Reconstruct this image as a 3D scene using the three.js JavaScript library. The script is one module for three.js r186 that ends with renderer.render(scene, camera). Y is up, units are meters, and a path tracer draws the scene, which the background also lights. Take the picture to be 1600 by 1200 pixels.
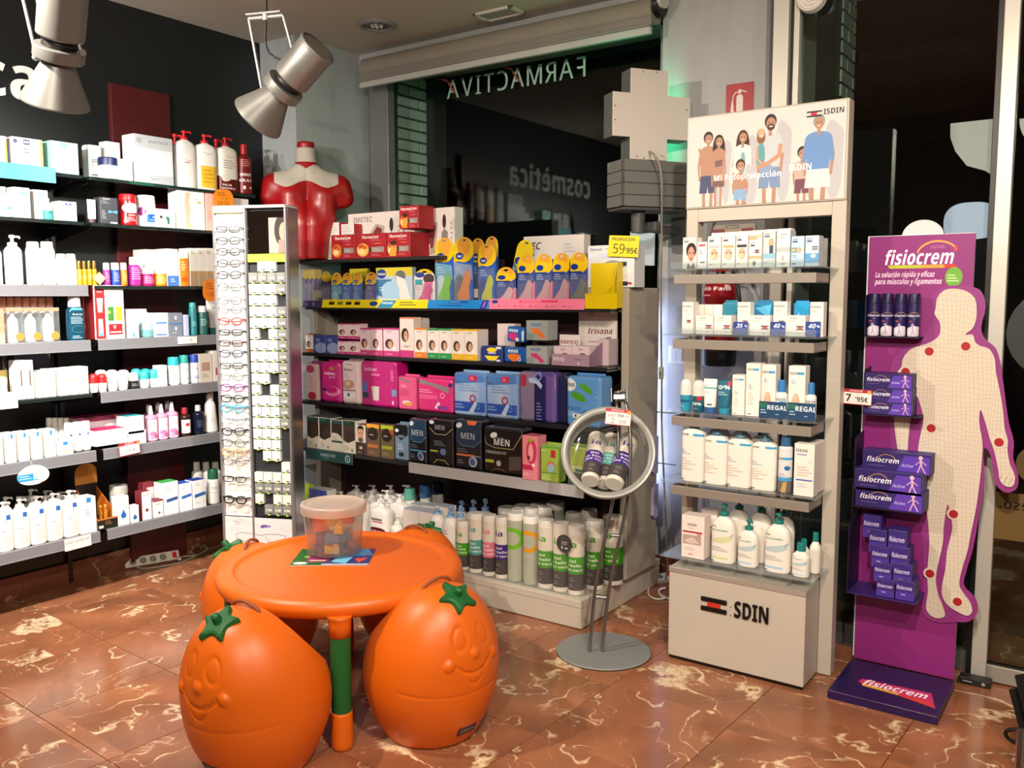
import * as THREE from 'three';
import { RoundedBoxGeometry } from 'three/addons/geometries/RoundedBoxGeometry.js';
import { TextGeometry } from 'three/addons/geometries/TextGeometry.js';
import { FontLoader } from 'three/addons/loaders/FontLoader.js';
import { mergeGeometries, mergeVertices } from 'three/addons/utils/BufferGeometryUtils.js';
import { RectAreaLightUniformsLib } from 'three/addons/lights/RectAreaLightUniformsLib.js';
import { ImprovedNoise } from 'three/addons/math/ImprovedNoise.js';
import { MarchingCubes } from 'three/addons/objects/MarchingCubes.js';
import { Brush, Evaluator, SUBTRACTION } from 'three-bvh-csg';

// ---------- camera, night sky, exposure, large lights ----------
const scene = new THREE.Scene();
scene.background = new THREE.Color(0x07090b);              // night street outside
const FOCAL = 1380, EYE = 1.4, RAD = Math.PI / 180;
const camera = new THREE.PerspectiveCamera(2 * Math.atan(600 / FOCAL) / RAD, 1600 / 1200, 0.05, 60);
const camTurn = new THREE.Matrix4().makeRotationY(35.1 * RAD)
.multiply(new THREE.Matrix4().makeRotationX(-5.69 * RAD)).multiply(new THREE.Matrix4().makeRotationZ(-0.12 * RAD));
camera.position.set(0, EYE, 0);
camera.quaternion.setFromRotationMatrix(camTurn);
const renderer = new THREE.WebGLRenderer({ antialias: true });
renderer.toneMapping = THREE.LinearToneMapping;
renderer.toneMappingExposure = 0.6;
renderer.shadowMap.enabled = true;
RectAreaLightUniformsLib.init();
const SPOTS = [];                                          // the ceiling spotlights are built with their fittings below
const LIGHT = { wall: 17, hall: 22, wallColor: 0xfffaf2, hallColor: 0xfff0dc };

// ---------- survey helpers: where a sight line of the camera meets a surface of the room ----------
const camBack = new THREE.Matrix4().copy(camTurn).transpose();
const toCam = (v, w = 1) => new THREE.Vector3(v[0], v[1] - EYE * w, v[2]).applyMatrix4(camBack);
function along(p0, dir, px, py) {                           // point on the line p0 + s*dir seen in column px (or row py)
const a = toCam(p0), d = toCam(dir, 0);
const s = px !== null ? -(FOCAL * a.x + (px - 800) * a.z) / (FOCAL * d.x + (px - 800) * d.z)
: -(FOCAL * a.y + (600 - py) * a.z) / (FOCAL * d.y + (600 - py) * d.z);
return [p0[0] + s * dir[0], p0[1] + s * dir[1], p0[2] + s * dir[2]];
}
const xAt = (px, y, z) => along([0, y, z], [1, 0, 0], px)[0];
const zAt = (px, x, y) => along([x, y, 0], [0, 0, 1], px)[2];
const yAt = (py, x, z) => along([x, 0, z], [0, 1, 0], null, py)[1];
function sight(px, py, axis, value) {                       // meet the plane axis = value
const d = new THREE.Vector3((px - 800) / FOCAL, -(py - 600) / FOCAL, -1).applyMatrix4(camTurn).toArray();
const o = [0, EYE, 0], t = (value - o[axis]) / d[axis];
return [d[0] * t, EYE + d[1] * t, d[2] * t];
}
const onX = (px, py, v) => sight(px, py, 0, v), onY = (px, py, v) => sight(px, py, 1, v), onZ = (px, py, v) => sight(px, py, 2, v);

// ---------- naming ----------
let seed = 7;
const rnd = (a = 0, b = 1) => { seed = (seed * 1664525 + 1013904223) >>> 0; return a + (b - a) * (seed / 4294967296); };
const taken = new Map();
function numbered(name) { const n = taken.get(name) ?? 0; taken.set(name, n + 1); return n ? name + '_' + String(n).padStart(3, '0') : name; }
function tag(o, label, category, group, kind) {
if (label) o.userData.label = label;
if (category) o.userData.category = category;
if (group) o.userData.group = group;
if (kind) o.userData.kind = kind;
return o;
}
function top(o, name, label, category, group) { o.name = numbered(name); scene.add(o); return tag(o, label, category, group); }
function thing(name, label, category, pos = [0, 0, 0], turn = 0, group) {
const o = new THREE.Group(); o.position.set(...pos); o.rotation.y = turn;
return top(o, name, label, category, group);
}
function part(parent, name, geo, material, label) {
const m = new THREE.Mesh(geo, material); m.name = name; m.castShadow = m.receiveShadow = true; parent.add(m);
if (label) m.userData.label = label;
return m;
}
function struct(name, geo, material, pos) {
const m = geo ? new THREE.Mesh(geo, material) : new THREE.Group();
m.castShadow = m.receiveShadow = true; if (pos) m.position.set(...pos);
m.name = numbered(name); m.userData.kind = 'structure'; scene.add(m); return m;
}

// ---------- printed matter: an atlas of canvases ----------
const PAGE = 2048, pages = [];
function newPage() {
const canvas = document.createElement('canvas'); canvas.width = canvas.height = PAGE;
const ctx = canvas.getContext('2d'); ctx.fillStyle = '#888'; ctx.fillRect(0, 0, PAGE, PAGE);
const map = new THREE.CanvasTexture(canvas); map.colorSpace = THREE.SRGBColorSpace;
const p = { canvas, ctx, map, x: 0, y: 44, row: 0, sw: new Map(), mats: {}, i: pages.length };
pages.push(p); return p;
}
newPage();
const FIN = { card: { roughness: 0.55 }, gloss: { roughness: 0.22 }, satin: { roughness: 0.4 }, film: { roughness: 0.3, clearcoat: 0.6, clearcoatRoughness: 0.2 }, matt: { roughness: 0.85 } };
function pmat(page, fin = 'card') {
return page.mats[fin] ??= new (FIN[fin].clearcoat ? THREE.MeshPhysicalMaterial : THREE.MeshStandardMaterial)({ map: page.map, ...FIN[fin] });
}
function swatch(page, color) {
if (!page.sw.has(color)) {
const n = page.sw.size, x = (n % 186) * 11, y = Math.floor(n / 186) * 11;
page.ctx.fillStyle = color; page.ctx.fillRect(x, y, 11, 11);
page.sw.set(color, [(x + 5.5) / PAGE, 1 - (y + 5.5) / PAGE]);
}
return page.sw.get(color);
}
class Pen {                                                 // draws one label; x, y, w, h run 0..1, text sizes are shares of the height
constructor(c, w, h) { this.c = c; this.w = w; this.h = h; }
bg(col) { this.r(0, 0, 1, 1, col); return this; }
r(x, y, w, h, col) { this.c.fillStyle = col; this.c.fillRect(x * this.w, y * this.h, w * this.w, h * this.h); return this; }
grad(x, y, w, h, ...cols) { const g = this.c.createLinearGradient(x * this.w, 0, (x + w) * this.w, 0); cols.forEach((k, i) => g.addColorStop(i / (cols.length - 1), k)); this.c.fillStyle = g; this.c.fillRect(x * this.w, y * this.h, w * this.w, h * this.h); return this; }
e(x, y, rx, ry, col, turn = 0) { const c = this.c; c.fillStyle = col; c.beginPath(); c.ellipse(x * this.w, y * this.h, rx * this.w, ry * this.h, turn, 0, 7); c.fill(); return this; }
o(x, y, r, col) { const k = Math.min(this.w, this.h) * r; return this.e(x, y, k / this.w, k / this.h, col); }
p(col, ...xy) { const c = this.c; c.fillStyle = col; c.beginPath(); for (let i = 0; i < xy.length; i += 2) c.lineTo(xy[i] * this.w, xy[i + 1] * this.h); c.closePath(); c.fill(); return this; }
s(col, wide, ...xy) { const c = this.c; c.strokeStyle = col; c.lineWidth = wide * this.h; c.lineJoin = c.lineCap = 'round'; c.beginPath(); for (let i = 0; i < xy.length; i += 2) c.lineTo(xy[i] * this.w, xy[i + 1] * this.h); c.stroke(); return this; }
ring(x, y, r, wide, col, a = 0, b = 7) { const c = this.c; c.strokeStyle = col; c.lineWidth = wide * this.h; c.beginPath(); c.arc(x * this.w, y * this.h, r * this.h, a, b); c.stroke(); return this; }
t(text, x, y, size, col, font = 'bold sans-serif', align = 'center', max = 0.96, turn = 0) {
const c = this.c; c.save(); c.translate(x * this.w, y * this.h); c.rotate(turn);
c.fillStyle = col; c.textAlign = align; c.textBaseline = 'middle';
const [a, b] = font.includes(' ') ? [font.slice(0, font.lastIndexOf(' ')), font.slice(font.lastIndexOf(' ') + 1)] : ['', font];
c.font = a + ' ' + size * this.h + 'px ' + b;
const wide = c.measureText(text).width, room = max * this.w;
if (wide > room) c.scale(room / wide, 1);
c.fillText(text, 0, 0); c.restore(); return this;
}
l(x, y, w, n, col, gap = 0.05) { for (let i = 0; i < n; i++) this.r(x, y + i * gap, w * (0.6 + 0.4 * ((i * 37 % 11) / 11)), gap * 0.38, col); return this; }
woman(x, y, k, hair = '#3b2419', skin = '#dba98a') { // small portrait print
this.e(x - 0.05 * k, y, 0.3 * k, 0.2 * k, hair); this.e(x + 0.02 * k, y + 0.03 * k, 0.17 * k, 0.15 * k, skin);
this.e(x - 0.02 * k, y + 0.0 * k, 0.02 * k, 0.008 * k, '#4a2d22').e(x + 0.08 * k, y, 0.02 * k, 0.008 * k, '#4a2d22').e(x + 0.04 * k, y + 0.09 * k, 0.05 * k, 0.012 * k, '#f6efe9');
return this;
}
}
const tiles = new Map();
function tile(key, wm, hm, draw, ppm = 1500) {              // a label wm x hm metres large
if (key && tiles.has(key)) return tiles.get(key);
let w = Math.max(12, Math.min(1400, Math.round(wm * ppm))), h = Math.max(12, Math.min(1400, Math.round(hm * ppm)));
let p = pages[pages.length - 1];
if (p.x + w + 4 > PAGE) { p.x = 0; p.y += p.row; p.row = 0; }
if (p.y + h + 4 > PAGE) p = newPage();
const x = p.x + 2, y = p.y + 2; p.x += w + 4; p.row = Math.max(p.row, h + 4);
const c = p.ctx; c.save(); c.beginPath(); c.rect(x - 2, y - 2, w + 4, h + 4); c.clip(); c.translate(x, y);
c.fillStyle = '#ddd'; c.fillRect(-2, -2, w + 4, h + 4);
draw(new Pen(c, w, h)); c.restore();
const t = { page: p, u0: (x + 0.7) / PAGE, u1: (x + w - 0.7) / PAGE, v0: 1 - (y + h - 0.7) / PAGE, v1: 1 - (y + 0.7) / PAGE };
if (key) tiles.set(key, t);
return t;
}

// ---------- shapes ----------
const V3 = (x, y, z) => new THREE.Vector3(x, y, z);
function box(w, h, d, x = 0, y = 0, z = 0, r = 0.0015, seg = 1) {
const g = new RoundedBoxGeometry(w, h, d, seg, Math.min(r, w / 2.01, h / 2.01, d / 2.01)); g.translate(x, y, z); return g;
}
function bare(g) { g = g.index ? g.toNonIndexed() : g; for (const k of Object.keys(g.attributes)) if (!['position', 'normal', 'uv'].includes(k)) g.deleteAttribute(k); g.clearGroups(); return g; }
function merge(list) { return list.length === 1 ? bare(list[0]) : mergeGeometries(list.map(bare)); }
function paint(g, page, color) {                            // the whole piece in one printed colour
const uv = g.attributes.uv, [u, v] = swatch(page, color); for (let i = 0; i < uv.count; i++) uv.setXY(i, u, v); return g;
}
function facePaint(g, t, w, h, cx = 0, cy = 0, side = '#fff', topc) { // front (+z) faces carry the label, the others one colour
g = bare(g); const P = g.attributes.position, N = g.attributes.normal, uv = g.attributes.uv, s = swatch(t.page, side), tp = swatch(t.page, topc ?? side);
for (let i = 0; i < uv.count; i++) {
if (N.getZ(i) > 0.5) uv.setXY(i, t.u0 + (t.u1 - t.u0) * Math.min(1, Math.max(0, (P.getX(i) - cx) / w + 0.5)), t.v0 + (t.v1 - t.v0) * Math.min(1, Math.max(0, (P.getY(i) - cy) / h + 0.5)));
else uv.setXY(i, ...(N.getY(i) > 0.7 ? tp : s));
}
return g;
}
function loft(rings, { seg = 20, t, lab, color, page, spread = 1.15 } = {}) { // stacked superellipses [y, rx, rz, exponent, dx, dz]
const pos = [], uv = [], idx = [], n = rings.length;
const y0 = lab ? lab[0] : rings[0][0], y1 = lab ? lab[1] : rings[n - 1][0];
const at = (ring, th) => {
const [y, rx, rz = rx, e = 2, dx = 0, dz = 0] = ring, s = Math.sin(th), c = Math.cos(th);
return [dx + rx * Math.sign(s) * Math.abs(s) ** (2 / e), y, dz + rz * Math.sign(c) * Math.abs(c) ** (2 / e)];
};
const flat = color ? swatch(page ?? pages[0], color) : [0, 0];
const put = (p, th, y) => {
pos.push(...p);
if (t) uv.push(t.u0 + (t.u1 - t.u0) * Math.min(1, Math.max(0, 0.5 + th / (Math.PI * spread))), t.v0 + (t.v1 - t.v0) * Math.min(1, Math.max(0, (y - y0) / (y1 - y0))));
else uv.push(...flat);
};
for (const r of rings) for (let j = 0; j <= seg; j++) { const th = -Math.PI + 2 * Math.PI * j / seg; put(at(r, th), th, r[0]); }
for (let i = 0; i < n - 1; i++) for (let j = 0; j < seg; j++) {
const a = i * (seg + 1) + j, b = a + 1, c = a + seg + 1, d = c + 1; idx.push(a, b, d, a, d, c);
}
for (const [k, up] of [[0, false], [n - 1, true]]) {
const r = rings[k]; if (r[1] < 1e-5) continue;
const base = pos.length / 3; put([r[4] ?? 0, r[0], r[5] ?? 0], 3.2, r[0]);
for (let j = 0; j <= seg; j++) { const th = -Math.PI + 2 * Math.PI * j / seg; put(at(r, th), 3.2, r[0]); }
for (let j = 0; j < seg; j++) up ? idx.push(base, base + 1 + j, base + 2 + j) : idx.push(base, base + 2 + j, base + 1 + j);
}
const g = new THREE.BufferGeometry();
g.setAttribute('position', new THREE.Float32BufferAttribute(pos, 3)); g.setAttribute('uv', new THREE.Float32BufferAttribute(uv, 2)); g.setIndex(idx);
g.computeVertexNormals();
const N = g.attributes.normal;                            // close the seam
for (let i = 0; i < n; i++) { const a = i * (seg + 1), b = a + seg, v = V3(N.getX(a) + N.getX(b), N.getY(a) + N.getY(b), N.getZ(a) + N.getZ(b)).normalize(); N.setXYZ(a, v.x, v.y, v.z); N.setXYZ(b, v.x, v.y, v.z); }
return g;
}
function tube(points, r, seg = 32, rad = 8, closed = false) {
return new THREE.TubeGeometry(new THREE.CatmullRomCurve3(points.map((p) => (p.isVector3 ? p : V3(...p))), closed, 'catmullrom', 0.5), seg, r, rad, closed);
}
function bar(a, b, r, rad = 10) {                           // straight round bar between two points
const A = V3(...a), B = V3(...b), g = new THREE.CylinderGeometry(r, r, A.distanceTo(B), rad);
g.applyQuaternion(new THREE.Quaternion().setFromUnitVectors(V3(0, 1, 0), B.clone().sub(A).normalize())); g.translate(...A.add(B).multiplyScalar(0.5).toArray()); return g;
}
function prism(pts, depth, bevel = 0, z = 0) {              // outline in x, y extruded along z from z to z + depth
const s = new THREE.Shape(pts.map(([x, y]) => new THREE.Vector2(x, y)));
const g = new THREE.ExtrudeGeometry(s, { depth: depth - 2 * bevel, bevelEnabled: bevel > 0, bevelThickness: bevel, bevelSize: bevel, bevelOffset: -bevel, bevelSegments: 2, curveSegments: 8 });
g.translate(0, 0, z + bevel); return g;
}
function smoothLine(pts, n = 4, closed = true) { return new THREE.CatmullRomCurve3(pts.map(([x, y]) => V3(x, y, 0)), closed, 'centripetal').getPoints(pts.length * n).slice(0, closed ? -1 : undefined).map((v) => [v.x, v.y]); }
const std = (color, roughness = 0.5, extra = {}) => new THREE.MeshStandardMaterial({ color, roughness, ...extra });
const phy = (color, roughness = 0.5, extra = {}) => new THREE.MeshPhysicalMaterial({ color, roughness, ...extra });
const bold = await new FontLoader().loadAsync('fonts/droid/droid_sans_bold.typeface.json');
const thinFont = await new FontLoader().loadAsync('fonts/droid/droid_sans_regular.typeface.json');
function letters(text, size, depth, font = bold) { const g = new TextGeometry(text, { font, size, depth, curveSegments: 5, bevelEnabled: false }); return g; }

const MAT = {
white: std(0xdcd8d0, 0.5), cream: std(0xc9c0b2, 0.45), steel: std(0xa9abac, 0.32, { metalness: 0.85 }), silver: std(0xb4b4b2, 0.42, { metalness: 0.55 }), grey: std(0x8f8f90, 0.45),
lip: std(0x85868b, 0.38, { metalness: 0.25 }), dark: std(0x1d1c1e, 0.45), black: std(0x0b0b0c, 0.4), chrome: std(0xd5d5d5, 0.15, { metalness: 1 }),
glass: phy(0xf4faf7, 0.02, { transmission: 1, thickness: 0, ior: 1.5 }), acrylic: phy(0xeef4f5, 0.06, { transmission: 0.92, thickness: 0, ior: 1.49 }),
};
MAT.glass.side = MAT.acrylic.side = THREE.DoubleSide;
// ---------- goods on the shelves: every kind is built once per size with its parts ----------
const NAMES = { box: 'product_box', pump: 'pump_bottle', bot: 'bottle', can: 'spray_can', roll: 'roll_on', tube: 'tube', jar: 'jar', bag: 'soft_pack', blister: 'blister_pack', clear: 'clear_box', card: 'display_card', gel: 'gel_bottle' };
const CATS = { box: 'box', pump: 'bottle', bot: 'bottle', can: 'spray can', roll: 'deodorant', tube: 'tube', jar: 'jar', bag: 'pack', blister: 'blister pack', clear: 'box', card: 'card', gel: 'bottle' };
const noise = new ImprovedNoise();
const plain = (col) => (g) => g.bg(col);
function sideOf(t, col) { // a carton's sides have the colour of its front unless they are printed in another hue
const P = t.page, d = P.ctx.getImageData(Math.round(t.u0 * PAGE) + 1, Math.round((1 - (t.v0 + t.v1) / 2) * PAGE), 1, 1).data, a = [d[0], d[1], d[2]], b = [1, 3, 5].map((i) => parseInt(col.length === 4 ? col[(i + 1) / 2] + col[(i + 1) / 2] : col.slice(i, i + 2), 16)), n = (v) => { const s = v[0] + v[1] + v[2] + 30; return v.map((x) => x / s); };
const p = n(a), q = n(b); return Math.hypot(p[0] - q[0], p[1] - q[1], p[2] - q[2]) > 0.1 ? col : 'rgb(' + a.join(',') + ')';
}
function pumpHead(page, col, r, h, reach = 0.03, dir = 0) {      // collar, stem, head and spout, foot at y = 0
const c = [loft([[0, r * 1.05], [h * 0.3, r * 1.05], [h * 0.32, r * 0.8], [h * 0.36, r * 0.5], [h * 0.37, r * 0.36], [h * 0.72, r * 0.36], [h * 0.73, r * 0.62], [h * 0.93, r * 0.7], [h, r * 0.5]], { seg: 12, color: col, page })];
const s = paint(bare(box(reach, h * 0.17, r * 0.5, reach * 0.55, h * 0.86, 0, 0.002)), page, col); const tip = paint(bare(box(r * 0.35, h * 0.2, r * 0.35, reach * 1.02, h * 0.78, 0, 0.001)), page, col);
const sp = merge([s, tip]); sp.rotateY(dir); c.push(sp); return merge(c);
}
const MAKE = {
box(w, h, d, look, o, key) {
const t = tile(key, w, h, look), m = new THREE.Mesh(facePaint(box(w, h, d, 0, h / 2, 0, o.r ?? 0.0012), t, w, h, 0, h / 2, sideOf(t, o.side ?? '#e9e6e0'), o.top), pmat(t.page, o.fin ?? 'card'));
if (!o.flap) return m;
const g = new THREE.Group(); m.name = 'carton'; g.add(m);
part(g, 'hang_flap', paint(bare(box(w * 0.96, o.flap, 0.0012, 0, h + o.flap / 2, -d / 2 + 0.001, 0.0005)), t.page, o.side ?? '#e9e6e0'), pmat(t.page)); return g;
},
card(w, h, d, look, o, key) { const t = tile(key, w, h, look, o.ppm ?? 1500); return new THREE.Mesh(facePaint(box(w, h, Math.min(d, o.th ?? 0.003), 0, h / 2, 0, 0.0008), t, w, h, 0, h / 2, o.side ?? '#e8e6e2'), pmat(t.page)); },
pump(w, h, d, look, o, key) {
const g = new THREE.Group(), bh = h * (o.body ?? 0.78), rx = w / 2, rz = rx * (o.flat ?? 1), e = o.e ?? 2.3, t = tile(key, w * 1.25, bh, look), nr = o.neck ?? Math.min(rx * 0.45, 0.016);
const sh = o.sh ?? 0.12;
part(g, 'body', loft([[0, rx * 0.92, rz * 0.92, e], [0.004, rx * 0.985, rz * 0.985, e], [0.01, rx, rz, e], [bh * (1 - sh * 1.6), rx, rz, e], [bh * (1 - sh), rx * 0.96, rz * 0.96, e], [bh * (1 - sh * 0.5), rx * 0.8, rz * 0.82, e], [bh * (1 - sh * 0.16), nr * 1.35, nr * 1.35], [bh, nr, nr]], { t, seg: 24, lab: [0, bh] }), pmat(t.page, o.fin ?? 'satin'));
const p = part(g, 'pump', pumpHead(t.page, o.pump ?? '#f2f0ec', nr * 1.15, h - bh, o.reach ?? Math.min(rx * 0.95, 0.032), o.dir ?? -0.5), pmat(t.page, 'satin')); p.position.y = bh - 0.001;
return g;
},
bot(w, h, d, look, o, key) {
const g = new THREE.Group(), ch = h * (o.capH ?? 0.18), bh = h - ch, rx = w / 2, rz = rx * (o.flat ?? 1), e = o.e ?? 2.2, t = tile(key, w * 1.25, bh, look), nr = rx * (o.capW ?? 0.6), top = o.topW ?? 1, sh = o.sh ?? 0.1;
part(g, 'body', loft([[0, rx * 0.9, rz * 0.9, e], [0.003, rx * 0.98, rz * 0.98, e], [0.008, rx, rz, e], [bh * (1 - sh * 1.5), rx * top, rz * top, e], [bh * (1 - sh * 0.8), rx * top * 0.95, rz * top * 0.95, e], [bh * (1 - sh * 0.15), Math.min(nr * 1.05, rx * top), Math.min(nr * 1.05, rz * top)], [bh, nr * 0.9, nr * 0.9]], { t, seg: 22, lab: [0, bh] }), o.mat ?? pmat(t.page, o.fin ?? 'satin'));
part(g, 'cap', loft([[0, nr], [ch * 0.08, nr * 1.02], [ch * 0.9, nr * (o.capT ?? 0.97)], [ch, nr * (o.capT ?? 0.97) * 0.9]], { seg: 18, color: o.cap ?? '#f0efec', page: t.page }), o.capMat ?? pmat(t.page, o.capFin ?? 'satin')).position.y = bh;
return g;
},
can(w, h, d, look, o, key) { return MAKE.bot(w, h, d, look, { capH: 0.22, capW: 0.96, sh: 0.03, e: 2, fin: 'gloss', ...o }, key); },
gel(w, h, d, look, o, key) {                                 // straight bottle with a lid of the same width
const g = new THREE.Group(), r = w / 2, t = tile(key, w * 1.2, h, look);
part(g, 'body', loft([[0, r * 0.93], [0.003, r * 0.98], [h * 0.06, r * 0.98], [h * 0.065, r], [h * 0.9, r], [h * 0.905, r * 0.97]], { t, seg: 26, lab: [0, h], spread: 1.05 }), o.mat ?? pmat(t.page, 'satin'));
part(g, 'lid', loft([[h * 0.905, r * 0.98], [h * 0.985, r * 0.97], [h, r * 0.9]], { seg: 26, color: o.cap ?? '#e9e4da', page: t.page }), pmat(t.page, 'satin'));
return g;
},
roll(w, h, d, look, o, key) {
const g = new THREE.Group(), r = w / 2, bh = h * 0.5, t = tile(key, w * 1.25, bh, look);
part(g, 'body', loft([[0, r * 0.8], [0.003, r * 0.86], [bh * 0.75, r * 0.97], [bh, r * 0.95]], { t, seg: 20, lab: [0, bh] }), pmat(t.page, 'satin'));
part(g, 'cap', loft([[bh, r], [bh + h * 0.3, r * 0.97], [h * 0.92, r * 0.86], [h * 0.98, r * 0.6], [h, r * 0.3]], { seg: 20, color: o.cap ?? '#eee', page: t.page }), pmat(t.page, 'satin'));
return g;
},
tube(w, h, d, look, o, key) {
const g = new THREE.Group(), r = w / 2, ch = h * 0.16, t = tile(key, w * 1.1, h - ch, look), e = 2;
part(g, 'body', loft([[ch, r * 0.86, r * 0.62, e], [h * 0.25, r * 0.9, r * 0.62, e], [h * 0.7, r * 0.97, r * 0.36, 2.4], [h * 0.955, r, 0.002, 3], [h, r, 0.0018, 3]], { t, seg: 22, lab: [ch, h] }), pmat(t.page, 'satin'));
part(g, 'cap', loft([[0, r * 0.74, r * 0.58], [ch * 0.1, r * 0.76, r * 0.6], [ch, r * 0.8, r * 0.6]], { seg: 18, color: o.cap ?? '#f1efea', page: t.page }), pmat(t.page, 'satin'));
return g;
},
jar(w, h, d, look, o, key) {
const g = new THREE.Group(), r = w / 2, lh = h * (o.lidH ?? 0.38), bh = h - lh, t = tile(key, w * 1.2, bh, look);
part(g, 'body', loft([[0, r * 0.85], [0.003, r * 0.95], [bh * 0.2, r * 0.99], [bh, r * 0.95]], { t, seg: 24, lab: [0, bh] }), pmat(t.page, 'satin'));
part(g, 'lid', loft([[bh, r], [h * 0.95, r], [h, r * 0.93]], { seg: 24, color: o.cap ?? '#f0efec', page: t.page }), pmat(t.page, o.capFin ?? 'satin'));
return g;
},
bag(w, h, d, look, o, key) {                                 // film-wrapped pack: bulging block with a gathered top seam
const g = new THREE.Group(), t = tile(key, w, h, look, 1100), k = rnd(0, 50);
const b = new RoundedBoxGeometry(w * 0.985, h * 0.97, d, 7, Math.min(w, h, d) * (o.soft ?? 0.2)); b.translate(0, h * 0.485, 0);
const P = b.attributes.position;
for (let i = 0; i < P.count; i++) {
const x = P.getX(i), y = P.getY(i), z = P.getZ(i), ex = 1 - (2 * x / w) ** 2, ey = 1 - (2 * y / h - 1) ** 2;
const wr = 0.0035 * noise.noise(x * 22 + k, y * 55, z * 20) + 0.003 * noise.noise(x * 60, y * 18 + k, 3) * (1.2 - ey);
const bulge = Math.sign(z) * (0.006 * ex * ey - 0.006 * (1 - ex) * (1 - ey));
P.setXYZ(i, x * (1 - 0.03 * (1 - ey)) + 0.3 * wr, Math.max(0, y + 0.25 * wr * ey), Math.min(d / 2 + 0.006, z * (1 - 0.12 * (1 - ey)) + bulge * Math.min(1, Math.abs(z) * 30) + wr));
}
const bm = mergeVertices(bare(b).deleteAttribute('normal').deleteAttribute('uv'), 1e-5); bm.computeVertexNormals();
const f = bm.toNonIndexed(); f.setAttribute('uv', new THREE.Float32BufferAttribute(new Float32Array(f.attributes.position.count * 2), 2));
part(g, 'wrapper', facePaint(f, t, w, h, 0, h / 2, sideOf(t, o.side ?? '#c33')), pmat(t.page, 'film'));
if (o.seam !== false) part(g, 'seam', paint(bare(box(w * 0.8, 0.012, 0.002, 0, h * 0.985, -d * 0.1, 0.0008)), t.page, sideOf(t, o.side ?? '#c33')), pmat(t.page, 'film'));
return g;
},
blister(w, h, d, look, o, key) {                             // hang card with a domed head, an insole or tool under a clear bubble
const g = new THREE.Group(), t = tile(key, w, h, look), a = w / 2, r = Math.min(a, 0.05);
const pts = [[-a, 0], [a, 0], [a, h - r]]; for (let i = 1; i < 8; i++) pts.push([a * Math.cos(i * Math.PI / 8), h - r + r * Math.sin(i * Math.PI / 8)]); pts.push([-a, h - r]);
const s = new THREE.Shape(pts.map(([x, y]) => new THREE.Vector2(x, y))), hole = new THREE.Path(); hole.absellipse(0, h - r * 0.32, a * 0.22, r * 0.1, 0, Math.PI * 2); s.holes.push(hole);
const cg = new THREE.ExtrudeGeometry(s, { depth: 0.002, bevelEnabled: false }); cg.translate(0, 0, -0.004);
part(g, 'card', facePaint(cg, t, w, h, 0, h / 2, o.side ?? '#1d4fa8'), pmat(t.page, 'gloss'));
const fh = h * (o.sole ?? 0.5), fw = a * 0.78;
if (o.ware) {
const out = smoothLine([[-fw * 0.55, fh * 0.04], [fw * 0.1, 0.004], [fw * 0.75, fh * 0.12], [fw * 0.72, fh * 0.5], [fw * 0.95, fh * 0.78], [fw * 0.45, fh], [fw * 0.05, fh * 0.8], [-fw * 0.35, fh * 0.5], [-fw * 0.75, fh * 0.3]], 4).map(([x, y]) => [x + a * 0.05, y + h * 0.03]);
part(g, 'insole', paint(bare(prism(out, 0.008, 0.0025, -0.001)), t.page, o.ware), pmat(t.page, 'satin'), o.wareName);
}
const bub = loft([[h * 0.015, a * 0.9, 0.004, 4], [h * 0.03, a * 0.92, 0.011, 4], [h * 0.5, a * 0.9, 0.013, 4], [h * 0.6, a * 0.85, 0.005, 4], [h * 0.61, a * 0.8, 0.0035, 4]], { seg: 20 });
bub.translate(0, 0, 0.001); part(g, 'bubble', bub, MAT.acrylic);
return g;
},
clear(w, h, d, look, o, key) {                               // transparent carton showing the bottle inside
const g = new THREE.Group(), t = tile(key, w * 0.75, h * 0.72, look);
const b = part(g, 'inner_bottle', loft([[0.002, w * 0.3], [h * 0.6, w * 0.3], [h * 0.68, w * 0.24], [h * 0.74, w * 0.12], [h * 0.92, w * 0.12]], { t, seg: 18, lab: [0, h * 0.9] }), pmat(t.page, 'satin'));
part(g, 'clear_sleeve', box(w, h * 0.985, d, 0, h * 0.4925 + 0.001, 0, 0.001), MAT.acrylic);
part(g, 'top_band', paint(bare(box(w * 1.004, h * 0.1, d * 1.004, 0, h * 0.93, 0, 0.001)), t.page, o.band ?? '#e58a6c'), pmat(t.page, 'gloss'));
if (o.dot) { const c = new THREE.CylinderGeometry(w * 0.24, w * 0.24, 0.001, 20); c.rotateX(Math.PI / 2); c.translate(w * 0.22, h * 0.17, d / 2 + 0.001); part(g, 'price_sticker', paint(bare(c), t.page, o.dot), pmat(t.page)); }
return g;
},
};
const DEPTH = { box: 0.09, bag: 0.1, blister: 0.012, clear: 0.05, card: 0.003 };
const ORD = ['first', 'second', 'third', 'fourth', 'fifth', 'sixth', 'seventh', 'eighth', 'ninth', 'tenth', 'eleventh', 'twelfth', 'thirteenth', 'fourteenth', 'fifteenth', 'sixteenth'];
const rowOf = new Map();
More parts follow.
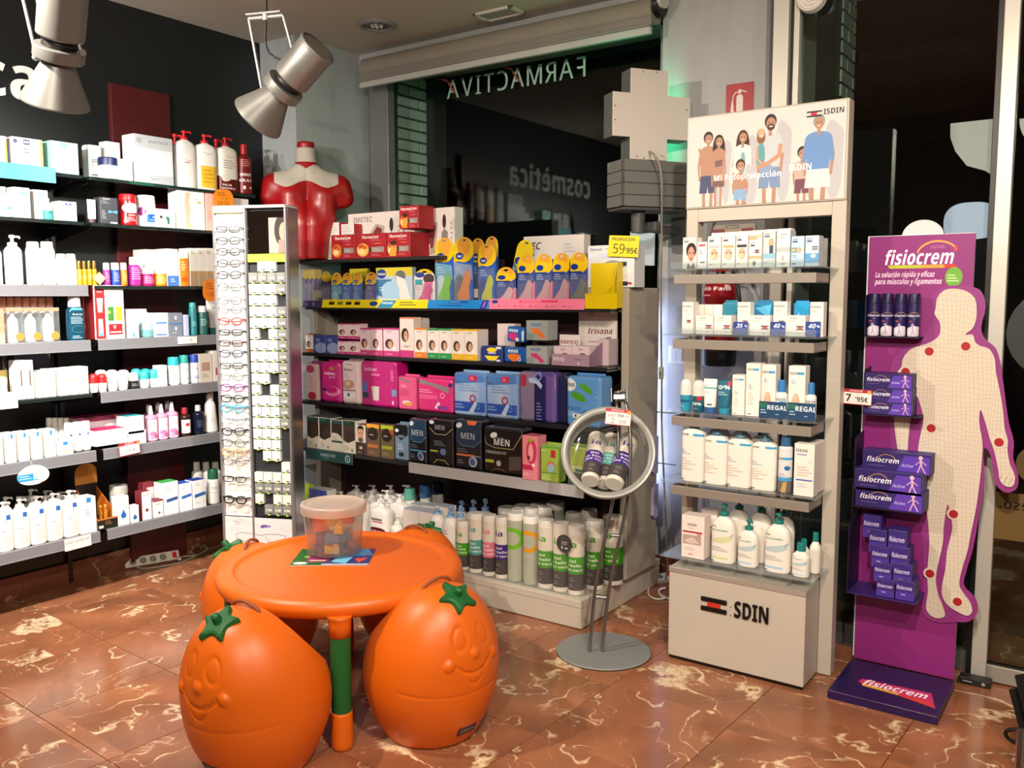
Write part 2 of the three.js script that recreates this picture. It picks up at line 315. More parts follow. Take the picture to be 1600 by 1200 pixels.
function row(shelf, specs) {
for (const [desc, kind, a, b, tops, look, o = {}] of specs) {
const n = o.n ?? 1, key = 'k' + tiles.size + desc;
for (let i = 0; i < n; i++) {
const pa = a + (b - a) * i / n, pb = a + (b - a) * (i + 1) / n, py = Array.isArray(tops) ? tops[0] + (tops[1] - tops[0]) * (n > 1 ? i / (n - 1) : 0) : tops;
const base = shelf.y + (o.up ?? 0), round = !['box', 'bag', 'blister', 'card', 'clear'].includes(kind), zf = shelf.face === 'z';
let plane = shelf.at - (o.inset ?? 0.012) - (o.back ?? 0), w, mid;
for (let k = 0; k < (round ? 3 : 1); k++) {
const pl = k ? plane - w * (o.flat ?? 1) / 2 : plane, p = zf ? xAt(pa, base, pl) : zAt(pa, pl, base), q = zf ? xAt(pb, base, pl) : zAt(pb, pl, base);
w = Math.abs(q - p) - (o.gap ?? 0.0015); mid = (p + q) / 2;
}
let d = o.d ?? DEPTH[kind] ?? w * (o.flat ?? 1);
const pc = plane - (round ? d / 2 : 0), h = yAt(py, zf ? mid : pc, zf ? pc : mid) - base;
const it = MAKE[kind](w, h, d, look, o, n > 1 ? key + Math.round(w * 50) : key);
if (it.isMesh) it.castShadow = it.receiveShadow = true;
it.position.set(zf ? mid : plane - d / 2, base + 0.0005, zf ? plane - d / 2 : mid);
it.rotation.y = (zf ? 0 : Math.PI / 2) + (o.turn ?? (round ? rnd(-0.08, 0.08) : 0));
if (o.lean) it.rotation.z = o.lean;
if (o.tilt) { it.rotation.order = 'YXZ'; it.rotation.x = o.tilt; }
top(it, o.name ?? NAMES[kind], null, o.cat ?? CATS[kind]);
const k2 = desc + '|' + shelf.phrase; if (!rowOf.has(k2)) rowOf.set(k2, []); rowOf.get(k2).push([pa, it]);
}
}
}
function labelRows() {
for (const [k, list] of rowOf) {
const [desc, phrase] = k.split('|');
if (list.length === 1) { list[0][1].userData.label = desc + ' on ' + phrase; continue; }
list.sort((p, q) => p[0] - q[0]).forEach(([, it], i) => { it.userData.label = ORD[i] + ' ' + desc + ' from left on ' + phrase; it.userData.group = desc + ' row on ' + phrase; });
}
}
// ---------- the room shell ----------
const CEIL = 2.847, WX = -4.2, PX = -3.91, WZ = -3.95, GZ = -4.06, DZ = -3.56;
function makeTexture(n, fn) { const c = document.createElement('canvas'); c.width = c.height = n; fn(c.getContext('2d'), n); const t = new THREE.CanvasTexture(c); t.wrapS = t.wrapT = THREE.RepeatWrapping; t.colorSpace = THREE.SRGBColorSpace; return t; }
function noiseTexture(n, a, b, sc) { return makeTexture(n, (c) => { const im = c.createImageData(n, n); for (let y = 0; y < n; y++) for (let x = 0; x < n; x++) { let v = 0, k = 1; for (let o = 0; o < 4; o++) { v += noise.noise(x / n * sc * k, y / n * sc * k, o * 9.3) / k; k *= 2.1; } v = Math.min(1, Math.max(0, 0.5 + 0.6 * v)); for (let q = 0; q < 3; q++) im.data[(y * n + x) * 4 + q] = a[q] + (b[q] - a[q]) * v; im.data[(y * n + x) * 4 + 3] = 255; } c.putImageData(im, 0, 0); }); }
const marbleMap = makeTexture(1536, (c, n) => {
const im = c.createImageData(n, n), S = 6, N = (x, y, z) => noise.noise(x, y, z), cl = (v) => Math.max(0, Math.min(1, v));
for (let y = 0; y < n; y++) for (let x = 0; x < n; x++) {
const u = (x * 0.8 + y * 0.6) / n * S, v = (y * 0.8 - x * 0.6) / n * S;
const w1 = N(u * 0.8, v * 0.8, 1.7), w2 = N(u * 2.1, v * 2.1, 8.1), w3 = N(u * 6, v * 6, 2.4), w4 = N(u * 17, v * 17, 6.4), w5 = N(u * 45, v * 45, 3.3);
const jx = 0.5 * w1 + 0.28 * w2 + 0.11 * w3 + 0.035 * w4, jy = 0.5 * N(u * 0.8, v * 0.8, 14) + 0.28 * N(u * 2.1, v * 2.1, 24) + 0.11 * N(u * 6, v * 6, 34) + 0.035 * w4;
const g1 = cl(0.5 + 1.6 * N(u * 0.9, v * 0.9, 41)), g2 = cl(0.42 + 1.7 * N(u * 1.3, v * 1.3, 51)), g3 = cl(0.3 + 1.8 * N(u * 1.7, v * 1.7, 61));
const a = Math.abs(N((u + jx) * 0.8, (v + jy) * 1.5, 0.5)), b = Math.abs(N((u + jx) * 1.5 + 5, (v + jy) * 0.9, 9.5)), d = Math.abs(N((u + jx) * 1.9, (v + jy) * 3.2, 19.5));
const blot = 0.55 + 0.9 * w3 + 0.6 * w4;
let k = cl(1.25 - a / (0.007 + 0.06 * g1 ** 2.2 * cl(blot))) * cl(0.15 + g1 * 1.3);
k = Math.max(k, cl(1.2 - b / (0.006 + 0.055 * g2 ** 2.2 * cl(blot))) * cl(g2 * 1.4 - 0.1), 0.75 * cl(1.2 - d / (0.008 + 0.04 * g3 ** 2.2 * cl(blot))) * g3);
k = cl(k * (0.85 + 0.5 * w5 + 0.4 * w4));
const m = cl(0.5 + 0.5 * N(u * 0.7 + w1, v * 1.6, 3) + 0.25 * w2 + 0.14 * w3 + 0.08 * w4), i = (y * n + x) * 4, base = [124 + 50 * m, 78 + 33 * m, 54 + 22 * m], cr = [226, 204, 168];
for (let q = 0; q < 3; q++) im.data[i + q] = base[q] + (cr[q] - base[q]) * k;
im.data[i + 3] = 255;
}
c.putImageData(im, 0, 0);
});
const marble = phy(0xffffff, 0.17, { map: marbleMap, specularIntensity: 0.9 });
const marbleDark = std(0xb9aaa4, 0.3, { map: marbleMap });
{ // floor: a slab with separate tiles laid at a slight turn to the walls
const fl = struct('floor', null); const slab = part(fl, 'screed', new THREE.BoxGeometry(7.2, 0.1, 7.4), std(0x4c3a30, 0.9)); slab.position.set(-1.2, -0.062, -1.0);
const a = 3 * RAD, T = 0.466, c0 = onY(839, 1146, 0), ux = [Math.cos(a), Math.sin(a)], uz = [-Math.sin(a), Math.cos(a)];
const variants = [];
for (let k = 0; k < 14; k++) {
const g = box(T - 0.0022, 0.012, T - 0.0022, 0, -0.006, 0, 0.0009), uv = g.attributes.uv, P = g.attributes.position, ou = rnd(), ov = rnd(), r = Math.floor(rnd(0, 4)) * Math.PI / 2;
for (let i = 0; i < uv.count; i++) { const x = P.getX(i), z = P.getZ(i); uv.setXY(i, ou + (x * Math.cos(r) - z * Math.sin(r)) / 1.95, ov + (x * Math.sin(r) + z * Math.cos(r)) / 1.95); }
variants.push(g);
}
for (let i = -8; i <= 8; i++) for (let j = -5; j <= 8; j++) {
const x = c0[0] + T * ((i + 0.5) * ux[0] + (j + 0.5) * uz[0]), z = c0[2] + T * ((i + 0.5) * ux[1] + (j + 0.5) * uz[1]);
if (x < WX - 0.2 || x > 2.2 || z < WZ - 0.3 || z > 2.1) continue;
const m = part(fl, 'floor_tile', variants[Math.floor(rnd(0, variants.length))], marble); m.position.set(x, 0, z); m.rotation.y = -a;
}
}
const plasterMap = noiseTexture(512, [222, 222, 220], [234, 234, 232], 9);
const plaster = std(0xffffff, 0.75, { map: plasterMap });
const ceilingMat = std(0xd9d2c6, 0.85, { map: noiseTexture(512, [226, 224, 220], [236, 234, 230], 7) });
const blackWall = std(0xffffff, 0.42, { map: noiseTexture(1024, [13, 15, 17], [24, 26, 28], 6) });
struct('ceiling', new THREE.BoxGeometry(7.2, 0.12, 7.4), ceilingMat, [-1.2, CEIL + 0.06, -1.0]);
struct('wall_left', new THREE.BoxGeometry(0.12, CEIL, 5.5), blackWall, [WX - 0.06, CEIL / 2, -3.46 + 2.75]);
struct('wall_left_pillar', new THREE.BoxGeometry(0.5, CEIL, 0.62), std(0xbfc6c9, 0.75, { map: plasterMap }), [PX - 0.25, CEIL / 2, -3.46 - 0.31]);
struct('wall_right', new THREE.BoxGeometry(0.12, CEIL, 6.2), plaster, [2.26, CEIL / 2, -1.0]);
struct('wall_near', new THREE.BoxGeometry(6.7, CEIL, 0.12), std(0x97918a, 0.8), [-1.0, CEIL / 2, 2.1]);
const PIER_L = -1.9, PIER_R = -1.24;
struct('wall_window', merge([box(PIER_R - PIER_L, CEIL, 0.4, (PIER_L + PIER_R) / 2, CEIL / 2, WZ - 0.2, 0.002), box(0.05, CEIL, 0.36, -1.226, CEIL / 2, DZ - 0.29, 0.002),
box(PIER_L - PX + 0.02, 0.1, 0.36, (PIER_L + PX) / 2, CEIL - 0.05, WZ - 0.2, 0.002), box(PIER_L - PX + 0.02, 0.12, 0.36, (PIER_L + PX) / 2, 0.06, WZ - 0.2, 0.002)]), std(0xc6c8cb, 0.75, { map: plasterMap }));
struct('wall_door_header', box(3.5, 0.1, 0.2, 0.52, CEIL - 0.05, DZ - 0.13, 0.002), MAT.grey);
{ const g = box(4.9, 0.11, 0.018, 0, 0.055, 0, 0.002); const uv = g.attributes.uv, P = g.attributes.position; for (let i = 0; i < uv.count; i++) uv.setXY(i, P.getX(i) / 1.95, P.getY(i) / 1.95 + 0.3); const b = struct('baseboard_left', g, marbleDark); b.rotation.y = Math.PI / 2; b.position.set(WX + 0.009, 0, -1.0);
const g2 = box(PIER_R - PIER_L, 0.11, 0.018, 0, 0.055, 0, 0.002), u2 = g2.attributes.uv, P2 = g2.attributes.position; for (let i = 0; i < u2.count; i++) u2.setXY(i, P2.getX(i) / 1.95 + 0.6, P2.getY(i) / 1.95 + 0.1); struct('baseboard_window', g2, marbleDark, [(PIER_L + PIER_R) / 2, 0, WZ + 0.009]); }
{ const z0 = zAt(180, WX + 0.03, 1.9), z1 = zAt(271, WX + 0.03, 1.9), y = yAt(129, WX + 0.03, z0); top(new THREE.Mesh(box(0.03, y, z0 - z1, WX + 0.016, y / 2, (z0 + z1) / 2, 0.002), std(0x4c1012, 0.45)), 'wall_panel', 'tall dark red panel fixed on the black wall behind the shelves', 'panel'); }
const frameMat = std(0x8d908e, 0.4, { metalness: 0.5 });
{ const w = struct('window_1', null);
const x0 = -3.88, x1 = PIER_L, y0 = 0.12, y1 = CEIL - 0.1;
part(w, 'window_frame', merge([box(0.15, y1 - y0, 0.06, x0 + 0.1, (y0 + y1) / 2, -4.02, 0.003), box(0.04, y1 - y0, 0.06, x1 - 0.02, (y0 + y1) / 2, -4.04, 0.003), box(x1 - x0, 0.06, 0.06, (x0 + x1) / 2, y0 + 0.03, -4.04, 0.003), box(x1 - x0, 0.06, 0.06, (x0 + x1) / 2, y1 - 0.03, -4.04, 0.003)]), frameMat);
part(w, 'window_pane', box(x1 - x0 - 0.08, y1 - y0 - 0.08, 0.008, (x0 + x1) / 2, (y0 + y1) / 2, GZ, 0.001), phy(0xeef6f3, 0.015, { transmission: 1, thickness: 0, ior: 1.5, specularIntensity: 0.6 })); }
{ // letters stuck outside on the pane, read from the street
const word = 'FARMACTIVA', L = 699, R = 914, z = GZ - 0.0062;
const xs = [xAt(R, 2.25, z), xAt(L, 2.25, z)], wide = xs[0] - xs[1], cap = yAt(88, xs[0], z) - yAt(120, xs[0], z);
const yR = yAt(119, xs[0], z);
const adv = [...word].map((ch) => { const g = letters(ch, cap, 0.002, thinFont); g.computeBoundingBox(); return g; });
const ws = adv.map((g) => g.boundingBox.max.x - g.boundingBox.min.x), gap = (wide - ws.reduce((p, q) => p + q)) / (word.length - 1);
let x = xs[0];
const sign = thing('window_lettering', 'white letters spelling FARMACTIVA stuck on the shop window pane', 'lettering', [0, 0, z]);
const paper = std(0xd9e2dd, 0.6), red = std(0xb5523a, 0.6);
adv.forEach((g, i) => { g.translate(-g.boundingBox.min.x, yR, 0); g.rotateY(Math.PI); g.translate(x, 0, 0); part(sign, 'letter', g, paper);
if (i === 4 || i === 9) part(sign, 'red_swash', prism([[x - ws[i] * 0.25, yR + cap * 0.3], [x - ws[i] * 0.9, yR + cap * 1.05], [x - ws[i] * 1.7, yR + cap * 1.2], [x - ws[i] * 0.95, yR + cap * 0.93], [x - ws[i] * 0.33, yR + cap * 0.22]].map(([a, b]) => [a, b]), 0.002, 0, 0.003), red, 'red swash');
x -= ws[i] + gap; });
}
{ // roller blind wound up at the top of the window
const b = thing('roller_blind', 'rolled-up cream roller blind in a long cassette above shop window', 'blind', [-2.84, 2.62, -3.885]);
const L = 1.87, roll = new THREE.CylinderGeometry(0.062, 0.062, L, 28); roll.rotateZ(Math.PI / 2); roll.translate(0, 0.105, -0.005);
part(b, 'fabric_roll', roll, std(0x8f897d, 0.8));
part(b, 'cassette', merge([box(L + 0.01, 0.05, 0.012, 0, 0.045, 0.05, 0.003), box(L + 0.01, 0.012, 0.03, 0, 0.026, 0.055, 0.003)]), std(0x85807a, 0.5));
part(b, 'bottom_bar', box(L, 0.036, 0.03, 0, 0.006, 0.045, 0.008, 3), std(0xb9bab6, 0.4));
const m = new THREE.CylinderGeometry(0.058, 0.058, 0.03, 24); m.rotateZ(Math.PI / 2); m.translate(L / 2 + 0.018, 0.13, 0.0); part(b, 'end_bracket', m, MAT.black);
const m2 = new THREE.CylinderGeometry(0.045, 0.05, 0.02, 24); m2.rotateZ(Math.PI / 2); m2.translate(L / 2 + 0.042, 0.15, 0.02); part(b, 'winder', m2, MAT.white);
}
const alu = std(0xcfcbc2, 0.45, { metalness: 0.35 });
{ const x0 = xAt(1201, 1.8, DZ), x1 = xAt(1225, 1.8, DZ), x2 = xAt(1232, 1.8, DZ), x3 = xAt(1241, 1.8, DZ), yT = CEIL - 0.1;
const d1 = struct('door_1', null);
part(d1, 'door_jamb', box(x1 - x0, yT, 0.09, (x0 + x1) / 2, yT / 2, DZ - 0.045, 0.003), alu);
part(d1, 'gasket', box(x2 - x1, yT, 0.03, (x1 + x2) / 2, yT / 2, DZ - 0.04, 0.002), MAT.dark);
part(d1, 'leaf_stile', box(x3 - x2, yT, 0.05, (x2 + x3) / 2, yT / 2, DZ - 0.03, 0.003), alu);
part(d1, 'bottom_rail', box(-0.4 - x3, 0.085, 0.04, (x3 - 0.4) / 2, 0.0435, DZ - 0.03, 0.003), std(0x4d4c4a, 0.5));
part(d1, 'door_glass', box(-0.4 - x3, yT - 0.09, 0.008, (x3 - 0.4) / 2, yT / 2 + 0.045, DZ - 0.035, 0.001), phy(0xe3eee9, 0.012, { transmission: 1, thickness: 0, ior: 1.52 }));
const d2 = struct('door_2', null), s0 = xAt(1517, 0, -3.535), s1 = xAt(1541, 0, -3.535);
part(d2, 'leaf_stile', box(s1 - s0, yT, 0.045, (s0 + s1) / 2, yT / 2 + 0.004, -3.5335, 0.004), alu);
part(d2, 'gasket', box(0.018, yT, 0.04, s0 - 0.0095, yT / 2 + 0.004, -3.54, 0.002), MAT.black);
part(d2, 'bottom_rail', box(1.2, 0.062, 0.045, s1 + 0.6, 0.037, -3.534, 0.004), std(0x9c978e, 0.45, { metalness: 0.3 }));
part(d2, 'glass_seal', box(1.2, 0.006, 0.02, s1 + 0.6, 0.071, -3.53, 0.001), MAT.black);
part(d2, 'door_glass', box(1.2, yT - 0.08, 0.008, s1 + 0.6, yT / 2 + 0.075 - 0.035, -3.536, 0.001), phy(0xe3eee9, 0.012, { transmission: 1, thickness: 0, ior: 1.52 }));
struct('wall_entrance', box(1.3, CEIL, 0.2, 1.55, CEIL / 2, DZ - 0.1, 0.002), plaster);
const frost = std(0x8f9c98, 0.7), frost2 = std(0x8fa9c4, 0.6);
const arc = (cx, cy, r, a, b) => { const s = []; for (let i = 0; i <= 24; i++) { const t = a + (b - a) * i / 24; s.push([cx + r * Math.cos(t), cy + r * Math.sin(t)]); } return s; };
const zf = DZ - 0.0285, A = onZ(1485, 193, zf), B = onZ(1559, 185, zf), C = onZ(1554, 277, zf);
top(new THREE.Mesh(prism([[A[0], A[1]], [A[0] + 0.002, A[1] - 0.05], [A[0] + 0.02, A[1] - 0.1], [A[0] + 0.06, A[1] - 0.155], [C[0] - 0.03, C[1] + 0.025], [C[0], C[1]], [B[0], B[1]]], 0.0006, 0, zf), frost), 'frosted_decal', 'pale grey quarter-round frosted decal high on the glass door beside the mullion', 'decal');
const E = onZ(1517, 345, zf), w = onZ(1561, 345, zf)[0] - E[0], h = E[1] - onZ(1517, 374, zf)[1];
const el = []; for (let i = 0; i < 40; i++) { const t = i / 40 * 6.283, c = Math.cos(t), s = Math.sin(t); el.push([E[0] + w * Math.sign(c) * Math.abs(c) ** 0.7, E[1] + h * Math.sign(s) * Math.abs(s) ** (s < 0 ? 0.55 : 0.9)]); }
top(new THREE.Mesh(prism(el, 0.0006, 0, zf), frost2), 'frosted_decal', 'light blue rounded decal on the glass door above the purple display stand', 'decal');
const F = onZ(1593, 181, -3.53), G2 = onZ(1600, 262, -3.53); top(new THREE.Mesh(prism(arc(F[0] + 0.12, F[1] - 0.01, 0.12, Math.PI, 2 * Math.PI), 0.0006, 0, -3.5318), frost), 'frosted_decal', 'pale grey half-round decal on the sliding glass leaf at right edge', 'decal');
const K = onZ(1582, 520, -3.53); top(new THREE.Mesh(prism(arc(K[0] + 0.14, K[1], 0.16, 0, 2 * Math.PI), 0.0006, 0, -3.5318), std(0x2b2f2f, 0.6)), 'frosted_decal', 'large smoky round decal low on the sliding glass leaf at right edge', 'decal');
const q0 = onZ(1556, 768, -3.53), q1 = onZ(1605, 848, -3.53), pw = 0.2, ph = q0[1] - q1[1], tl = tile(null, pw, ph, (g) => { g.bg('#6d5427'); g.c.save(); g.c.translate(g.w, 0); g.c.scale(-1, 1); g.t('acceso.', 0.5, 0.24, 0.3, '#15110b'); g.c.restore(); });
const pl = new THREE.Mesh(facePaint(box(pw, ph, 0.001, 0, 0, 0, 0.0004), tl, pw, ph, 0, 0, '#6d5427'), pmat(tl.page)); pl.position.set(q0[0] + pw / 2, (q0[1] + q1[1]) / 2, -3.531); top(pl, 'door_plate', 'bronze plate with dark mirrored lettering on the sliding glass leaf', 'sign');
const k2 = onZ(1592, 720, -3.53); top(new THREE.Mesh(prism(arc(k2[0] + 0.06, k2[1] - 0.01, 0.07, 0, 6.283), 0.0008, 0, -3.5317), std(0x5d4722, 0.5)), 'door_disc', 'round bronze disc above the bronze plate on the sliding leaf', 'sign');
}
{ // alarm dome on the door header
const p = onZ(1268, -4, DZ + 0.02), g = thing('alarm_siren', 'round white grille dome above the entrance at the picture top', 'alarm', p);
const d = new THREE.CylinderGeometry(0.052, 0.056, 0.03, 28); d.rotateX(Math.PI / 2); part(g, 'housing', d, MAT.white);
for (const r of [0.018, 0.032, 0.044]) { const t = new THREE.TorusGeometry(r, 0.003, 6, 28); t.translate(0, 0, 0.016); part(g, 'grille_ring', t, MAT.white); }
}
{ const brickMap = noiseTexture(256, [206, 214, 206], [232, 236, 230], 14), bm = std(0xffffff, 0.8, { map: brickMap }), mortar = std(0x3d4743, 0.95);
function brickWall(name, x, z0, z1, y0, y1, bw, bh, off = 0) {
const w = struct(name, null); part(w, 'mortar', box(0.1, y1 - y0, z0 - z1, x - 0.056, (y0 + y1) / 2, (z0 + z1) / 2, 0.001), mortar);
let r = 0; const gs = new Map();
for (let y = y0; y < y1 - 0.01; y += bh, r++) { let z = z0, odd = (r % 2) ? bw / 2 : bw; while (z > z1 + 0.01) { const len = Math.min(odd, z - z1); odd = bw; const key = len.toFixed(3); if (!gs.has(key)) gs.set(key, box(0.02, bh - 0.012, len - 0.012, 0, 0, 0, 0.003)); const b = part(w, 'brick', gs.get(key), bm); b.position.set(x - 0.006 + rnd(-0.0012, 0.0012), y + bh / 2, z - len / 2); z -= len; } }
return w;
}
const X = -3.78, z0 = zAt(622, X, 2.4), z1 = zAt(667, X, 2.4);
struct('wall_reveal', box(0.1, CEIL + 0.2, -4.09 - z0, X - 0.05, CEIL / 2, (z0 - 4.09) / 2, 0.002), std(0x52635d, 0.6));
brickWall('wall_brick', X, z0, z1, 0.3, 2.9, 0.2, 0.0668);
struct('wall_street_left', box(1.6, 3.6, 0.2, X - 0.8, 1.5, z1 - 0.1, 0.002), std(0x33302e, 0.9));
const X2 = -1.2, b0 = -4.42, b1 = -4.66;
struct('wall_door_reveal', box(0.08, 3.2, DZ - 0.15 - b0, X2 - 0.06, 1.6, (b0 + DZ - 0.15) / 2, 0.002).translate(0, 0, 0), std(0x5d6364, 0.6));
brickWall('wall_brick', X2, b0, b1, 0.0, 3.0, 0.2, 0.0668);
struct('wall_street_pier', box(PIER_R - PIER_L + 0.02, 3.4, 0.3, (PIER_L + X2) / 2 - 0.06, 1.6, -4.51, 0.002), std(0x33302e, 0.9));
struct('ground_street', new THREE.BoxGeometry(22, 0.1, 12), std(0x24241f, 0.9), [-1, -0.07, -10.35]);
const fz = -12, fac = struct('wall_facade_across', null);
part(fac, 'facade', new THREE.BoxGeometry(22, 9, 0.3), std(0x2b2926, 0.9)).position.set(-1, 4.4, fz - 0.15);
const A = onZ(1358, 92, fz), B = onZ(1505, 170, fz); part(fac, 'shutter_box', box(B[0] - A[0] + 0.2, 0.14, 0.1, (A[0] + B[0]) / 2, A[1], fz + 0.05, 0.01), std(0x8f8f8a, 0.7));
const n = 22, hh = A[1] - yAt(178, A[0], fz); for (let i = 0; i < n; i++) part(fac, 'shutter_slat', box(B[0] - A[0], hh / n * 0.86, 0.03, (A[0] + B[0]) / 2, A[1] - hh * (i + 0.5) / n, fz + 0.02, 0.008), std(0x6c706e, 0.7));
part(fac, 'shutter_sill', box(B[0] - A[0] + 0.2, 0.1, 0.12, (A[0] + B[0]) / 2, A[1] - hh - 0.04, fz + 0.05, 0.01), std(0x77746e, 0.7));
}
{ const g = thing('added_street_lamp', 'unseen lamp added across the road to brighten the facade and shutter', 'lamp', [1.6, 0, -9.5]); part(g, 'post', new THREE.CylinderGeometry(0.05, 0.07, 5, 14).translate(0, 2.5, 0), MAT.dark); part(g, 'head', new THREE.LatheGeometry([[0, 5.2], [0.2, 5.12], [0.24, 5.0]].map(([x, y]) => new THREE.Vector2(x, y)), 24), MAT.dark); part(g, 'bulb', new THREE.SphereGeometry(0.08, 16, 12).translate(0, 5.02, 0), std(0xffffff, 0.4, { emissive: 0xffe0b0, emissiveIntensity: 3 })); const l = new THREE.PointLight(0xffe0b0, 9); l.position.set(0, 4.86, 0); l.castShadow = true; g.add(l); l.name = 'added_facade_light'; }  // lamp added out of view to brighten the facade across the road
{ const g = letters('cosmetica', 1, 0.004, bold); g.computeBoundingBox(); const bb = g.boundingBox; const z = zAt(60, WX, 2.3), yb = yAt(160, WX, z), xh = yAt(101, WX, zAt(12, WX, 2.3)) - yAt(151, WX, zAt(12, WX, 2.3)), k = xh / 0.72;
const sgn = thing('wall_lettering', 'white lower-case letters mounted high on the black wall behind the lamps', 'lettering', [WX + 0.001, yb, z], Math.PI / 2);
const gs = g.clone(); gs.scale(k, k, 1.5); gs.translate(-bb.max.x * k, 0, 0); part(sgn, 'letters', gs, std(0xe4e2dd, 0.5));
const acc = letters('`', 1, 0.004, thinFont); acc.scale(k, k, 1.5); acc.translate(-bb.max.x * k * 0.49, 0, 0); part(sgn, 'accent', acc, std(0xe4e2dd, 0.5));
}
// ---------- ceiling fittings ----------
{ const p = onY(589, 38, CEIL), g = thing('recessed_downlight', 'round grey recessed downlight switched off in the ceiling near blind', 'downlight', p);
const ring = new THREE.TorusGeometry(0.088, 0.016, 10, 36); ring.rotateX(Math.PI / 2); ring.translate(0, -0.002, 0); part(g, 'trim_ring', ring, MAT.grey);
const cup = new THREE.LatheGeometry([[0.0, -0.002], [0.03, -0.004], [0.05, -0.002], [0.055, -0.008], [0.075, -0.006], [0.078, 0.0]].map(([a, b]) => new THREE.Vector2(a, b)), 32); part(g, 'reflector', cup, std(0x77777a, 0.25, { metalness: 0.7, side: THREE.DoubleSide }));
for (let i = 0; i < 7; i++) { const s = new THREE.SphereGeometry(0.011, 10, 8); s.translate(i ? 0.026 * Math.cos(i) : 0, -0.006, i ? 0.026 * Math.sin(i) : 0); part(g, 'led_lens', s, phy(0xdddddd, 0.1, { clearcoat: 1 })); } }
{ const p = onY(780, 20, CEIL), g = thing('emergency_light', 'small square recessed emergency light in the ceiling by the blind', 'light fitting', p);
part(g, 'frame', merge([box(0.24, 0.012, 0.02, 0, -0.006, 0.06, 0.002), box(0.24, 0.012, 0.02, 0, -0.006, -0.06, 0.002), box(0.02, 0.012, 0.14, 0.11, -0.006, 0, 0.002), box(0.02, 0.012, 0.14, -0.11, -0.006, 0, 0.002)]), MAT.white);
part(g, 'diffuser', box(0.2, 0.006, 0.1, 0, -0.004, 0, 0.002), std(0xa5a59d, 0.3)); }
const shade = std(0x8b8b89, 0.42, { metalness: 0.5 }); shade.side = THREE.DoubleSide;
function spotFitting(name, label, pos, aim, k, power, color, cone, group, cable = true) {
const g = thing(name, label, 'spotlight', pos, 0, group), q = new THREE.Quaternion().setFromUnitVectors(V3(0, -1, 0), V3(...aim).sub(V3(...pos)).normalize());
const head = (nm, geo, m) => { geo.scale(k, k, k); geo.applyQuaternion(q); return part(g, nm, geo, m); };
const lathe = (pts, seg = 36) => new THREE.LatheGeometry(pts.map(([r, y]) => new THREE.Vector2(r, y)), seg);
head('body', lathe([[0, 0.25], [0.07, 0.25], [0.078, 0.246], [0.082, 0.238], [0.082, 0.07], [0.078, 0.062], [0.03, 0.06]]), shade);
head('top_rim', lathe([[0.082, 0.24], [0.087, 0.244], [0.087, 0.252], [0.08, 0.254]]), shade);
head('neck', lathe([[0.03, 0.065], [0.06, 0.06], [0.062, 0.03], [0.03, 0.02]]), MAT.dark);
head('collar', lathe([[0.045, 0.03], [0.086, 0.03], [0.088, 0.026], [0.088, -0.012], [0.084, -0.016], [0.05, -0.016]]), shade);
head('cone', lathe([[0.048, -0.016], [0.052, -0.02], [0.118, -0.17], [0.12, -0.178], [0.117, -0.178], [0.112, -0.165], [0.046, -0.02]], 48), shade);
const glow = new THREE.CylinderGeometry(0.034, 0.034, 0.006, 24); glow.translate(0, -0.03, 0); head('lamp', glow, std(0x111111, 0.5, { emissive: color, emissiveIntensity: 6 }));
const side = V3(1, 0, -0.35).normalize(), A = side.clone().multiplyScalar(0.1 * k), up = V3(-0.02, 0.3 * k, 0.05 * k);
const px = V3(0, 0.0, 0).applyQuaternion(q);
for (const s of [-1, 1]) { const a = A.clone().multiplyScalar(s).add(px), b = a.clone().multiplyScalar(s < 0 ? 0.92 : 0.75).add(up); part(g, 'arm', bar(a.toArray(), b.toArray(), 0.0065 * k), MAT.silver); const kn = new THREE.CylinderGeometry(0.012 * k, 0.012 * k, 0.024 * k, 14); kn.rotateZ(Math.PI / 2); kn.translate(...a.toArray()); part(g, 'pivot_knob', kn, MAT.silver); }
const b0 = A.clone().multiplyScalar(-0.92).add(px).add(up), b1 = A.clone().multiplyScalar(0.75).add(px).add(up); part(g, 'stirrup_bar', merge([bar(b0.toArray(), b1.toArray(), 0.008 * k), bar(b0.clone().add(V3(0, 0.012, 0.012)).toArray(), b1.clone().add(V3(0, 0.012, 0.012)).toArray(), 0.005 * k)]), MAT.silver);
const m = b0.clone().add(b1).multiplyScalar(0.5), hub = new THREE.CylinderGeometry(0.016 * k, 0.016 * k, 0.03 * k, 14); hub.translate(...m.toArray()); part(g, 'hub', hub, MAT.silver);
if (cable) part(g, 'cable', tube([[m.x, CEIL - pos[1], m.z], [m.x + 0.012, m.y + (CEIL - pos[1] - m.y) * 0.5, m.z], [m.x + 0.004, m.y + 0.02, m.z], [m.x + 0.01, m.y * 0.5, m.z], V3(0.01, 0.25 * k, 0).applyQuaternion(q).multiplyScalar(0.6).toArray()], 0.0042, 30, 6), MAT.black);
const l = new THREE.SpotLight(color, power, 0, cone * RAD, 0.7, 2); l.position.copy(V3(0, -0.06 * k, 0).applyQuaternion(q)); l.target.position.set(aim[0] - pos[0], aim[1] - pos[1], aim[2] - pos[2]); g.add(l.target);
l.castShadow = true; l.shadow.radius = 1.4; g.add(l); l.name = 'spot';
return g;
}
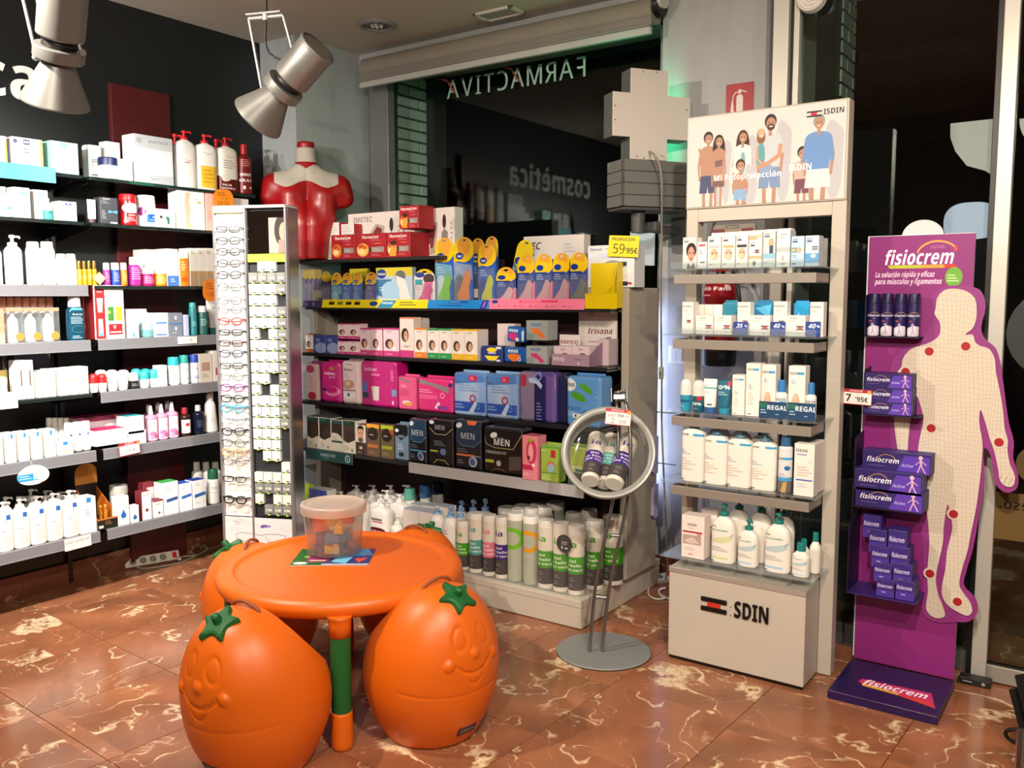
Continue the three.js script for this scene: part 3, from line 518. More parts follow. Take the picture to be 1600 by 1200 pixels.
// ---------- wall shelves on the left ----------
const SF = -3.87;                                            // front edge of the wall shelves
const LV = { 7: 1.94, 6: 1.735, 5: 1.452, 4: 1.205, 3: 0.962, 2: 0.697, 1: 0.318 };
const BAY = { a: [-1.2, -2.18], b: [-2.215, -3.13] };
const dBoard = std(0x141416, 0.25), gBoard = phy(0x1a2624, 0.08, { clearcoat: 0.5 });
const SHN = { 7: 'top', 6: 'second', 5: 'third', 4: 'fourth', 3: 'fifth', 2: 'sixth', 1: 'lowest' };
for (const [b, [z0, z1]] of Object.entries(BAY)) for (const k of [7, 6, 5, 4, 3, 2, 1]) {
const y = LV[k], side = b === 'a' ? 'left' : 'right', thin = k >= 6 || (k === 5 && b === 'b') || (k === 3 && b === 'a');
const s = thing('wall_shelf', (thin ? 'thin dark ' : 'dark metal ') + SHN[k] + ' shelf of the ' + side + ' bay on the black wall', 'shelf', [(SF + WX) / 2, y, (z0 + z1) / 2]);
const w = z0 - z1, d = SF - WX - 0.004;
part(s, 'board', box(d, 0.016, w, 0.002, -0.009, 0, 0.003), thin ? gBoard : dBoard);
for (const e of [-1, 1]) part(s, 'bracket', prism([[-d / 2, -0.018], [d / 2 - 0.05, -0.018], [d / 2 - 0.06, -0.03], [-d / 2, -0.07]], 0.004, 0, e * (w / 2 - 0.02) - 0.002), MAT.dark);
if (!thin) part(s, 'front_lip', merge([box(0.006, 0.047, w, d / 2 + 0.003, -0.024, 0, 0.002), box(0.012, 0.005, w, d / 2 + 0.004, -0.047, 0, 0.002), box(0.012, 0.005, w, d / 2 - 0.002, -0.001, 0, 0.002)]), MAT.lip, 'grey metal lip');
}
for (const z of [-1.19, -2.198, -3.14]) top(new THREE.Mesh(box(0.02, 2.1, 0.022, WX + 0.011, 1.06, z, 0.002), MAT.black), 'shelf_standard', z < -3 ? 'black slotted upright at far end of the wall shelves' : z > -2 ? 'black slotted upright at the near end of wall shelves' : 'black slotted upright between the two wall shelf bays', 'upright');
const L = (k, bay) => ({ face: 'x', at: SF, y: LV[k], phrase: SHN[k] + ' wall shelf, ' + bay + ' bay' });
const W = '#f3f1ec', GR = '#9aa0a2';
const rx = (acc, title, sub = 3, bgc = W) => (g) => g.bg(bgc).t(title, 0.5, 0.2, 0.09, acc).l(0.15, 0.36, 0.65, sub, '#a9aaa6', 0.06).r(0.12, 0.84, 0.5, 0.05, acc);
const badge = (col, bgc = W) => (g) => g.bg(bgc).r(0.36, 0.08, 0.34, 0.13, col).t('MD', 0.53, 0.145, 0.08, '#fff').l(0.3, 0.34, 0.5, 3, '#b5bab8', 0.06).l(0.3, 0.72, 0.45, 2, '#c3c8c6', 0.06);
const pump3 = (g) => g.bg('#f6f4ef').s('#9a9a98', 0.008, 0.42, 0.42, 0.5, 0.46, 0.58, 0.42).l(0.4, 0.48, 0.2, 1, '#b33', 0.04);
row(L(7, 'left'), [
['silver ampoule box cut by picture edge', 'box', -22, 13, 211, (g) => g.bg('#c9ced2').r(0.9, 0.1, 0.1, 0.9, '#e39b3a').r(0.2, 0.15, 0.3, 0.15, '#1d3260').l(0.2, 0.4, 0.5, 3, '#7c8489', 0.07), { side: '#aab' }],
['silver ampoule box with navy badge', 'box', 21, 69, 216, (g) => g.bg('#c4c9cc').r(0.36, 0.06, 0.2, 0.16, '#1d2f5c').t('MD', 0.46, 0.14, 0.1, '#fff').o(0.1, 0.14, 0.07, '#454a70').l(0.36, 0.36, 0.24, 2, '#5d656a', 0.09).r(0.9, 0.02, 0.08, 0.98, '#e09338').r(0.92, 0.2, 0.04, 0.1, '#f5c46a').r(0, 0.93, 0.9, 0.07, '#2b3c63'), { side: '#b8bcc0' }],
['pale aqua box with teal badge', 'box', 81, 124, 222, (g) => g.bg('#a9e0d2').r(0.36, 0.06, 0.22, 0.14, '#4fb7a7').t('MD', 0.47, 0.13, 0.09, '#fff').l(0.1, 0.55, 0.55, 3, '#7cc4b6', 0.06), { side: '#8fc9bd' }],
]);
{ const z0 = zAt(-25, SF, LV[7]), z1 = zAt(86, SF, LV[7]), h = 0.066, t = tile(null, z0 - z1, h, (g) => g.grad(0, 0, 1, 1, '#58b9ea', '#3fb9c9', '#4fc79f', '#59b9c6'));
const m = new THREE.Mesh(facePaint(box(z0 - z1, h, 0.004, 0, 0, 0, 0.001), t, z0 - z1, h, 0, 0, '#4bb'), pmat(t.page)); m.rotation.y = Math.PI / 2; m.position.set(SF + 0.003, LV[7] - 0.016, (z0 + z1) / 2); top(m, 'shelf_strip', 'turquoise printed strip on the front of the top left wall shelf', 'shelf strip'); }
row(L(7, 'right'), [
['white rounded cream carton', 'box', 139, 162, 226, rx('#8b93a5', 'crema'), { r: 0.012, back: 0.09, d: 0.06 }],
['tall white cream box behind a jar', 'box', 168, 190, 222, rx('#7e88a0', 'cell'), { back: 0.1, d: 0.06 }],
['white jar with navy lid', 'jar', 153, 181, 247, (g) => g.bg('#f5f4f1').l(0.3, 0.4, 0.4, 2, '#76809a', 0.14), { cap: '#1c2857', d: 0.06 }],
['low white square box', 'box', 184, 208, 249, rx('#c9cbd0', '', 2), { d: 0.06 }],
['silver gift pack with white jars inside', 'box', 212, 272, 213, (g) => g.bg('#c3c8cc').r(0, 0.28, 0.98, 0.52, '#dfe3e6').r(0.06, 0.34, 0.36, 0.34, '#fbfbfa').r(0.5, 0.34, 0.34, 0.34, '#fbfbfa').o(0.13, 0.13, 0.07, '#a9aeb2').t('pack facial', 0.62, 0.12, 0.09, '#8b9297').r(0, 0.82, 1, 0.18, '#b3b8bd').t('hydra', 0.5, 0.9, 0.07, '#8a9094'), { side: '#8d9296', d: 0.1 }],
['white pump bottle with red pump', 'pump', 275, 305, 204, pump3, { pump: '#c5121b', flat: 0.6, e: 3, body: 0.84 }],
['white pump bottle with yellow label', 'pump', 306, 337, 210, (g) => g.bg('#f6f4ef').s('#9a9a98', 0.008, 0.42, 0.22, 0.5, 0.26, 0.58, 0.22).r(0.3, 0.5, 0.42, 0.46, '#f0c13a').l(0.36, 0.58, 0.3, 4, '#d99d20', 0.08), { pump: '#c5121b', flat: 0.6, e: 3, body: 0.84 }],
['cream pump bottle with maroon base', 'pump', 338, 370, 215, (g) => g.bg('#efe9dd').s('#9a9a98', 0.008, 0.42, 0.22, 0.5, 0.26, 0.58, 0.22).l(0.34, 0.32, 0.32, 4, '#aaa49a', 0.05).r(0, 0.66, 1, 0.34, '#63120f').e(0.5, 0.62, 0.34, 0.1, '#efe9dd').o(0.38, 0.7, 0.12, '#e8e2d8').t('PACK', 0.4, 0.85, 0.06, '#fff').t('AHORRO', 0.42, 0.92, 0.05, '#fff'), { pump: '#a8141a', flat: 0.6, e: 3, body: 0.84 }],
['maroon bottle with printed offer', 'bot', 372, 391, 226, (g) => g.bg('#6e1215').l(0.25, 0.14, 0.5, 4, '#c98a86', 0.05).t('400ML', 0.5, 0.52, 0.1, '#fff', 'bold serif').t('GRATIS', 0.5, 0.66, 0.1, '#fff', 'bold serif').r(0.3, 0.8, 0.1, 0.08, '#fff').r(0.55, 0.82, 0.14, 0.04, '#fff'), { cap: '#a9131a', flat: 0.8, capW: 0.45, capH: 0.2, d: 0.05 }],
]);
row(L(7, 'right'), [['red-pump bottle half hidden in the back', 'pump', 266, 286, 209, plain('#efece6'), { pump: '#c5121b', back: 0.12, flat: 0.7 }], ['rear red-pump bottle', 'pump', 330, 350, 217, plain('#efece6'), { pump: '#c5121b', back: 0.12, flat: 0.7 }]]);
row(L(6, 'left'), [
['white box with teal badge at edge', 'box', -14, 12, 291, badge('#2f9d93'), { back: 0.05, d: 0.06 }], ['small white bottle with teal mark', 'bot', 4, 19, 302, (g) => g.bg('#f5f4f0').r(0.34, 0.5, 0.3, 0.12, '#3aa79c'), { capW: 0.5 }],
['white box with green badge', 'box', 23, 49, 293, badge('#3fae9a'), { d: 0.06 }], ['white box behind the teal bottle', 'box', 54, 77, 297, badge('#46a8a0'), { d: 0.05, back: 0.04 }],
['small bottle with teal base', 'bot', 68, 82, 310, (g) => g.bg('#f2f3ef').r(0, 0.42, 1, 0.58, '#3fae9f').r(0.4, 0.5, 0.24, 0.14, '#1b6f69'), { capW: 0.45, capH: 0.24 }],
['narrow cream box', 'box', 84, 92, 316, plain('#ded9cf'), { d: 0.08, back: 0.01 }], ['white box with violet badge', 'box', 93, 121, 315, badge('#4a3f94'), { d: 0.07 }],
]);
row(L(6, 'right'), [
['slim white tube', 'tube', 137, 151, 312, (g) => g.bg('#f5f4f1').t('lact', 0.5, 0.6, 0.09, '#7d5c74', 'bold sans-serif', 'center', 0.9, -1.57), { cap: '#4f3743' }],
['charcoal box with blue ribbon print', 'box', 158, 185, 309, (g) => g.bg('#3b3d45').t('Bioderm', 0.36, 0.06, 0.07, '#d8d8d8').l(0.06, 0.13, 0.5, 3, '#8c8e96', 0.045).p('#4d9fd6', 0.45, 0.48, 0.7, 0.52, 0.98, 0.47, 0.98, 0.6, 0.7, 0.56, 0.45, 0.61).l(0.06, 0.5, 0.3, 6, '#9da0a8', 0.06).r(0.55, 0.93, 0.4, 0.05, '#e8e8e8'), { side: '#2a2b31', d: 0.06 }],
['red can with white oval', 'can', 188, 213, 304, (g) => g.bg('#b5141d').e(0.5, 0.32, 0.32, 0.2, '#f3e9e4').l(0.32, 0.26, 0.36, 3, '#c9a09a', 0.05).t('polvo', 0.5, 0.6, 0.07, '#fff').l(0.25, 0.68, 0.5, 3, '#f1c4c0', 0.06).t('80g', 0.3, 0.84, 0.08, '#fff'), { cap: '#b3131b', capH: 0.2 }],
['white and blue can', 'can', 216, 242, 306, (g) => g.bg('#f4f4f3').e(0.3, 0.3, 0.22, 0.2, '#d8dcf0').e(0.22, 0.38, 0.14, 0.18, '#7a2f6e').r(0.38, 0.48, 0.62, 0.34, '#1f62b5').t('fresh', 0.66, 0.6, 0.08, '#fff').l(0.45, 0.68, 0.4, 2, '#9fc0ea', 0.06), { cap: '#f5f5f3', capH: 0.24 }],
['small white box with green figure', 'box', 244, 274, 327, (g) => g.bg('#f3f2ef').o(0.28, 0.45, 0.09, '#2f2a28').s('#dcb39a', 0.05, 0.26, 0.5, 0.22, 0.7).p('#1f6f5e', 0.5, 0.45, 0.62, 0.38, 0.72, 0.48, 0.7, 0.8, 0.6, 0.8, 0.58, 0.58).l(0.2, 0.86, 0.4, 1, '#99a', 0.05), { d: 0.06 }],
['white box with printed leg', 'box', 279, 321, 299, (g) => g.bg('#f7f5f2').p('#eab494', 0.3, 0.04, 0.5, 0.04, 0.42, 0.3, 0.48, 0.52, 0.4, 0.72, 0.52, 0.96, 0.26, 0.96, 0.3, 0.66, 0.24, 0.4).e(0.8, 0.28, 0.09, 0.03, '#e8b04b').l(0.6, 0.2, 0.3, 1, '#d99', 0.05), { d: 0.08, side: '#d7d4d0' }],
['pale pink box behind the orange tag', 'box', 323, 337, 302, (g) => g.bg('#eeb9a9').l(0.2, 0.5, 0.6, 4, '#d98b78', 0.06), { d: 0.07 }],
['low white and pink box by the torso', 'box', 338, 390, 309, (g) => g.bg('#efe7e4').e(0.2, 0.55, 0.18, 0.3, '#e9bfb4').t('medi', 0.78, 0.3, 0.12, '#9aa'), { d: 0.06 }],
]);
row(L(5, 'left'), [
['white bottle cut by picture edge', 'bot', -18, 4, 384, plain('#f7f6f3'), { capW: 0.7, capH: 0.1 }], ['tall white pump bottle', 'pump', 9, 36, 367, plain('#f7f6f3'), { flat: 0.8, reach: 0.03, dir: 0 }],
['tall white capped bottle', 'bot', 43, 87, 378, plain('#f7f6f3'), { n: 2, capW: 0.82, capH: 0.12 }], ['short white bottle', 'bot', 89, 120, 397, plain('#f5f4f1'), { n: 2, capW: 0.9, capH: 0.14, sh: 0.04 }],
]);
const gold = phy(0xd9a93a, 0.18, { clearcoat: 0.6 }), goldCap = std(0xc7a24e, 0.22, { metalness: 0.9 });
row(L(5, 'right'), [
['golden oil bottle with gilt cap', 'bot', 121, 152, 408, (g) => g.bg('#c99a25').e(0.4, 0.5, 0.2, 0.2, '#e9c458'), { n: 4, capH: 0.32, capW: 0.7, capMat: goldCap, fin: 'gloss' }],
['magenta mini bottle', 'bot', 162, 172, 411, (g) => g.bg('#b8338f').l(0.3, 0.2, 0.4, 5, '#e9a6d6', 0.12), { cap: '#f3efec', capH: 0.3, capW: 0.9 }], ['royal blue mini bottle', 'bot', 174, 187, 411, (g) => g.bg('#2748c4').l(0.3, 0.2, 0.4, 5, '#a9b8f0', 0.12), { cap: '#f3efec', capH: 0.3, capW: 0.9 }], ['orange mini bottle', 'bot', 189, 199, 411, (g) => g.bg('#e07a22').l(0.3, 0.2, 0.4, 5, '#f6c08c', 0.12), { cap: '#f3efec', capH: 0.3, capW: 0.9 }],
['purple bottle with clear square cap', 'bot', 202, 218, 402, (g) => g.bg('#a82c8b').l(0.25, 0.15, 0.5, 6, '#e2a3d3', 0.1), { cap: '#ece9e8', capH: 0.27, capW: 0.75, e: 4 }],
['crimson cream jar', 'jar', 221, 239, 420, (g) => g.bg('#cf1d66').l(0.2, 0.25, 0.55, 4, '#f2a9c5', 0.15), { cap: '#f0dfe4', lidH: 0.3, d: 0.05 }], ['orange cream jar', 'jar', 241, 259, 420, (g) => g.bg('#ef8b1c').l(0.2, 0.25, 0.55, 4, '#fbd09a', 0.15), { cap: '#f5ead8', lidH: 0.3, d: 0.05 }],
['pale carton stacked in the back', 'box', 228, 268, 390, (g) => g.bg('#dbd8d3').l(0.1, 0.1, 0.7, 3, '#a9a6a1', 0.07), { n: 2, back: 0.1, d: 0.1, side: '#a3a09b' }],
['white box with blue foot', 'box', 262, 280, 389, (g) => g.bg('#f4f3f1').r(0, 0.72, 1, 0.28, '#3f6fb5').l(0.3, 0.3, 0.4, 3, '#c9ccd0', 0.05).l(0.3, 0.8, 0.5, 2, '#c3d3ee', 0.06), { d: 0.08, side: '#d9d7d3' }],
['tall orange sun-care box', 'box', 282, 296, 393, (g) => g.bg('#ee7f1d').r(0, 0, 1, 0.2, '#f5ece0').l(0.2, 0.3, 0.6, 4, '#fbd3a8', 0.07).r(0.2, 0.75, 0.6, 0.12, '#c9510e'), { d: 0.06 }],
['pale carton with brown foot', 'box', 298, 336, 388, (g) => g.bg('#dcd7cf').l(0.15, 0.08, 0.6, 2, '#8c877f', 0.05).r(0, 0.6, 1, 0.4, '#a48a6c').o(0.75, 0.66, 0.14, '#d98a2c'), { n: 3, d: 0.09, side: '#a7a29a' }],
]);
{ const z = zAt(154, SF - 0.01, LV[5] + 0.035), m = new THREE.Mesh(bare(box(0.042, 0.042, 0.002, 0, 0, 0, 0.0006)), null), t = tile(null, 0.05, 0.05, (g) => g.bg('#f0d98a').o(0.5, 0.5, 0.25, '#fbf3cf').p('#d8a834', 0.5, 0.3, 0.6, 0.5, 0.5, 0.7, 0.4, 0.5));
m.geometry = facePaint(m.geometry, t, 0.042, 0.042, 0, 0, '#e8cf80'); m.material = pmat(t.page); m.rotation.set(0, Math.PI / 2, 0); m.rotateZ(Math.PI / 4); m.position.set(SF - 0.002, LV[5] + 0.032, z); top(m, 'price_card', 'yellow diamond card leaning on the golden oil bottles', 'card'); }
row(L(4, 'left'), [
['salmon carton cut by picture edge', 'box', -16, 9, 483, (g) => g.bg('#e9876a').r(0, 0.7, 1, 0.3, '#f2a989').l(0.1, 0.2, 0.7, 3, '#f6c6b4', 0.08), { side: '#d98066', d: 0.06 }],
['clear carton with orange dot', 'clear', 12, 95, 480, (g) => g.bg('#f7f5f2').l(0.35, 0.4, 0.3, 3, '#c9c9c9', 0.05), { n: 3, band: '#ea8a6d', dot: '#ef7f35', d: 0.055 }],
['petrol blue bottle with clear cap', 'bot', 106, 131, 463, (g) => g.bg('#0f4257').r(0.28, 0.03, 0.5, 0.07, '#5aa7d6').t('Reve', 0.52, 0.22, 0.07, '#d9c9a8').l(0.3, 0.3, 0.45, 5, '#a9bcc6', 0.045).ring(0.52, 0.66, 0.1, 0.008, '#6c8794').l(0.35, 0.86, 0.3, 2, '#b9c8cf', 0.05), { cap: '#dcd9d8', capH: 0.24, capW: 0.72, e: 4, flat: 0.6, fin: 'gloss' }],
['red giftbox half hidden by the petrol bottle', 'box', 133, 150, 446, (g) => g.bg('#7c1518').o(0.35, 0.75, 0.4, '#c47a20'), { back: 0.08, d: 0.06, side: '#5a1012' }],
['white pump bottle behind the petrol bottle', 'pump', 118, 134, 460, plain('#efece8'), { back: 0.1 }],
]);
row(L(4, 'left'), [['gleaming copper-lidded jar tops row', 'jar', 0, 86, 465, plain('#f3e6de'), { n: 7, back: 0.09, cap: '#d99678', capFin: 'gloss', lidH: 0.2 }]].map((s) => { s[0] = 'tall white jar with copper lid'; return s; }));
row(L(4, 'right'), [
['large white and red gift box with handle', 'box', 149, 196, 446, (g) => { g.bg('#f4f1ec').r(0.04, 0.01, 0.32, 0.98, '#9d1f23').t('VICHY', 0.2, 0.06, 0.05, '#fff').t('Pack', 0.2, 0.12, 0.045, '#f3c9c4'); g.p('#f7f5f2', 0.1, 0.24, 0.3, 0.24, 0.27, 0.5, 0.13, 0.5).p('#f7f5f2', 0.13, 0.62, 0.27, 0.62, 0.28, 0.94, 0.12, 0.94).r(0.13, 0.88, 0.14, 0.06, '#5a9ac9'); g.t('VICHY', 0.68, 0.08, 0.035, '#b9a9a4').t('LIFTACTIV', 0.68, 0.2, 0.045, '#c98'); g.r(0.45, 0.4, 0.2, 0.26, '#3f7d2c').o(0.5, 0.5, 0.05, '#97c04a').r(0.72, 0.4, 0.2, 0.26, '#e7c02a').r(0.46, 0.72, 0.46, 0.2, '#9d1f23').t('V', 0.66, 0.78, 0.09, '#fff').r(0.5, 0.86, 0.38, 0.025, '#f0d9d6'); }, { d: 0.11, side: '#7d1518' }],
['small white carton', 'box', 198, 231, 483, (g) => g.bg('#f3f2ee').t('V', 0.3, 0.3, 0.2, '#9aa'), { n: 2, back: 0.07, d: 0.06 }],
['slim white dropper box with blue foot', 'box', 201, 218, 495, (g) => g.bg('#f2f2ef').t('V', 0.5, 0.3, 0.12, '#6a86a0').p('#5aa0cf', 0.5, 0.62, 0.66, 0.95, 0.34, 0.95), { d: 0.03 }], ['pale teal dropper bottle', 'bot', 221, 239, 488, (g) => g.bg('#9fc4c4').r(0, 0.55, 1, 0.45, '#6fa3a6'), { cap: '#e8e8e6', capW: 0.3, capH: 0.35, fin: 'gloss' }],
['white box with blue lettering', 'box', 242, 264, 489, (g) => g.bg('#e9eef3').t('AQUALIA', 0.5, 0.2, 0.09, '#3d6aa8').r(0.1, 0.38, 0.8, 0.08, '#4f83c0').l(0.15, 0.55, 0.7, 3, '#a9bdd8', 0.08).r(0.1, 0.88, 0.8, 0.06, '#3f6fae'), { d: 0.07 }],
['slate grey box with white v marks', 'box', 265, 286, 489, (g) => g.bg('#6a727e').t('V', 0.5, 0.22, 0.2, '#fff').t('V', 0.5, 0.68, 0.2, '#fff').r(0, 0.44, 1, 0.06, '#3a5f9a').l(0.2, 0.84, 0.6, 1, '#b9c0ca', 0.06), { d: 0.07, side: '#545b66' }], ['lavender slim box', 'box', 288, 296, 492, plain('#aab4d6'), { d: 0.06 }],
['teal lotion bottle', 'bot', 297, 308, 473, (g) => g.bg('#2b7f86').l(0.3, 0.5, 0.4, 3, '#8cc0c2', 0.06), { cap: '#3f9ea0', capH: 0.16, capW: 0.85 }], ['green bottle with white lid', 'bot', 310, 324, 478, (g) => g.bg('#285f5c').l(0.25, 0.3, 0.45, 4, '#9fc4bf', 0.08), { cap: '#d5dbd8', capH: 0.22, capW: 0.85 }], ['large white tube beside spectacle stand', 'tube', 323, 341, 461, (g) => g.bg('#eef0ee').t('V', 0.5, 0.4, 0.1, '#5a8f94'), { cap: '#2f7f84', back: 0.04 }],
]);
row(L(3, 'left'), [
['gold glass ornament with dark lid', 'jar', -8, 14, 553, (g) => g.bg('#7d6a35').e(0.4, 0.4, 0.3, 0.2, '#c2a95e').l(0.2, 0.7, 0.5, 2, '#e5d28c', 0.08), { cap: '#17130f', lidH: 0.35, back: 0.06, capFin: 'gloss' }], ['white jar with pearl lid', 'jar', -6, 12, 590, plain('#efeee9'), { cap: '#e6e2d8', lidH: 0.3 }],
['tall narrow white box with dark slot', 'box', 28, 55, 563, (g) => g.bg('#f4f2ec').r(0.44, 0.26, 0.22, 0.4, '#6b5a50'), { n: 2, d: 0.07, side: '#bdb7ab', gap: 0.004 }],
['cream carton', 'box', 57, 89, [582, 577], (g) => g.bg('#f0ece2').l(0.2, 0.3, 0.5, 2, '#d9d2c4', 0.06), { n: 3, d: 0.08, side: '#c4bdaf', gap: 0.003 }], ['cream carton with orange seal', 'box', 92, 140, [576, 573], (g) => g.bg('#f2eee5').l(0.25, 0.3, 0.55, 3, '#d3ccbf', 0.05).r(0.78, 0.4, 0.12, 0.12, '#e2a25c').r(0, 0.9, 1, 0.015, '#d8d0c2'), { n: 3, d: 0.08, side: '#bdb6a8', gap: 0.004 }],
]);
row(L(3, 'left'), [['grey display header with colour discs', 'card', 26, 82, 551, (g) => g.bg('#8d8683').o(0.18, 0.2, 0.5, '#1f7a52').o(0.34, 0.16, 0.42, '#26406f').o(0.52, 0.32, 0.5, '#2a2440'), { back: 0.14, cat: 'display card' }],
['white drawer tray of cosmetics stand', 'box', -20, 29, 616, plain('#f3f3f4'), { inset: -0.02, d: 0.06, name: 'cosmetics_tray', cat: 'tray', up: -0.03 }]]);
const rollW = (c) => (g) => g.bg('#efeeea').l(0.3, 0.3, 0.4, 3, c, 0.12);
row(L(3, 'right'), [
['roll-on with red cap', 'roll', 140, 167, 584, rollW('#d9534f'), { n: 2, cap: '#d81f24' }], ['white roll-on', 'roll', 168, 200, 582, rollW('#6a79a8'), { n: 2, cap: '#efeeea' }], ['black roll-on with white lid', 'roll', 202, 216, 582, (g) => g.bg('#1c1c20').l(0.25, 0.35, 0.5, 3, '#9a9aa2', 0.12), { cap: '#eae9e6' }],
['roll-on with turquoise cap', 'roll', 218, 248, [579, 577], rollW('#5a8f9a'), { n: 2, cap: '#33a9ad' }], ['white stick box', 'box', 247, 262, 571, (g) => g.bg('#f3f2ee').t('V', 0.5, 0.3, 0.1, '#8a93b0').l(0.3, 0.7, 0.4, 2, '#5a6aa8', 0.05), { d: 0.04 }],
['spray with aqua cap', 'can', 264, 280, 558, (g) => g.bg('#ecefec').t('V', 0.6, 0.25, 0.12, '#5a9f8a').l(0.3, 0.6, 0.4, 3, '#7ab09f', 0.05), { cap: '#29a3ae', capH: 0.3 }], ['spray with green cap', 'can', 282, 295, 555, (g) => g.bg('#d8e0dd').t('V', 0.5, 0.3, 0.12, '#3f6fae').l(0.3, 0.65, 0.4, 3, '#4f6fae', 0.05), { cap: '#2c8f86', capH: 0.28 }], ['spray with blue cap', 'can', 297, 311, 554, (g) => g.bg('#d5dae2').t('V', 0.5, 0.3, 0.12, '#3f5fae').l(0.3, 0.65, 0.4, 3, '#3f4fae', 0.05), { cap: '#2743a6', capH: 0.28 }],
['beige carton with brown print', 'box', 312, 333, 553, (g) => g.bg('#cfc5b8').r(0.2, 0.3, 0.6, 0.3, '#a98a7a').l(0.2, 0.7, 0.6, 3, '#8d8074', 0.05), { d: 0.06, side: '#a39a8e' }], ['cream carton next to spectacle stand', 'box', 334, 346, 548, (g) => g.bg('#d8d0c8').r(0.3, 0.55, 0.5, 0.25, '#9c2f33'), { d: 0.06, side: '#a39a8e' }],
]);
row(L(3, 'right'), [['turquoise roll-on in the rear', 'roll', 206, 250, 576, rollW('#5a8f9a'), { n: 3, back: 0.07, cap: '#33a9ad' }], ['pale roll-on in the rear', 'roll', 150, 202, 578, rollW('#888'), { n: 3, back: 0.07, cap: '#efeeea' }]]);
const roche = (g) => g.bg('#f0ece2').r(0.5, 0.05, 0.22, 0.15, '#2f7fc4').l(0.25, 0.28, 0.5, 1, '#8a9ab5', 0.05).l(0.2, 0.38, 0.6, 2, '#b5b0a5', 0.05).l(0.2, 0.7, 0.5, 3, '#cdc7ba', 0.05);
row(L(2, 'left'), [
['cream box with blue corner stamp', 'box', -12, 90, [679, 671], roche, { n: 5, d: 0.06, side: '#b9b0a2', gap: 0.012 }], ['low white box with blue corner', 'box', 91, 115, 690, (g) => g.bg('#f1efe9').r(0.35, 0.02, 0.3, 0.25, '#2f7fc4').l(0.2, 0.4, 0.6, 2, '#aab', 0.1).e(0.5, 0.75, 0.3, 0.07, '#eec08a'), { d: 0.06, inset: 0.008 }],
['white water spray with blue stamp', 'can', 102, 142, [661, 658], (g) => g.bg('#eeeeea').r(0.45, 0.18, 0.14, 0.1, '#2f55a8').l(0.35, 0.35, 0.35, 6, '#a9b2c6', 0.07), { n: 3, cap: '#f4f3ef', capH: 0.25, back: 0.03 }],
['white spray in the rear', 'can', 74, 110, 653, plain('#eeeeea'), { n: 4, cap: '#f4f3ef', back: 0.16 }],
]);
row(L(2, 'right'), [
['maroon display box in the rear', 'box', 122, 205, 650, (g) => g.bg('#a9a0a0').r(0, 0, 1, 0.16, '#6e1d3c').l(0.1, 0.4, 0.7, 4, '#c9b9bd', 0.1), { back: 0.12, d: 0.12, top: '#7a1d42', side: '#8d8286' }],
['silver sachet card', 'card', 168, 190, 655, (g) => g.bg('#c2c0c0').p('#dddcdc', 0.1, 0.2, 0.6, 0.1, 0.4, 0.8).p('#a5a3a3', 0.5, 0.5, 0.9, 0.3, 0.9, 0.9), { back: 0.1, tilt: -0.2, cat: 'sachet' }],
['white box with turquoise top', 'box', 199, 226, 650, (g) => g.bg('#f1eeec').l(0.15, 0.45, 0.7, 3, '#d8c2cb', 0.1), { up: 0.05, d: 0.09, top: '#2fa5ac', side: '#d8b9c4' }],
['long low box with magenta top', 'box', 150, 200, 671, (g) => g.bg('#f2eeee').l(0.1, 0.35, 0.7, 3, '#d9b9c9', 0.13), { d: 0.2, top: '#b3205f', side: '#ddd3d3', up: 0.014 }], ['low white box under turquoise box', 'box', 201, 229, 673, (g) => g.bg('#efeceb').l(0.15, 0.3, 0.7, 2, '#d9bcc9', 0.16), { d: 0.12 }],
['rose water bottle with white spray cap', 'bot', 229, 278, [634, 628], (g) => g.bg('#c08ba6').r(0.2, 0.2, 0.6, 0.75, '#f0e6ea').l(0.3, 0.32, 0.4, 3, '#c9a', 0.06).o(0.4, 0.72, 0.18, '#d77aa8').o(0.6, 0.82, 0.16, '#cf6aa0').o(0.36, 0.88, 0.12, '#dd8db5'), { n: 3, cap: '#eae6e6', capH: 0.24, capW: 0.4, capT: 0.6, fin: 'gloss' }],
['rear rose water bottle', 'bot', 226, 270, [632, 626], plain('#c08ba6'), { n: 3, back: 0.09, cap: '#eae6e6', capH: 0.24, capW: 0.4, fin: 'gloss' }],
['brown glass bottle with red cap', 'bot', 282, 297, 637, (g) => g.bg('#2d1712').r(0.18, 0.25, 0.64, 0.6, '#efe9e4').r(0.4, 0.4, 0.2, 0.14, '#a33'), { cap: '#8c1f22', capH: 0.22, capW: 0.55, fin: 'gloss' }], ['dark navy bottle', 'bot', 303, 318, 633, (g) => g.bg('#12172c').l(0.3, 0.4, 0.4, 4, '#5a6488', 0.08), { cap: '#c9c6c4', capH: 0.2, capW: 0.5, fin: 'gloss' }], ['slender white lotion bottle', 'bot', 320, 339, 612, (g) => g.bg('#d9d6d2').l(0.35, 0.55, 0.3, 3, '#b9b5b0', 0.05), { cap: '#cfccc8', capH: 0.22, capW: 0.5, topW: 0.75, sh: 0.16 }],
]);
row(L(1, 'left'), [
['white pump bottle with blue stamp', 'pump', -4, 124, [784, 766], (g) => g.bg('#f1ece2').r(0.5, 0.12, 0.13, 0.12, '#2a63b3').l(0.34, 0.29, 0.34, 1, '#7c93b5', 0.04).l(0.36, 0.5, 0.22, 1, '#666', 0.04).l(0.34, 0.58, 0.36, 7, '#c3bdb0', 0.05), { n: 5, flat: 0.62, e: 2.8, body: 0.83, pump: '#e9e7e2', reach: 0.024 }],
['tall cream box with blue top stamp', 'box', 127, 152, 777, (g) => g.bg('#efe9dc').r(0.42, 0.02, 0.28, 0.14, '#2f7fc4').l(0.3, 0.35, 0.4, 3, '#8c8aa8', 0.06).l(0.3, 0.6, 0.35, 2, '#cfc7b5', 0.05), { d: 0.07, side: '#d8d0c0' }],
]);
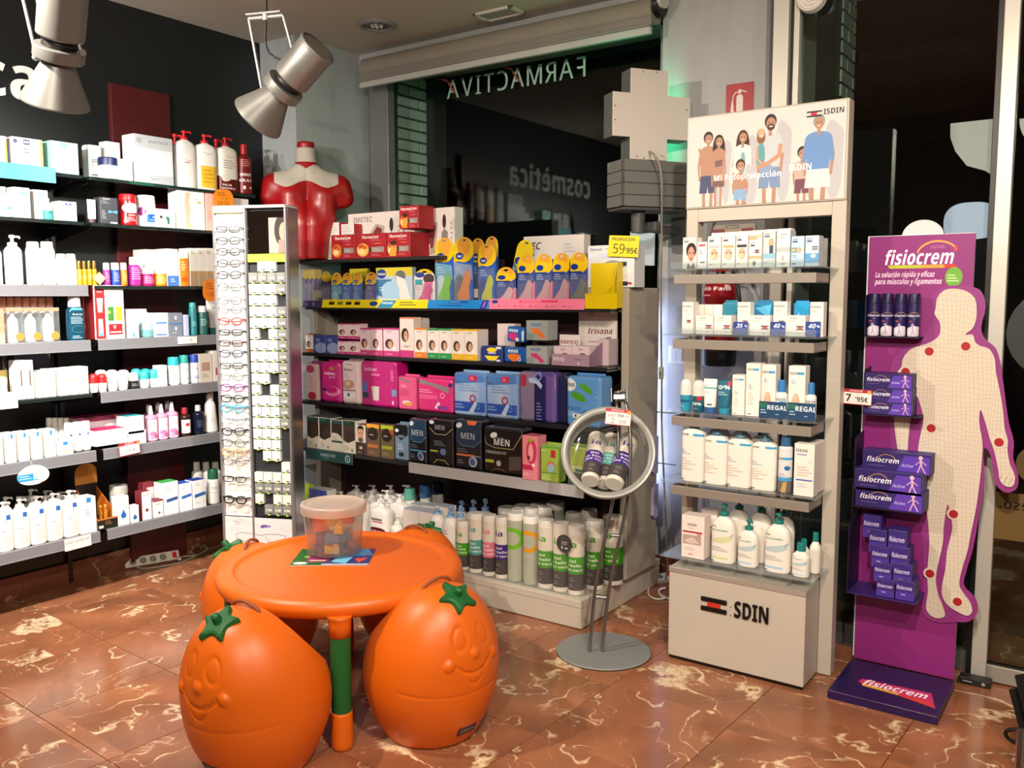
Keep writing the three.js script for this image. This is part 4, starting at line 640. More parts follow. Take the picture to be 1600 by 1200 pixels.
row(L(1, 'left'), [['white pump bottle in the rear', 'pump', 2, 125, [776, 772], plain('#f1ece2'), { n: 6, back: 0.1, pump: '#e9e7e2', reach: 0.026 }], ['rearmost white pump bottle', 'pump', 40, 130, [764, 770], plain('#f1ece2'), { n: 4, back: 0.2, pump: '#e9e7e2', reach: 0.026 }]]);
row(L(1, 'right'), [
['white box with blue drop', 'box', 185, 203, 776, (g) => g.bg('#f2f0ec').l(0.15, 0.06, 0.7, 2, '#b9b4ac', 0.05).p('#1f62ae', 0.5, 0.44, 0.72, 0.66, 0.28, 0.66).o(0.5, 0.66, 0.24, '#1f62ae'), { d: 0.05 }], ['small white box with blue drop', 'box', 205, 218, 790, (g) => g.bg('#f2f0ec').p('#1f62ae', 0.5, 0.5, 0.72, 0.7, 0.28, 0.7).o(0.5, 0.7, 0.24, '#1f62ae'), { d: 0.04 }],
['tall white box with maroon side', 'box', 223, 238, 768, (g) => g.bg('#efe9e6').t('Ducray', 0.5, 0.12, 0.06, '#7d2030').o(0.5, 0.66, 0.16, '#8a1f2c'), { d: 0.06, side: '#6e1a26', top: '#7d2030' }], ['maroon box in the rear', 'box', 226, 243, 754, (g) => g.bg('#7a1f2a').r(0.3, 0.15, 0.7, 0.8, '#cfc4c0'), { d: 0.05, back: 0.08, side: '#6e1a26' }], ['small white box with red drop', 'box', 240, 257, 781, (g) => g.bg('#efe9e6').r(0, 0, 1, 0.1, '#7d2030').t('Ducray', 0.5, 0.25, 0.09, '#7d2030').o(0.55, 0.75, 0.1, '#8a1f2c'), { d: 0.05, top: '#7d2030' }],
['white box with green top', 'box', 255, 280, 753, (g) => g.bg('#efefeb').l(0.2, 0.15, 0.5, 3, '#aeb5b3', 0.05).p('#2f4f8f', 0.25, 0.52, 0.95, 0.48, 0.95, 0.58, 0.25, 0.62).l(0.2, 0.75, 0.5, 2, '#c3c8c6', 0.05), { d: 0.07, top: '#3c9f4e', side: '#c5c3bd' }], ['white box with blue top', 'box', 282, 301, 755, (g) => g.bg('#edeef0').l(0.2, 0.15, 0.5, 2, '#aeb5c3', 0.05).p('#2f5fae', 0.15, 0.45, 0.95, 0.4, 0.95, 0.5, 0.15, 0.56).l(0.2, 0.75, 0.5, 2, '#c3c8d6', 0.05), { d: 0.07, top: '#2f4fae', side: '#c5c3bd' }], ['tall white box with blue banner', 'box', 303, 323, 750, (g) => g.bg('#edeef0').l(0.2, 0.12, 0.5, 2, '#aeb5c3', 0.05).p('#2f5fae', 0.1, 0.5, 0.95, 0.44, 0.95, 0.56, 0.1, 0.62).l(0.2, 0.78, 0.5, 2, '#c3c8d6', 0.05), { d: 0.07, top: '#28409a', side: '#c5c3bd' }],
['white bottle with dark green cap', 'bot', 326, 342, 733, (g) => g.bg('#dcdcd6').l(0.2, 0.3, 0.6, 2, '#8a9a90', 0.06).r(0, 0.5, 1, 0.04, '#b9c0b9'), { cap: '#1f5a44', capH: 0.28, capW: 0.85 }],
]);
row(L(1, 'right'), [['striped jar stack with red band', 'jar', 174, 200, 758, (g) => g.bg('#cfcac4').r(0.1, 0.3, 0.8, 0.45, '#a8202a').l(0.3, 0.45, 0.4, 1, '#eee', 0.1), { back: 0.1, cap: '#b9b5ae', lidH: 0.25 }], ['pale bottle behind tall boxes', 'bot', 302, 345, 722, plain('#e3e0d9'), { n: 3, back: 0.12, cap: '#e9e6df', capH: 0.2 }]]);
{ // cardboard display of ampoules
const z0 = zAt(156, SF - 0.02, LV[1]), z1 = zAt(190, SF - 0.02, LV[1]), w = z0 - z1, g = thing('ampoule_display', 'black and orange cardboard display of ampoules on lowest wall shelf', 'display box', [SF - 0.015 - 0.09, LV[1] + 0.001, (z0 + z1) / 2 + 0.012], Math.PI / 2);
const t = tile(null, w, 0.05, (q) => q.bg('#191611').r(0, 0, 1, 0.14, '#c96a1c').l(0.35, 0.3, 0.4, 2, '#8a6a2c', 0.2).r(0.06, 0.62, 0.2, 0.25, '#dcd5c8')), or = std(0xc5691b, 0.55), bk = std(0x15120f, 0.55);
part(g, 'front_panel', facePaint(box(w, 0.05, 0.004, 0, 0.025, 0.088, 0.001), t, w, 0.05, 0, 0.025, '#15120f'), pmat(t.page));
for (const s of [-1, 1]) part(g, 'side_panel', prism([[-0.09, 0], [0.086, 0], [0.086, 0.05], [-0.09, 0.17]], 0.004, 0, 0).rotateY(-Math.PI / 2).translate(s * (w / 2 - 0.004) + 0.002, 0, 0), or);
part(g, 'back_panel', box(w, 0.19, 0.004, 0, 0.095, -0.09, 0.001), bk); part(g, 'tray', box(w - 0.01, 0.02, 0.17, 0, 0.02, -0.002, 0.002), bk);
const hd = []; for (let i = 0; i <= 16; i++) { const a = Math.PI * i / 16; hd.push([w / 2 * Math.cos(a), 0.245 + 0.045 * Math.sin(a)]); } hd.push([-w / 2, 0.19], [w / 2, 0.19]); part(g, 'header', prism(hd, 0.004, 0, -0.092), std(0xc98430, 0.5));
for (let i = 0; i < 2; i++) { const a = thing('ampoule', (i ? 'right' : 'left') + ' amber ampoule standing in the black and orange display', 'ampoule', [g.position.x + 0.045, LV[1] + 0.032, g.position.z + 0.012 - 0.024 * i], 0, 'amber ampoules'); part(a, 'vial', loft([[0, 0.008], [0.045, 0.008], [0.052, 0.003], [0.06, 0.003]], { seg: 12 }), phy(0xc47a12, 0.12, { clearcoat: 1 })); part(a, 'tip', loft([[0.06, 0.003], [0.064, 0.006], [0.074, 0.006]], { seg: 12 }), std(0xe0b34a, 0.3)); }
}
function cardOn(name, label, cat, px, py, px2, py2, X, draw, turnZ = 0, col = '#fff', rnd2 = 0) {
const pm = (px + px2) / 2, w = Math.abs(onX(px, (py + py2) / 2, X)[2] - onX(px2, (py + py2) / 2, X)[2]), a = onX(pm, py, X), b = onX(pm, py2, X), h = Math.abs(a[1] - b[1]), t = tile(null, w, h, draw, 2600);
const geo = rnd2 ? (() => { const r = Math.min(w, h) * rnd2, s = []; for (const [cx, cy, q] of [[w / 2 - r, h / 2 - r, 0], [-w / 2 + r, h / 2 - r, 1], [-w / 2 + r, -h / 2 + r, 2], [w / 2 - r, -h / 2 + r, 3]]) for (let i = 0; i <= 6; i++) { const q2 = (q + i / 6) * Math.PI / 2; s.push([cx + r * Math.cos(q2), cy + r * Math.sin(q2)]); } return prism(s, 0.0016, 0, 0); })() : box(w, h, 0.0016, 0, 0, 0, 0.0005);
const m = new THREE.Mesh(facePaint(geo, t, w, h, 0, 0, col), pmat(t.page)); m.rotation.set(0, Math.PI / 2, 0); if (turnZ) m.rotateZ(turnZ); m.position.set(X, (a[1] + b[1]) / 2, (a[2] + b[2]) / 2); return top(m, name, label, cat);
}
cardOn('price_tag', 'small white name tag on grey lip of the fourth right shelf', 'tag', 278, 526, 308, 537, SF + 0.009, (g) => g.bg('#e9e9e6').t('VICHY', 0.5, 0.5, 0.6, '#3f4650', 'sans-serif'));
cardOn('price_tag', 'white printed strip on lip of the lowest left wall shelf', 'tag', 101, 839, 143, 857, SF + 0.009, (g) => g.bg('#e2ded8').t('Lipikar syndet AP', 0.45, 0.3, 0.32, '#55504c', 'sans-serif'), 0.02);
cardOn('price_card', 'red-bordered offer card hanging on lip of the sixth shelf', 'price card', 186, 691, 219, 711, SF + 0.02, (g) => g.bg('#f2efe9').r(0, 0, 1, 0.2, '#b3202c').t('PROMOCIÓ', 0.5, 0.1, 0.14, '#f3d9d6').o(0.9, 0.2, 0.12, '#e6a23c').t("5'95€", 0.5, 0.62, 0.45, '#4d4a66', 'serif').r(0, 0.94, 1, 0.06, '#b3202c').r(0, 0, 0.03, 1, '#b3202c').r(0.97, 0, 0.03, 1, '#b3202c'), 0.06, '#b3202c');
cardOn('price_tag', 'large orange rounded handwritten tag above the spectacle stand', 'tag', 334, 296, 365, 329, SF + 0.03, (g) => g.bg('#f08c1f').l(0.2, 0.16, 0.6, 2, '#a2550f', 0.1).t('2ª ud', 0.55, 0.42, 0.16, '#8f4a0c', 'serif').t("29'50", 0.45, 0.68, 0.3, '#7d3f08', 'serif', 'center', 0.7), 0.05, '#f08c1f', 0.4);
cardOn('price_tag', 'orange round tag hanging left of the spectacle stand', 'tag', 317, 436, 340, 471, SF + 0.03, (g) => g.bg('#d9771c').l(0.2, 0.2, 0.6, 3, '#8f4a0c', 0.1).t('-30', 0.5, 0.68, 0.26, '#7d3f08', 'serif'), -0.1, '#d9771c', 0.48);
{ // round wobbler hanging from the sixth shelf
const a = onX(52, 742, SF + 0.05), g = thing('shelf_wobbler', 'blue and white oval leaflet wobbler hanging below the sixth left shelf', 'wobbler', a, Math.PI / 2), w = 0.135, h = 0.085;
const t = tile(null, w, h, (q) => q.bg('#dfe7ee').r(0, 0.42, 0.7, 0.36, '#2f8fd6').l(0.06, 0.5, 0.5, 2, '#a9d3f2', 0.12).r(0.5, 0.1, 0.1, 0.62, '#f4f4f2').r(0.62, 0.2, 0.08, 0.55, '#e2c9b6').r(0.74, 0.1, 0.1, 0.65, '#eceae6').e(0.9, 0.95, 0.2, 0.08, '#c58a4a'));
const pts = []; for (let i = 0; i < 28; i++) { const k = i / 28 * 6.283; pts.push([w / 2 * Math.cos(k) * (1 - 0.12 * Math.sin(k)), h / 2 * Math.sin(k)]); } part(g, 'leaflet', facePaint(prism(pts, 0.0015), t, w, h, 0, 0, '#cfd8df'), pmat(t.page, 'gloss'));
part(g, 'clip', bar([0, h / 2 - 0.004, 0], [0, h / 2 + 0.018, -0.02], 0.004), MAT.acrylic);
}
{ const A = onX(92, 86, -2.62), B = onX(441, 140, -2.62);
spotFitting('track_spotlight', 'large grey cone spotlight hanging at the top left corner', A, [-3.42, 0.5, -1.62], 0.8, LIGHT.wall * 0.8, LIGHT.wallColor, 62, 'hanging cone spotlights');
spotFitting('track_spotlight', 'grey cone spotlight on stirrup pointing at the wall shelves', B, [-3.98, 1.05, -2.0], 0.84, LIGHT.wall * 0.85, LIGHT.wallColor, 62, 'hanging cone spotlights');
for (const z of [-0.55, 0.5]) spotFitting('track_spotlight', (z < 0 ? 'nearer' : 'farther') + ' cone spotlight over the wall shelves outside the picture', [-2.62, A[1], z], [-4.0, 1.75, z - 0.9], 0.8, LIGHT.wall * 1.7, LIGHT.wallColor, 62, 'hanging cone spotlights');
}
// ---------- half-height gondola in front of the window ----------
const GX0 = -3.82, GX1 = -1.85, GB = 0.126;
const GS = { 5: [1.6, -3.40], 4: [1.345, -3.40], 3: [1.088, -3.37], 2: [0.822, -3.33], 1: [0.598, -3.17] };
const maroon = std(0x2a0c10, 0.55), creamMetal = std(0xb0a797, 0.45);
{ const g = thing('gondola', 'cream metal gondola with dark shelves and maroon back in front of window', 'shelving', [0, 0, 0]);
const bx0 = -3.8, bx1 = -1.829, bz0 = -3.104, bz1 = -3.86, w = bx1 - bx0, d = bz0 - bz1, cx = (bx0 + bx1) / 2, cz = (bz0 + bz1) / 2;
part(g, 'base', merge([box(w - 0.004, GB - 0.034, d - 0.004, cx, (GB - 0.034) / 2 + 0.003, cz, 0.003), box(w, 0.032, d, cx, GB - 0.017, cz, 0.004)]), MAT.cream);
part(g, 'base_insert', box(w - 0.12, 0.003, 0.055, cx - 0.03, GB + 0.0012, bz0 - 0.062, 0.001), MAT.grey, 'grey strip along front of base');
part(g, 'kick_gap', box(w - 0.02, 0.006, d - 0.02, cx, 0.003, cz, 0.001), MAT.black);
const py = 1.435;
for (const [x, z] of [[-1.822, -3.455], [-3.79, -3.455]]) part(g, 'post', box(0.036, py - GB, 0.3, x, (py + GB) / 2, z - 0.15, 0.003), creamMetal);
part(g, 'top_beam', box(1.94, 0.045, 0.3, -2.806, py - 0.0225, -3.605, 0.003), creamMetal);
part(g, 'back_panel', box(1.93, 1.30, 0.016, -2.806, 0.765, -3.62, 0.002), maroon);
part(g, 'upper_panel', box(1.16, 0.15, 0.016, -3.2, 1.51, -3.66, 0.002), maroon);
for (const k of [5, 4, 3, 2, 1]) {
const [y, z] = GS[k], x1 = k === 5 ? xAt(692, y, z) : GX1, back = k === 5 ? -3.645 : -3.61, s = part(g, 'shelf', box(x1 - GX0 - 0.02, 0.018, z - back, (x1 + GX0) / 2, y - 0.009, (z + back) / 2, 0.003), MAT.dark);
if (k === 1) { const xa = xAt(640, y - 0.02, z), xb = xAt(913, y - 0.02, z), l = part(s, 'front_lip', merge([box(xb - xa, 0.05, 0.005, (xa + xb) / 2, y - 0.022, z + 0.004, 0.001), box(xb - xa, 0.005, 0.012, (xa + xb) / 2, y - 0.046, z + 0.002, 0.001)]), std(0xb9bbbd, 0.4, { metalness: 0.2 }), 'pale grey price lip'); }
if (k < 5) for (const x of [-1.846, -3.768]) part(s, 'bracket', prism([[0, 0.0], [0.15, 0.0], [0.15, -0.012], [0.06, -0.03], [0.01, -0.09], [0, -0.1]], 0.004).rotateY(-Math.PI / 2).translate(x, y - 0.002, -3.6), MAT.steel, 'metal bracket');
if (k > 1 && k < 5) for (const b of [0, 0.012]) part(s, 'rail_rod', bar([x1 - 0.012, y - 0.004 - b, z + 0.0], [x1 - 0.012, y - 0.004 - b, -3.46], 0.004), MAT.steel);
}
}
const G = (k) => ({ face: 'z', at: k ? GS[k][1] : -3.128, y: k ? GS[k][0] : GB + 0.003, phrase: ['gondola base', 'lowest gondola shelf', 'fourth gondola shelf', 'third gondola shelf', 'second gondola shelf', 'top gondola shelf'][k] });
const therm = (k) => (g) => {
g.bg('#ab1420').r(0, 0, 1, 0.04, '#8e0f1a').t('ThermaCare', 0.48, 0.15, 0.16, '#fff', 'italic bold sans-serif', 'center', 0.9).l(0.5, 0.24, 0.45, 2, '#d9808a', 0.05);
const hot = ['#f6c05a', '#ea8a35', '#f3ad55'][k % 3]; g.e(0.24, 0.66, 0.2, 0.27, hot).e(0.2, 0.72, 0.12, 0.12, '#fbe3a6').e(0.3, 0.56, 0.09, 0.08, '#d9662a').p('#c04a1c', 0.08, 0.5, 0.2, 0.42, 0.3, 0.46, 0.14, 0.62);
if (k === 2) g.e(0.3, 0.42, 0.14, 0.09, '#3a1a12').p('#f0a23c', 0.12, 0.95, 0.2, 0.5, 0.36, 0.6, 0.42, 0.95);
g.grad(0.5, 0.4, 0.45, 0.025, '#ab1420', '#f2c9a0', '#ab1420').r(0.52, 0.55, 0.42, 0.22, '#9b8f8a').l(0.57, 0.6, 0.3, 3, '#c9c2bf', 0.05).r(0.44, 0.58, 0.08, 0.16, '#2a1a18').l(0.52, 0.84, 0.4, 2, '#d98a90', 0.05);
};
const imetec = (g) => g.bg('#e6dcd8').t('IMETEC', 0.1, 0.14, 0.16, '#8d8280', 'bold sans-serif', 'left').l(0.1, 0.28, 0.22, 1, '#b0a5a2', 0.06).p('#b7a897', 0.3, 0.62, 0.52, 0.24, 0.68, 0.3, 0.62, 0.9, 0.4, 1).p('#7a2f3b', 0.4, 0.56, 0.54, 0.3, 0.63, 0.36, 0.58, 0.8, 0.44, 0.84).r(0.4, 0.72, 0.12, 0.1, '#e6e0dc').e(0.8, 0.28, 0.035, 0.14, '#2a211f').p('#8d8580', 0.72, 1, 0.75, 0.5, 0.8, 0.42, 0.87, 0.5, 0.84, 1).l(0.92, 0.3, 0.04, 6, '#a99', 0.1);
row(G(5), [
['heat pad box standing behind stack', 'box', 545, 630, 332, imetec, { back: 0.15, d: 0.06, side: '#d8d2cc' }],
['heat pad box with printed seated woman', 'box', 632, 711, 326, imetec, { back: 0.15, d: 0.07, side: '#cfd6d0' }],
['red heat wrap box at the left end', 'box', 482, 509, 347, therm(0), { back: 0.06, d: 0.07, side: '#b01824' }],
['white back of a turned heat wrap box', 'box', 510, 531, 348, (g) => g.bg('#dcd8d4').l(0.1, 0.06, 0.8, 14, '#b9b4b0', 0.065), { back: 0.07, d: 0.06, side: '#b01824' }], ['white back of second turned heat wrap box', 'box', 534, 554, 350, (g) => g.bg('#dedad6').l(0.1, 0.06, 0.8, 14, '#bcb7b3', 0.065), { back: 0.08, d: 0.06, side: '#b01824' }],
['small red heat wrap box', 'box', 518, 555, 367, therm(1), { d: 0.055, side: '#8f101b' }], ['wide red heat wrap box in the middle', 'box', 556, 603, 365, therm(0), { d: 0.055, side: '#8f101b' }], ['red heat wrap box at the right end', 'box', 604, 641, 363, therm(2), { d: 0.2, side: '#a3131f' }],
['slim white panel of a red carton', 'box', 470, 481, 349, (g) => g.bg('#d9d6d4').r(0, 0.74, 1, 0.26, '#a3131f'), { back: 0.02, d: 0.05, side: '#a3131f' }],
]);
row(G(5), [['red heat wrap box on top of stack', 'box', 624, 654, 321, therm(2), { d: 0.12, up: 0.142, side: '#b01824', inset: 0.02 }], ['red heat wrap box behind right end', 'box', 642, 664, 364, therm(1), { d: 0.07, back: 0.12, side: '#a3131f' }]].map((s) => s));
const sholl = (hi, lo) => (g) => g.bg('#2f62c4').e(0.5, 0.1, 0.62, 0.26, '#f2cf1a').e(0.52, 0.13, 0.34, 0.14, '#e9a93a').p('#f2cf1a', 0, 0.1, 0.1, 0.3, 0.5, 0.33, 0, 0.36).e(0.3, 0.27, 0.2, 0.05, '#17388f').t('Gel', 0.3, 0.272, 0.05, '#fff').p(hi, 0, 0.36, 0.9, 0.4, 0.95, 0.6, 0, 0.8).l(0.1, 0.42, 0.5, 3, '#b9cdf2', 0.035).e(0.3, 0.78, 0.34, 0.24, lo);
const shollB = (c2) => (g) => g.bg('#3a4a9a').e(0.5, 0.1, 0.62, 0.28, '#f0c91a').e(0.55, 0.12, 0.3, 0.13, '#e8a738').p('#f0c91a', 0, 0.1, 0, 0.4, 0.6, 0.3, 1, 0.2).e(0.28, 0.26, 0.2, 0.055, '#17388f').r(0, 0.34, 0.7, 0.2, '#26418f').l(0.1, 0.38, 0.45, 3, '#a9b9ea', 0.04).p(c2, 0, 0.85, 0.5, 0.62, 1, 0.5, 1, 1, 0, 1);
row(G(4), [
['hanging purple foot patch pack', 'blister', 473, 500, 420, (g) => g.bg('#3a2f4a').e(0.5, 0.12, 0.6, 0.16, '#8f7a1c').r(0.1, 0.3, 0.3, 0.6, '#5a4a6e'), { n: 4, back: 0.06, d: 0.02, turn: 0.5, sole: 0.4 }],
['dark purple foot care pack', 'blister', 501, 517, 424, (g) => g.bg('#4a3a55').e(0.5, 0.12, 0.6, 0.18, '#a5901c').p('#6d5a80', 0, 0.5, 1, 0.4, 1, 0.9, 0, 1), { back: 0.03 }],
['small aqua gel pad pack', 'blister', 517, 534, 426, sholl('#5fb5d6', '#a9dbe6'), {}], ['small blue gel pad pack', 'blister', 534, 566, 426, sholl('#3f6fc4', '#7f9fe0'), { n: 2 }], ['violet gel pad pack', 'blister', 570, 589, 425, sholl('#5a4a9f', '#8f7fc9'), {}],
['olive yellow pack in the rear', 'box', 547, 575, 420, (g) => g.bg('#8f8a1c').r(0, 0, 1, 0.2, '#c9bd1c'), { back: 0.05, d: 0.02, side: '#6f6a1c' }],
['wide foot file device pack', 'box', 588, 645, 418, (g) => g.bg('#b9cfe2').r(0, 0, 1, 0.22, '#d9c93a').e(0.16, 0.16, 0.13, 0.12, '#1c3f8f').t('Velvet', 0.16, 0.165, 0.09, '#fff').p('#3f7fae', 0, 0.3, 0.45, 0.3, 0.2, 0.75, 0, 0.7).e(0.68, 0.22, 0.14, 0.14, '#6a6f72').p('#e9e9e6', 0.55, 0.2, 0.8, 0.3, 0.98, 0.9, 0.7, 0.95).e(0.4, 0.6, 0.25, 0.25, '#a9d3f0').r(0, 0.8, 0.6, 0.2, '#f2f1ec').l(0.1, 0.5, 0.2, 2, '#dceaf6', 0.06), { d: 0.03, side: '#9ab' }],
['pink foot file pack', 'blister', 645, 678, 420, (g) => g.bg('#e6dfe2').r(0, 0, 1, 0.12, '#e0c21c').e(0.28, 0.16, 0.22, 0.07, '#1c3f8f').r(0.05, 0.28, 0.35, 0.14, '#3f9fae').e(0.7, 0.26, 0.26, 0.13, '#4a3a3f').p('#e66a9f', 0.5, 0.35, 0.9, 0.35, 0.8, 0.6, 0.5, 1, 0.2, 1).l(0.06, 0.48, 0.3, 2, '#c9a', 0.05), { d: 0.02, ware: '#d8348a', sole: 0.55, wareName: 'pink handle' }],
]);
row(G(4), [
['long insole pack with green gel sole', 'blister', 677, 706, 371, sholl('#6fb5d9', '#cfe0f0'), { inset: 0.03, ware: '#7fc43a', wareName: 'green gel insole', sole: 0.46, d: 0.03 }], ['long insole pack with orange sole', 'blister', 706, 737, 370, sholl('#9aa9d6', '#6a6f80'), { inset: 0.032, ware: '#e88a4a', wareName: 'orange insole', d: 0.03 }], ['long insole pack with yellow green sole', 'blister', 744, 772, 380, sholl('#3a5fb5', '#26418f'), { inset: 0.028, ware: '#c3c43f', wareName: 'yellow green insole', sole: 0.48, d: 0.03 }],
['long insole pack in the rear', 'blister', 735, 778, [372, 369], sholl('#3a5fb5', '#26418f'), { n: 2, back: 0.06, turn: -0.1 }],
['leaning long yellow and blue insole pack', 'blister', 786, 812, 372, (g) => g.bg('#1f4f9f').e(0.5, 0.1, 0.7, 0.36, '#f0d61a').e(0.3, 0.34, 0.26, 0.06, '#17388f').t('GelActiv', 0.45, 0.46, 0.06, '#bfe06a').l(0.1, 0.54, 0.6, 3, '#8fb0e6', 0.04).e(0.7, 0.9, 0.3, 0.18, '#e0c21c'), { back: 0.075, lean: -0.28, up: 0.012 }],
['pink heel insole pack low', 'blister', 773, 804, 417, shollB('#e98ab0'), { inset: 0.02, ware: '#e7b7bd', wareName: 'clear pink insole', sole: 0.48, d: 0.02 }], ['pink heel insole pack', 'blister', 805, 888, [398, 395], shollB('#e88aa9'), { n: 3, inset: 0.03, ware: '#d9a3a9', wareName: 'clear pink insole', d: 0.03 }], ['grey insole pack in pink tray', 'blister', 886, 915, 394, shollB('#6f665f'), { inset: 0.03, ware: '#75706a', wareName: 'grey insole', d: 0.03 }],
['white heat pad box behind the insoles', 'box', 818, 912, 368, (g) => g.bg('#e0dbd6').t('TEC', 0.04, 0.14, 0.14, '#3a3835', 'italic bold sans-serif', 'left').l(0.04, 0.25, 0.25, 1, '#a5a09b', 0.05).l(0.68, 0.12, 0.2, 3, '#c2bdb8', 0.05).p('#7a4a4a', 0.1, 0.6, 0.5, 0.32, 0.6, 0.42, 0.3, 0.75), { back: 0.1, d: 0.06, side: '#b9b6b3' }],
]);
{ // printed tray fronts and the empty yellow tray
const [y, z] = GS[4]; const front = (px0, px1, h, zz, label, draw, col) => { const a = xAt(px0, y, zz), b = xAt(px1, y, zz), w = b - a, t = tile(null, w, h, draw, 2600), g = thing('display_tray', label, 'tray', [(a + b) / 2, y + 0.001, zz]);
part(g, 'front_strip', facePaint(box(w, h, 0.003, 0, h / 2 - 0.008, 0, 0.0008).rotateX(-0.25), t, w, h, 0, h / 2 - 0.008, col), pmat(t.page, 'gloss')); part(g, 'tray_floor', paint(bare(box(w - 0.002, 0.003, 0.03, 0, 0.001, -0.014, 0.0008)), t.page, col), pmat(t.page)); return g; };
front(473, 501, 0.04, z + 0.005, 'dark purple card strip at left end of second gondola shelf', (g) => g.bg('#3a2f55').o(0.6, 0.5, 0.3, '#7a6a9f').l(0.1, 0.4, 0.3, 2, '#6a5a8f', 0.2), '#3a2f55');
front(503, 668, 0.046, z + 0.006, 'bright yellow printed tray under foot care packs on second shelf', (g) => { g.bg('#f2df12'); for (let i = 0; i < 4; i++) g.r(0.07 + i * 0.085, 0.3, 0.055, 0.34, i === 1 ? '#6a7a4a' : '#2d2a16').r(0.07 + i * 0.085, 0.18, 0.055, 0.07, '#b5a812'); g.e(0.51, 0.5, 0.04, 0.26, '#17388f').p('#2a8fc4', 0.59, 0.12, 0.72, 0.12, 0.68, 0.95, 0.55, 0.95).t('Velvet', 0.635, 0.4, 0.4, '#eaf4fa').l(0.75, 0.3, 0.2, 2, '#6a6412', 0.26); }, '#e8d512');
front(668, 763, 0.044, z + 0.007, 'blue printed tray under the long insole packs', (g) => g.bg('#1f86d6').r(0.35, 0.15, 0.32, 0.22, '#1a5fae').l(0.37, 0.22, 0.28, 1, '#bfe0f8', 0.1).l(0.2, 0.6, 0.6, 1, '#0f3f7a', 0.2).p('#2f3fae', 0.9, 0, 1, 0, 0.96, 1, 0.86, 1).p('#e46a9f', 0.93, 0.2, 0.95, 0.2, 0.93, 0.8, 0.91, 0.8), '#1a6fb8');
front(764, 913, 0.05, z + 0.008, 'pink printed tray under the heel insole packs', (g) => { g.bg('#f07f9f').e(0.06, 0.3, 0.035, 0.16, '#17388f').r(0.33, 0.16, 0.4, 0.2, '#e43f7a').l(0.35, 0.22, 0.35, 1, '#fbd3df', 0.12); for (let i = 0; i < 5; i++) g.p('#5a2f3f', 0.1 + i * 0.17, 0.62, 0.125 + i * 0.17, 0.7, 0.14 + i * 0.17, 0.78, 0.11 + i * 0.17, 0.72).l(0.15 + i * 0.17, 0.64, 0.08, 2, '#c95f80', 0.12); }, '#e87294');
const a = xAt(913, y, z + 0.012), b = xAt(963, y, z + 0.012), w = b - a, h = yAt(411, (a + b) / 2, z) - y, yel = std(0xe0c400, 0.35), g = thing('yellow_tray', 'empty bright yellow end tray beside the insole packs', 'tray', [(a + b) / 2, y + 0.002, z + 0.006]);
part(g, 'back_wall', box(w, h, 0.003, 0, h / 2, -0.05, 0.001), yel); part(g, 'side_wall', box(0.003, h, 0.05, w / 2 - 0.0015, h / 2, -0.025, 0.001), yel); part(g, 'front_wall', box(w, h * 0.34, 0.003, 0, h * 0.15, 0, 0.001), yel);
part(g, 'scoop_edge', tube([[-w / 2, h * 0.3, 0.002], [-w * 0.1, h * 0.31, 0.002], [w * 0.25, h * 0.4, 0.002], [w * 0.4, h * 0.62, 0], [w * 0.44, h * 0.97, -0.01]], 0.0022, 24, 6), yel);
}
row({ face: 'z', at: -3.455, y: 1.436, phrase: 'gondola beam end' }, [['white blood pressure monitor box', 'box', 918, 991, 383, (g) => g.bg('#dfe1e3').t('Veroval', 0.05, 0.1, 0.09, '#4a6a9f', 'bold sans-serif', 'left').l(0.38, 0.08, 0.25, 1, '#a9b', 0.05).grad(0, 0.2, 0.7, 0.12, '#e9edf2', '#b9cbe2').e(0.55, 0.56, 0.26, 0.2, '#8f979f').e(0.52, 0.56, 0.16, 0.14, '#c5cdd3').r(0.72, 0.4, 0.12, 0.1, '#2f3a4a').e(0.8, 0.6, 0.12, 0.08, '#eceff2').r(0.4, 0.88, 0.55, 0.05, '#a83240').r(0.72, 0.86, 0.14, 0.1, '#27303f'), { d: 0.1, inset: -0.005, side: '#a9a7a6' }]]);
{ const z = -3.44, a = onZ(951, 370, z), b = onZ(998, 400, z), w = b[0] - a[0], h = a[1] - b[1] + 0.004, t = tile(null, w, h, (g) => g.bg('#f0d815').t('PROMOCION', 0.48, 0.17, 0.2, '#3b3a1a', 'bold sans-serif').t("59", 0.35, 0.62, 0.62, '#2d2c14', 'sans-serif').t("'95€", 0.76, 0.7, 0.36, '#2d2c14', 'bold sans-serif'), 3200);
const m = new THREE.Mesh(facePaint(box(w, h, 0.0012, 0, 0, 0, 0.0005), t, w, h, 0, 0, '#e0c912'), pmat(t.page)); m.rotation.z = -0.06; m.rotation.x = -0.05; m.position.set((a[0] + b[0]) / 2, (a[1] + b[1]) / 2, z); top(m, 'price_card', 'yellow handwritten offer card taped to the blood pressure monitor box', 'price card'); }
const babe = (c, c2 = '#efe6e2') => (g) => g.bg(c2).r(0, 0, 1, 0.06, c).l(0.2, 0.11, 0.6, 1, '#6f6a6a', 0.05).woman(0.42, 0.55, 0.85, '#4a2d22', '#d9a588').r(0, 0.8, 1, 0.2, c).p('#fff', 0.62, 0.66, 0.75, 0.62, 0.7, 0.8, 0.6, 0.78).l(0.2, 0.9, 0.6, 1, '#f2dfe4', 0.05);
